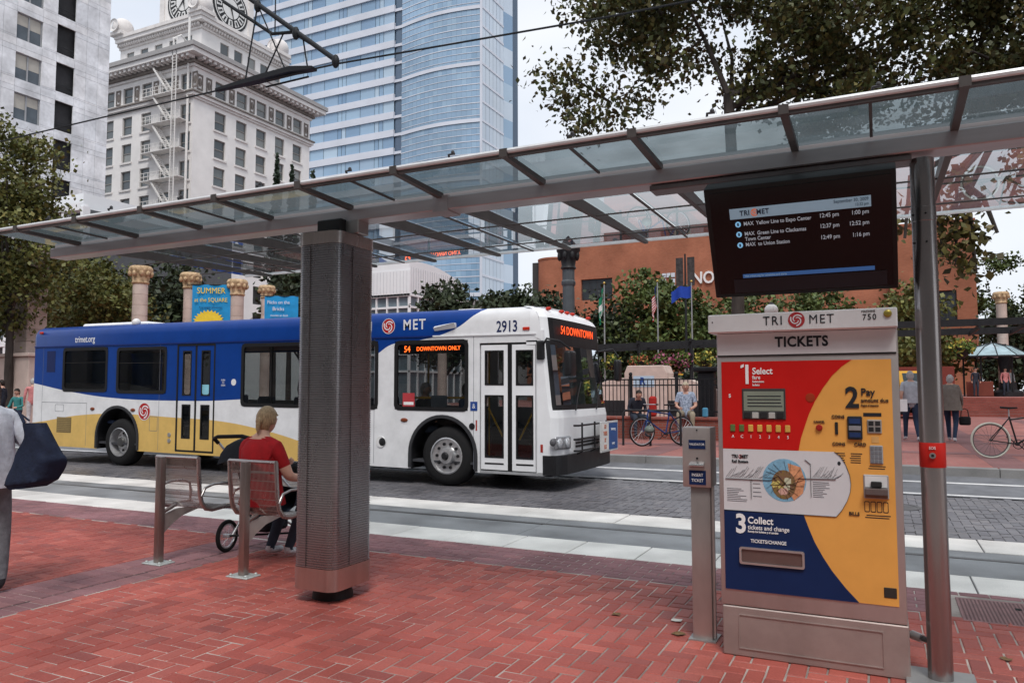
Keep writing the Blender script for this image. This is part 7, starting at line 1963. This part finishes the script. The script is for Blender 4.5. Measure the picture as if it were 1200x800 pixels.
for k in range(5):
    w_ = bx('window', MATS['store_frame'], ns_, 3.2, 3.9, NY - .92, NY - .85, 4.6 + 2.1 * k, 6.3 + 2.1 * k); bx('pane', MATS['store_glass'], w_, 3.28, 3.82, NY - .95, NY - .925, 4.7 + 2.1 * k, 6.2 + 2.1 * k)
w_ = bx('window', MATS['store_frame'], ns_, 4.95, 6.45, NY - .92, NY - .85, 7.6, 10.5)
for i in range(2): bx('pane', MATS['store_glass'], w_, 5.02 + i * .72, 5.66 + i * .72, NY - .95, NY - .925, 7.7, 10.4)
bx('end_cap', m_nb, ns_, 1.15, 8.1, NY - 1.28, NY - .5, 16.61, 16.85)

# ---- white pavilion with an arched roof
wp = thing('white_pavilion', 'white building with a curved roof and glazed white framework', 'building', (-46, 68, 0))
m_pw = M('pavilion_white', (.78, .79, .81), .6, var=.05, scale=.5)
m_pg = M('pavilion_glass', (.16, .20, .23), .12, var=.3, scale=.4)
wx, wy0, wy1 = -41.67, 62.6, 73.2
arcp = [(wy0, 11.4)] + [(wy0 + (wy1 - wy0) * i / 14, 13.7 + 1.0 * math.sin(PI * (.25 + .75 * i / 14)) - .25 * i / 14) for i in range(15)] + [(wy1, 11.4)]
MB().prism(arcp, wx - 8, wx, plane='yz').build('vault', m_pw, wp, smooth=30)
bx('upper_wall', m_pw, wp, wx - 8, wx + .05, wy0 - .05, wy0 + .3, 11.0, 13.6)
cl = MB()
for k in range(24): cl.box(wx + .02, wx + .06, wy0 + .2 + k * .44, wy0 + .215 + k * .44, 11.4, 13.9)
for k in range(20): cl.box(wx - 7.9 + k * .4, wx - 7.885 + k * .4, wy0 - .08, wy0 - .04, 11.0, 13.5)
tag(cl.build('cladding_seams', M('seam_light', (.42, .43, .46), .6), wp, clean=False), kind='stuff')
bx('glass_box', m_pg, wp, wx - 8, wx - .1, wy0 + .3, wy1, 0, 11.3)
for z in (3.5, 5.2, 6.9, 8.6, 9.9, 11.1): bx('transom', m_pw, wp, wx - 8, wx + .1, wy0 - .05, wy1, z - .12, z + .12) if z > 11 else MB().box(wx - 8, wx + .02, wy0 + .1, wy0 + .3, z - .10, z + .10).box(wx - .1, wx + .06, wy0, wy1, z - .10, z + .10).build('transom', m_pw, wp)
for k in range(7): bx('mullion', m_pw, wp, wx - 8 + k * 1.3 - .07, wx - 8 + k * 1.3 + .07, wy0 + .08, wy0 + .31, 0, 11)
for k in range(8): bx('mullion', m_pw, wp, wx - .11, wx + .07, wy0 + k * 1.45, wy0 + .14 + k * 1.45, 0, 11)
# ---- pale office building with open white frames, behind the columns
wb = thing('white_frame_building', 'white framed building with balconies seen through trees behind the columns', 'building', (-56, 36, 0))
bx('core', M('frame_core', (.10, .11, .12), .7), wb, -62, -48.3, 33, 46, 0, 14)
for z in (2, 5, 8, 11, 14): MB().box(-62, -48, 32.4, 33.0, z - .25, z + .25).build('floor_edge', m_pw, wb)
for k in range(8): MB().box(-62 + k * 2, -61.7 + k * 2, 32.45, 32.95, 0, 14).build('frame_post', m_pw, wb)
bx('pale_block', m_pw, wb, -60, -50, 34, 44, 14.01, 15.5)
# ---- grey block closing the view behind the square
gb = thing('grey_office_block', 'plain grey office block behind the trees between glass tower and brick store', 'building', (-52, 105, 0))
bx('wall', M('grey_wall', (.25, .24, .24), .7, var=.1, scale=.2), gb, -60, -45, 98, 112, 0, 15)
for k in range(6):
    for j in range(3): bx('window', MATS['store_glass'], gb, -59 + k * 2.3, -57.5 + k * 2.3, 97.9, 98.05, 5.2 + j * 3.2, 7.2 + j * 3.2)
ch_ = thing('brick_chimney', 'small red brick chimney stack above the trees beside the brick store', 'chimney', (-41.5, 92, 0))
bx('stack', m_nb, ch_, -42.2, -40.9, 91.5, 92.8, 0, 13.3); bx('cap', MATS['roof_brown'], ch_, -42.35, -40.75, 91.35, 92.95, 13.3, 13.6)

# ---- invented blocks out of view, added for the glass and steel to reflect
sb = thing('added_stone_block', 'invented long stone block behind the platform, unseen, added for reflections', 'building', (-5, -20, 0))  # added out of view: mirrored in steel and glass, holds back sky light
m_sbw = M('block_stone', (.30, .27, .24), .8, var=.12, scale=.4)
hs_ = [(-58 + 4.5 * k, -55.4 + 4.5 * k, 2.0 + 5 * j, 5.2 + 5 * j) for k in range(24) for j in range(3)]
holed_wall(-62, 52, 0, 17, hs_, -16.0, -15.4).build('wall', m_sbw, sb, clean=False)
bx('core', M('core_dark'), sb, -62, 52, -40, -16.1, 0, 16.9)
for (a, b_, c, d) in hs_: bx('window', M('office_glass'), sb, a, b_, -15.9, -15.8, c, d)
rb2 = thing('added_brick_block', 'invented brown brick block beyond the kiosk terrace, unseen, added for reflections', 'building', (30, 76, 0))  # invented, outside the view, so the windshield mirrors a wall instead of sky
hs2 = [(17.5 + 3.4 * k, 19.6 + 3.4 * k, 3 + 4 * j, 5.6 + 4 * j) for k in range(8) for j in range(5)]
holed_wall(16, 46, 0, 24, hs2, 64, 64.6).build('wall', m_nb, rb2, clean=False)
bx('core', M('core_dark'), rb2, 16.1, 46, 64.7, 96, 0, 23.8)
for (a, b_, c, d) in hs2: bx('window', M('office_glass'), rb2, a, b_, 64.3, 64.4, c, d)

nb3 = thing('added_north_block', 'invented brown stone block beyond the parked black bicycle, unseen, added for reflections', 'building', (37, 40, 0))  # added unseen to cover the bright sky strip mirrored in the windshield edge
hs3 = [(18 + 3.6 * k, 20.2 + 3.6 * k, 3 + 4 * j, 5.7 + 4 * j) for k in range(12) for j in range(5)]
holed_wall(16.5, 63, 0, 23, hs3, 34, 34.6, 'yz').build('wall', m_sbw, nb3, clean=False)
bx('core', M('core_dark'), nb3, 34.7, 52, 16.6, 62.9, 0, 22.8)
for (a, b_, c, d) in hs3: bx('window', M('office_glass'), nb3, 34.3, 34.4, a, b_, c, d)

# ================================================================ trees
m_bark = M('bark', (.060, .050, .045), .9, var=.35, scale=6, bump=.6, bscale=14, stretch=(1, 1, .3))
def leafmat(name, cols): return M_pieces(name, cols, rough=.55, scale=.6, stain=.28, bump=0, fine=.05, spec=.35)
L_dark = leafmat('leaf_dark_olive', [(.034, .044, .013), (.058, .070, .017), (.090, .096, .024), (.046, .056, .015), (.13, .110, .028), (.066, .052, .018)])
L_left = leafmat('leaf_olive', [(.070, .085, .022), (.115, .125, .030), (.155, .155, .038), (.085, .100, .025), (.19, .155, .038)])
L_deep = leafmat('leaf_deep_green', [(.022, .034, .016), (.035, .050, .022), (.045, .062, .026), (.030, .040, .018)])
L_mid = leafmat('leaf_mid_green', [(.055, .085, .022), (.080, .115, .030), (.105, .14, .036), (.065, .095, .025), (.13, .15, .04)])
L_conf = leafmat('leaf_conifer', [(.018, .034, .020), (.026, .046, .026), (.034, .055, .03)])
L_gold = leafmat('leaf_gold', [(.10, .095, .020), (.14, .115, .022), (.075, .075, .020), (.17, .12, .025), (.06, .05, .018)])

def leaf_mesh(name, pts, size, mat, rs, up=.35):
    n = len(pts); P = np.asarray(pts)
    a = rs.normal(size=(n, 3)); a /= np.linalg.norm(a, axis=1)[:, None]
    nr = rs.normal(size=(n, 3)); nr[:, 2] += up * 2; b = np.cross(a, nr); b /= np.linalg.norm(b, axis=1)[:, None] + 1e-9
    c = np.cross(a, b)
    s = size * (.6 + .8 * rs.random(n))[:, None]
    V = np.empty((n, 5, 3))
    V[:, 0] = P - a * s * .5; V[:, 1] = P + b * s * .36 + c * s * .10; V[:, 2] = P + a * s * .5; V[:, 3] = P - b * s * .36 + c * s * .10; V[:, 4] = P
    V = V[:, :4].reshape(-1, 3)
    me = bpy.data.meshes.new(name)
    me.vertices.add(n * 4); me.vertices.foreach_set('co', V.ravel())
    me.loops.add(n * 4); me.loops.foreach_set('vertex_index', np.arange(n * 4))
    me.polygons.add(n); me.polygons.foreach_set('loop_start', np.arange(n) * 4); me.polygons.foreach_set('loop_total', np.full(n, 4))
    me.materials.append(mat); me.update(calc_edges=True)
    return me

def tree(name, label, base, fork, crowns, nleaf, lsize, mat, seed, trunk_r=.16, ncl=60, clr=.55, extra=None, group=None, shell=.45, nlimb=26, up=.35):
    """crowns: list of (centre, radii) ellipsoids that leaf clumps fill"""
    rs = np.random.RandomState(seed); t = thing(name, label, 'tree', base, group)
    base = Vector(base); fork = Vector(fork)
    vol = [c[1][0] * c[1][1] * c[1][2] for c in crowns]; tot = sum(vol)
    cl = []
    for (cc, rr), v in zip(crowns, vol):
        for _ in range(max(3, int(ncl * v / tot))):
            d = rs.normal(size=3); d /= np.linalg.norm(d)
            cl.append(np.array(cc) + d * np.array(rr) * (shell + (1 - shell) * rs.random()) ** .8)
    cl = np.array(cl)
    tk = MB()
    mid = base.lerp(fork, .5) + Vector((rs.normal() * .08, rs.normal() * .08, 0))
    tk.tube([base, base + Vector((0, 0, .3)), mid, fork], [trunk_r * 1.35, trunk_r, trunk_r * .85, trunk_r * .72], 10)
    order = rs.permutation(len(cl))[:nlimb]
    limbs = []
    for q, i in enumerate(order):
        e = Vector(cl[i]); s_ = fork.lerp(mid, .25 * rs.random()) if q % 3 else fork
        if limbs and q > 5:
            l_ = min(limbs, key=lambda L_: (L_[1] - e).length); s_ = l_[1]
        m1 = s_.lerp(e, .5) + Vector((rs.normal() * .25, rs.normal() * .25, abs(rs.normal()) * .25)) * min(1., (e - s_).length * .3)
        r0 = trunk_r * (.46 if q <= 5 else .24)
        tk.tube([s_, m1, e], [r0, r0 * .62, r0 * .18], 6); limbs.append((s_, m1 if q <= 5 else e))
    tk.build('trunk', m_bark, t, smooth=60, clean=False)
    per = nleaf // len(cl); pts = []
    off = np.array(base)
    for c in cl:
        k = int(per * (.5 + rs.random())); p_ = rs.normal(size=(k, 3)) * np.array([1, 1, .75]) * clr * (.6 + .6 * rs.random())
        pts.append(c + p_)
    if extra is not None: pts.append(extra(rs))
    pts = np.concatenate(pts) - off
    o = link_mesh('crown', leaf_mesh('crown', pts, lsize, mat, rs, up), t)
    tag(o, kind='stuff')
    return t

# big street tree over the screen, and its neighbour whose branches hang in from the right
tree('street_tree', 'large dark street tree with olive brown leaves rising behind the shelter roof', (-3.07, 18.6, GZ), (-3.04, 18.1, 8.6),
     [((-2.9, 18.3, 11.2), (3.6, 2.6, 2.6)), ((.8, 19.2, 10.6), (3.6, 2.8, 2.9)), ((3.6, 20.4, 10.8), (2.6, 2.6, 2.8)), ((-5.6, 17.2, 9.2), (1.7, 1.4, 1.4)), ((-5.3, 17.3, 11.0), (1.6, 1.4, 1.3)), ((.2, 18.8, 8.4), (3.4, 1.8, .9)), ((3.6, 19.8, 8.0), (2.4, 1.6, 1.3))],
     56000, .138, L_dark, 3, .17, 330, .36, nlimb=120)
def hang(rs):
    out_ = []
    for (a, b_, n) in (((1.05, 12.0, 4.6), (.98, 12.0, 3.2), 260), ((1.15, 12.1, 4.3), (1.22, 12.1, 3.1), 160), ((.80, 12.2, 4.0), (.86, 12.2, 3.4), 90), ((2.2, 13.0, 5.6), (1.75, 12.6, 4.3), 160), ((.35, 12.4, 4.4), (.40, 12.4, 3.75), 50)):
        t = rs.random(n)[:, None]; out_.append(np.array(a) * (1 - t) + np.array(b_) * t + rs.normal(size=(n, 3)) * [.13, .13, .12])
    return np.concatenate(out_)
t2 = tree('street_tree', 'street tree with hanging yellow green branches reaching in beside the round post', (5.6, 16.6, GZ), (5.2, 16.2, 4.8),
     [((3.9, 15.4, 6.6), (1.5, 1.5, 1.4)), ((5.5, 16.6, 8.6), (2.6, 2.6, 2.2)), ((2.9, 14.6, 5.2), (.6, .7, .8))], 5200, .12, L_gold, 8, .15, 60, .34, extra=hang, nlimb=26)
br_ = MB()
for pts_ in ([(5.2, 16.2, 4.8), (3.2, 14.2, 5.9), (1.6, 12.4, 5.2), (1.05, 12.0, 4.5), (1.0, 12.0, 3.3)], [(1.6, 12.4, 5.2), (1.18, 12.1, 4.3), (1.24, 12.1, 3.2)], [(1.6, 12.4, 5.2), (.82, 12.2, 4.4), (.86, 12.2, 3.5)], [(3.2, 14.2, 5.9), (2.3, 13.1, 5.6), (1.75, 12.6, 4.3)], [(1.05, 12.0, 4.5), (1.35, 12.0, 4.2), (1.5, 12.0, 3.7)], [(1.6, 12.4, 5.2), (.5, 12.4, 4.7), (.40, 12.4, 3.8)]):
    k = len(pts_); br_.tube(pts_, [.05 * (1 - i / k) + .006 for i in range(k)], 5)
br_.build('hanging_branch', m_bark, t2, smooth=60)
# trees at the left end
tree('street_tree', 'olive street tree in front of the marble tower behind the rear of the bus', (-28.8, 17.0, GZ), (-28.6, 16.8, 4.2),
     [((-29.2, 16.4, 9.6), (2.2, 2.2, 2.0)), ((-28.3, 16.6, 7.2), (2.4, 2.2, 1.9)), ((-28.0, 17.0, 5.6), (1.3, 1.6, 1.3)), ((-29.5, 16.8, 4.8), (1.8, 1.6, 1.2))], 21000, .165, L_left, 21, .17, 170, .38, nlimb=50)
tree('street_tree', 'olive green street tree over the rear end of the bus', (-31.6, 22.0, GZ), (-31.5, 22, 3.6), [((-31.2, 22.2, 5.4), (2.2, 2.0, 1.8)), ((-33.4, 22.5, 5.2), (1.8, 1.6, 1.7))], 11000, .18, L_left, 22, .14, 90, .40, nlimb=24)
deep = [((-40, 26.5), 7.0, 3.2, 'deep green tree behind the first stone column'), ((-36.5, 30.0), 6.6, 3.0, 'deep green tree between the stone columns'), ((-33, 37.5), 7.8, 3.0, 'deep green tree behind the smaller blue banner'), ((-44, 27), 8.5, 3.6, 'tall deep green tree behind the stone pier')]
for i, ((x, y), zc, r_, lb) in enumerate(deep):
    tree('background_tree', lb, (x, y, GZ), (x, y, 3.2), [((x, y, zc), (r_, r_, r_ * .95)), ((x + .8, y - .6, zc - 1.8), (r_ * .8, r_ * .8, r_ * .6))], 6500, .34, L_deep, 30 + i, .16, 70, .6, nlimb=20, shell=.3)
mids = [((-25.8, 43.0), 6.3, 2.6, L_deep, 'deep green tree behind the bus roof before the white pavilion'), ((-22.0, 44.8), 6.2, 2.7, L_deep, 'deep green tree behind the bus before the glass tower'), ((-19.6, 46.2), 5.4, 2.3, L_deep, 'deep green tree beside the grey lamp column'),
        ((-13.3, 48.8), 6.6, 3.5, L_mid, 'bright green tree behind the striped flag'), ((-16.3, 48.0), 5.2, 2.6, L_deep, 'dark green tree behind the green flag'), ((-10.2, 50.4), 5.0, 2.5, L_mid, 'green tree behind the blue flag'),
        ((-8.2, 56.8), 6.2, 2.9, L_mid, 'green tree behind the globe lamp'), ((-3.6, 59.0), 6.4, 3.2, L_mid, 'green tree below the arrivals screen'), ((1.8, 53.0), 5.4, 2.7, L_left, 'yellow green tree behind the round post'), ((11.2, 84), 9.0, 5.5, L_mid, 'large green tree behind the kiosk column'), ((8.6, 63), 4.6, 3.0, L_deep, 'dark green tree behind the kiosk'), ((12.6, 60), 5.0, 3.2, L_mid, 'green tree at the far end of the kiosk terrace')]
for i, ((x, y), zc, r_, mt, lb) in enumerate(mids):
    tree('background_tree', lb, (x, y, GZ if y < 60 else 0), (x, y, 2.6), [((x, y, zc), (r_ * .9, r_ * .9, r_ * .95)), ((x + .3, y, zc - 1.5), (r_, r_, r_ * .6)), ((x - .2, y, zc + r_ * .7), (r_ * .4, r_ * .4, r_ * .5))], 6000, .32, mt, 50 + i, .14, 70, .5, nlimb=16, shell=.3)
for i, (x, y, h, lb) in enumerate(((-53.1, 56.1, 25.2, 'tallest narrow dark conifer before the clock tower building'), (-51.8, 56.8, 24.0, 'narrow dark conifer beside the tallest conifer'), (-49.9, 57.7, 23.4, 'narrow dark conifer before the glass tower'))):
    t = thing('conifer', lb, 'tree', (x, y, 0)); rs = np.random.RandomState(70 + i)
    MB().tube([(x, y, 0), (x, y, h)], [.28, .03], 8).build('trunk', m_bark, t)
    n = 3200; u = rs.random(n) ** .7; z = h * (1 - u * .7); r_ = (.12 + 1.15 * u) * (.3 + .7 * rs.random(n)) * (1 + .25 * np.sin(z * 5)); a = rs.random(n) * 2 * PI
    pts = np.stack([r_ * np.cos(a), r_ * np.sin(a), z - .25 * r_], 1)
    tag(link_mesh('crown', leaf_mesh('crown', pts, .34, L_conf, rs), t), kind='stuff')
# hedge-like shrubs under the pergola
for i, (x, y, lb) in enumerate(((-14.5, 40.5, 'dark shrub behind the pergola near the green flag'), (-11.5, 41, 'dark shrub behind the pergola near the striped flag'), (-8.3, 41.5, 'dark shrub behind the pergola near the blue flag'), (-5.5, 42, 'dark shrub behind the end of the pergola'))):
    t = thing('shrub', lb, 'shrub', (x, y, GZ)); rs = np.random.RandomState(90 + i)
    p_ = rs.normal(size=(2600, 3)); p_ /= np.linalg.norm(p_, axis=1)[:, None]; p_ *= (rs.random(2600) ** .4)[:, None] * np.array([1.9, 1.2, 1.5]); p_[:, 2] += 1.3
    MB().tube([(x, y, GZ), (x, y, 1.4)], [.08, .04], 6).build('stem', m_bark, t)
    tag(link_mesh('crown', leaf_mesh('crown', p_, .26, L_deep, rs), t), kind='stuff')

# ================================================================ overhead line
ow = thing('overhead_wire', 'black overhead tram wire running above the track', 'wire', (-5, 8.2, 6.1))
pts = [(-40 + 2 * k, 8.2, 6.30 - .0 - .007 * (k * 2)) for k in range(33)]
MB().tube([(-45, 8.2, 6.24), (-13.86, 8.2, 6.186), (-8.37, 8.2, 6.165), (-6.69, 8.2, 6.14), (-5.2, 8.2, 6.06), (-2.75, 8.2, 5.93), (8, 8.2, 5.6), (30, 8.2, 5.5)], .014, 6).build('wire', M('wire_black', (.010, .011, .014), .6, spec=.3), ow)
si = thing('section_insulator', 'dark section insulator frame clamped on the overhead wire', 'insulator', (-7.9, 8.2, 6.15))
MB().loft([[(-9.0, 8.16, 6.16), (-9.0, 8.24, 6.16), (-9.0, 8.24, 6.19), (-9.0, 8.16, 6.19)], [(-8.2, 8.14, 6.15), (-8.2, 8.27, 6.15), (-8.2, 8.27, 6.23), (-8.2, 8.14, 6.23)], [(-7.5, 8.13, 6.16), (-7.5, 8.28, 6.16), (-7.5, 8.28, 6.24), (-7.5, 8.13, 6.24)], [(-7.1, 8.14, 6.13), (-7.1, 8.26, 6.13), (-7.1, 8.26, 6.17), (-7.1, 8.14, 6.17)]]).build('runner', M('wire_black'), si, smooth=50)
MB().tube([(-8.1, 8.30, 6.10), (-7.3, 8.31, 6.11)], .016, 6).build('skid', M('wire_black'), si)
ca = thing('cantilever_arm', 'dark steel cantilever arm holding the overhead wire', 'cantilever', (-7.5, 8.2, 6.6))
MB().tube([(-9.4, 8.05, 8.3), (-8.32, 8.2, 7.44), (-6.72, 8.2, 6.20)], .036, 8).build('arm', M('arm_dark', (.018, .020, .024), .6), ca, smooth=50)
MB().tube([(-8.9, 8.2, 7.55), (-7.95, 8.25, 6.86), (-7.55, 8.25, 6.80), (-6.72, 8.22, 6.22)], .026, 8).build('steady_arm', MATS['arm_dark'], ca, smooth=50)
for (a, b_, r_) in (((-8.20, 8.2, 7.34), (-8.42, 8.2, 6.20), .012), ((-8.20, 8.2, 7.34), (-7.62, 8.2, 6.20), .012), ((-7.72, 8.25, 6.84), (-8.05, 8.2, 6.2), .012), ((-7.32, 8.2, 6.66), (-7.22, 8.2, 6.17), .012), ((-7.85, 8.2, 9.5), (-7.85, 8.2, 6.85), .010)):
    MB().cyl(a, b_, r_, 6).build('hanger', MATS['arm_dark'], ca)
for p_ in ((-8.2, 8.2, 7.32), (-7.45, 8.2, 6.74), (-6.72, 8.2, 6.18)): MB().ell(p_, (.06, .05, .10), 8, 6).build('clamp', M('wire_black'), ca, smooth=60)
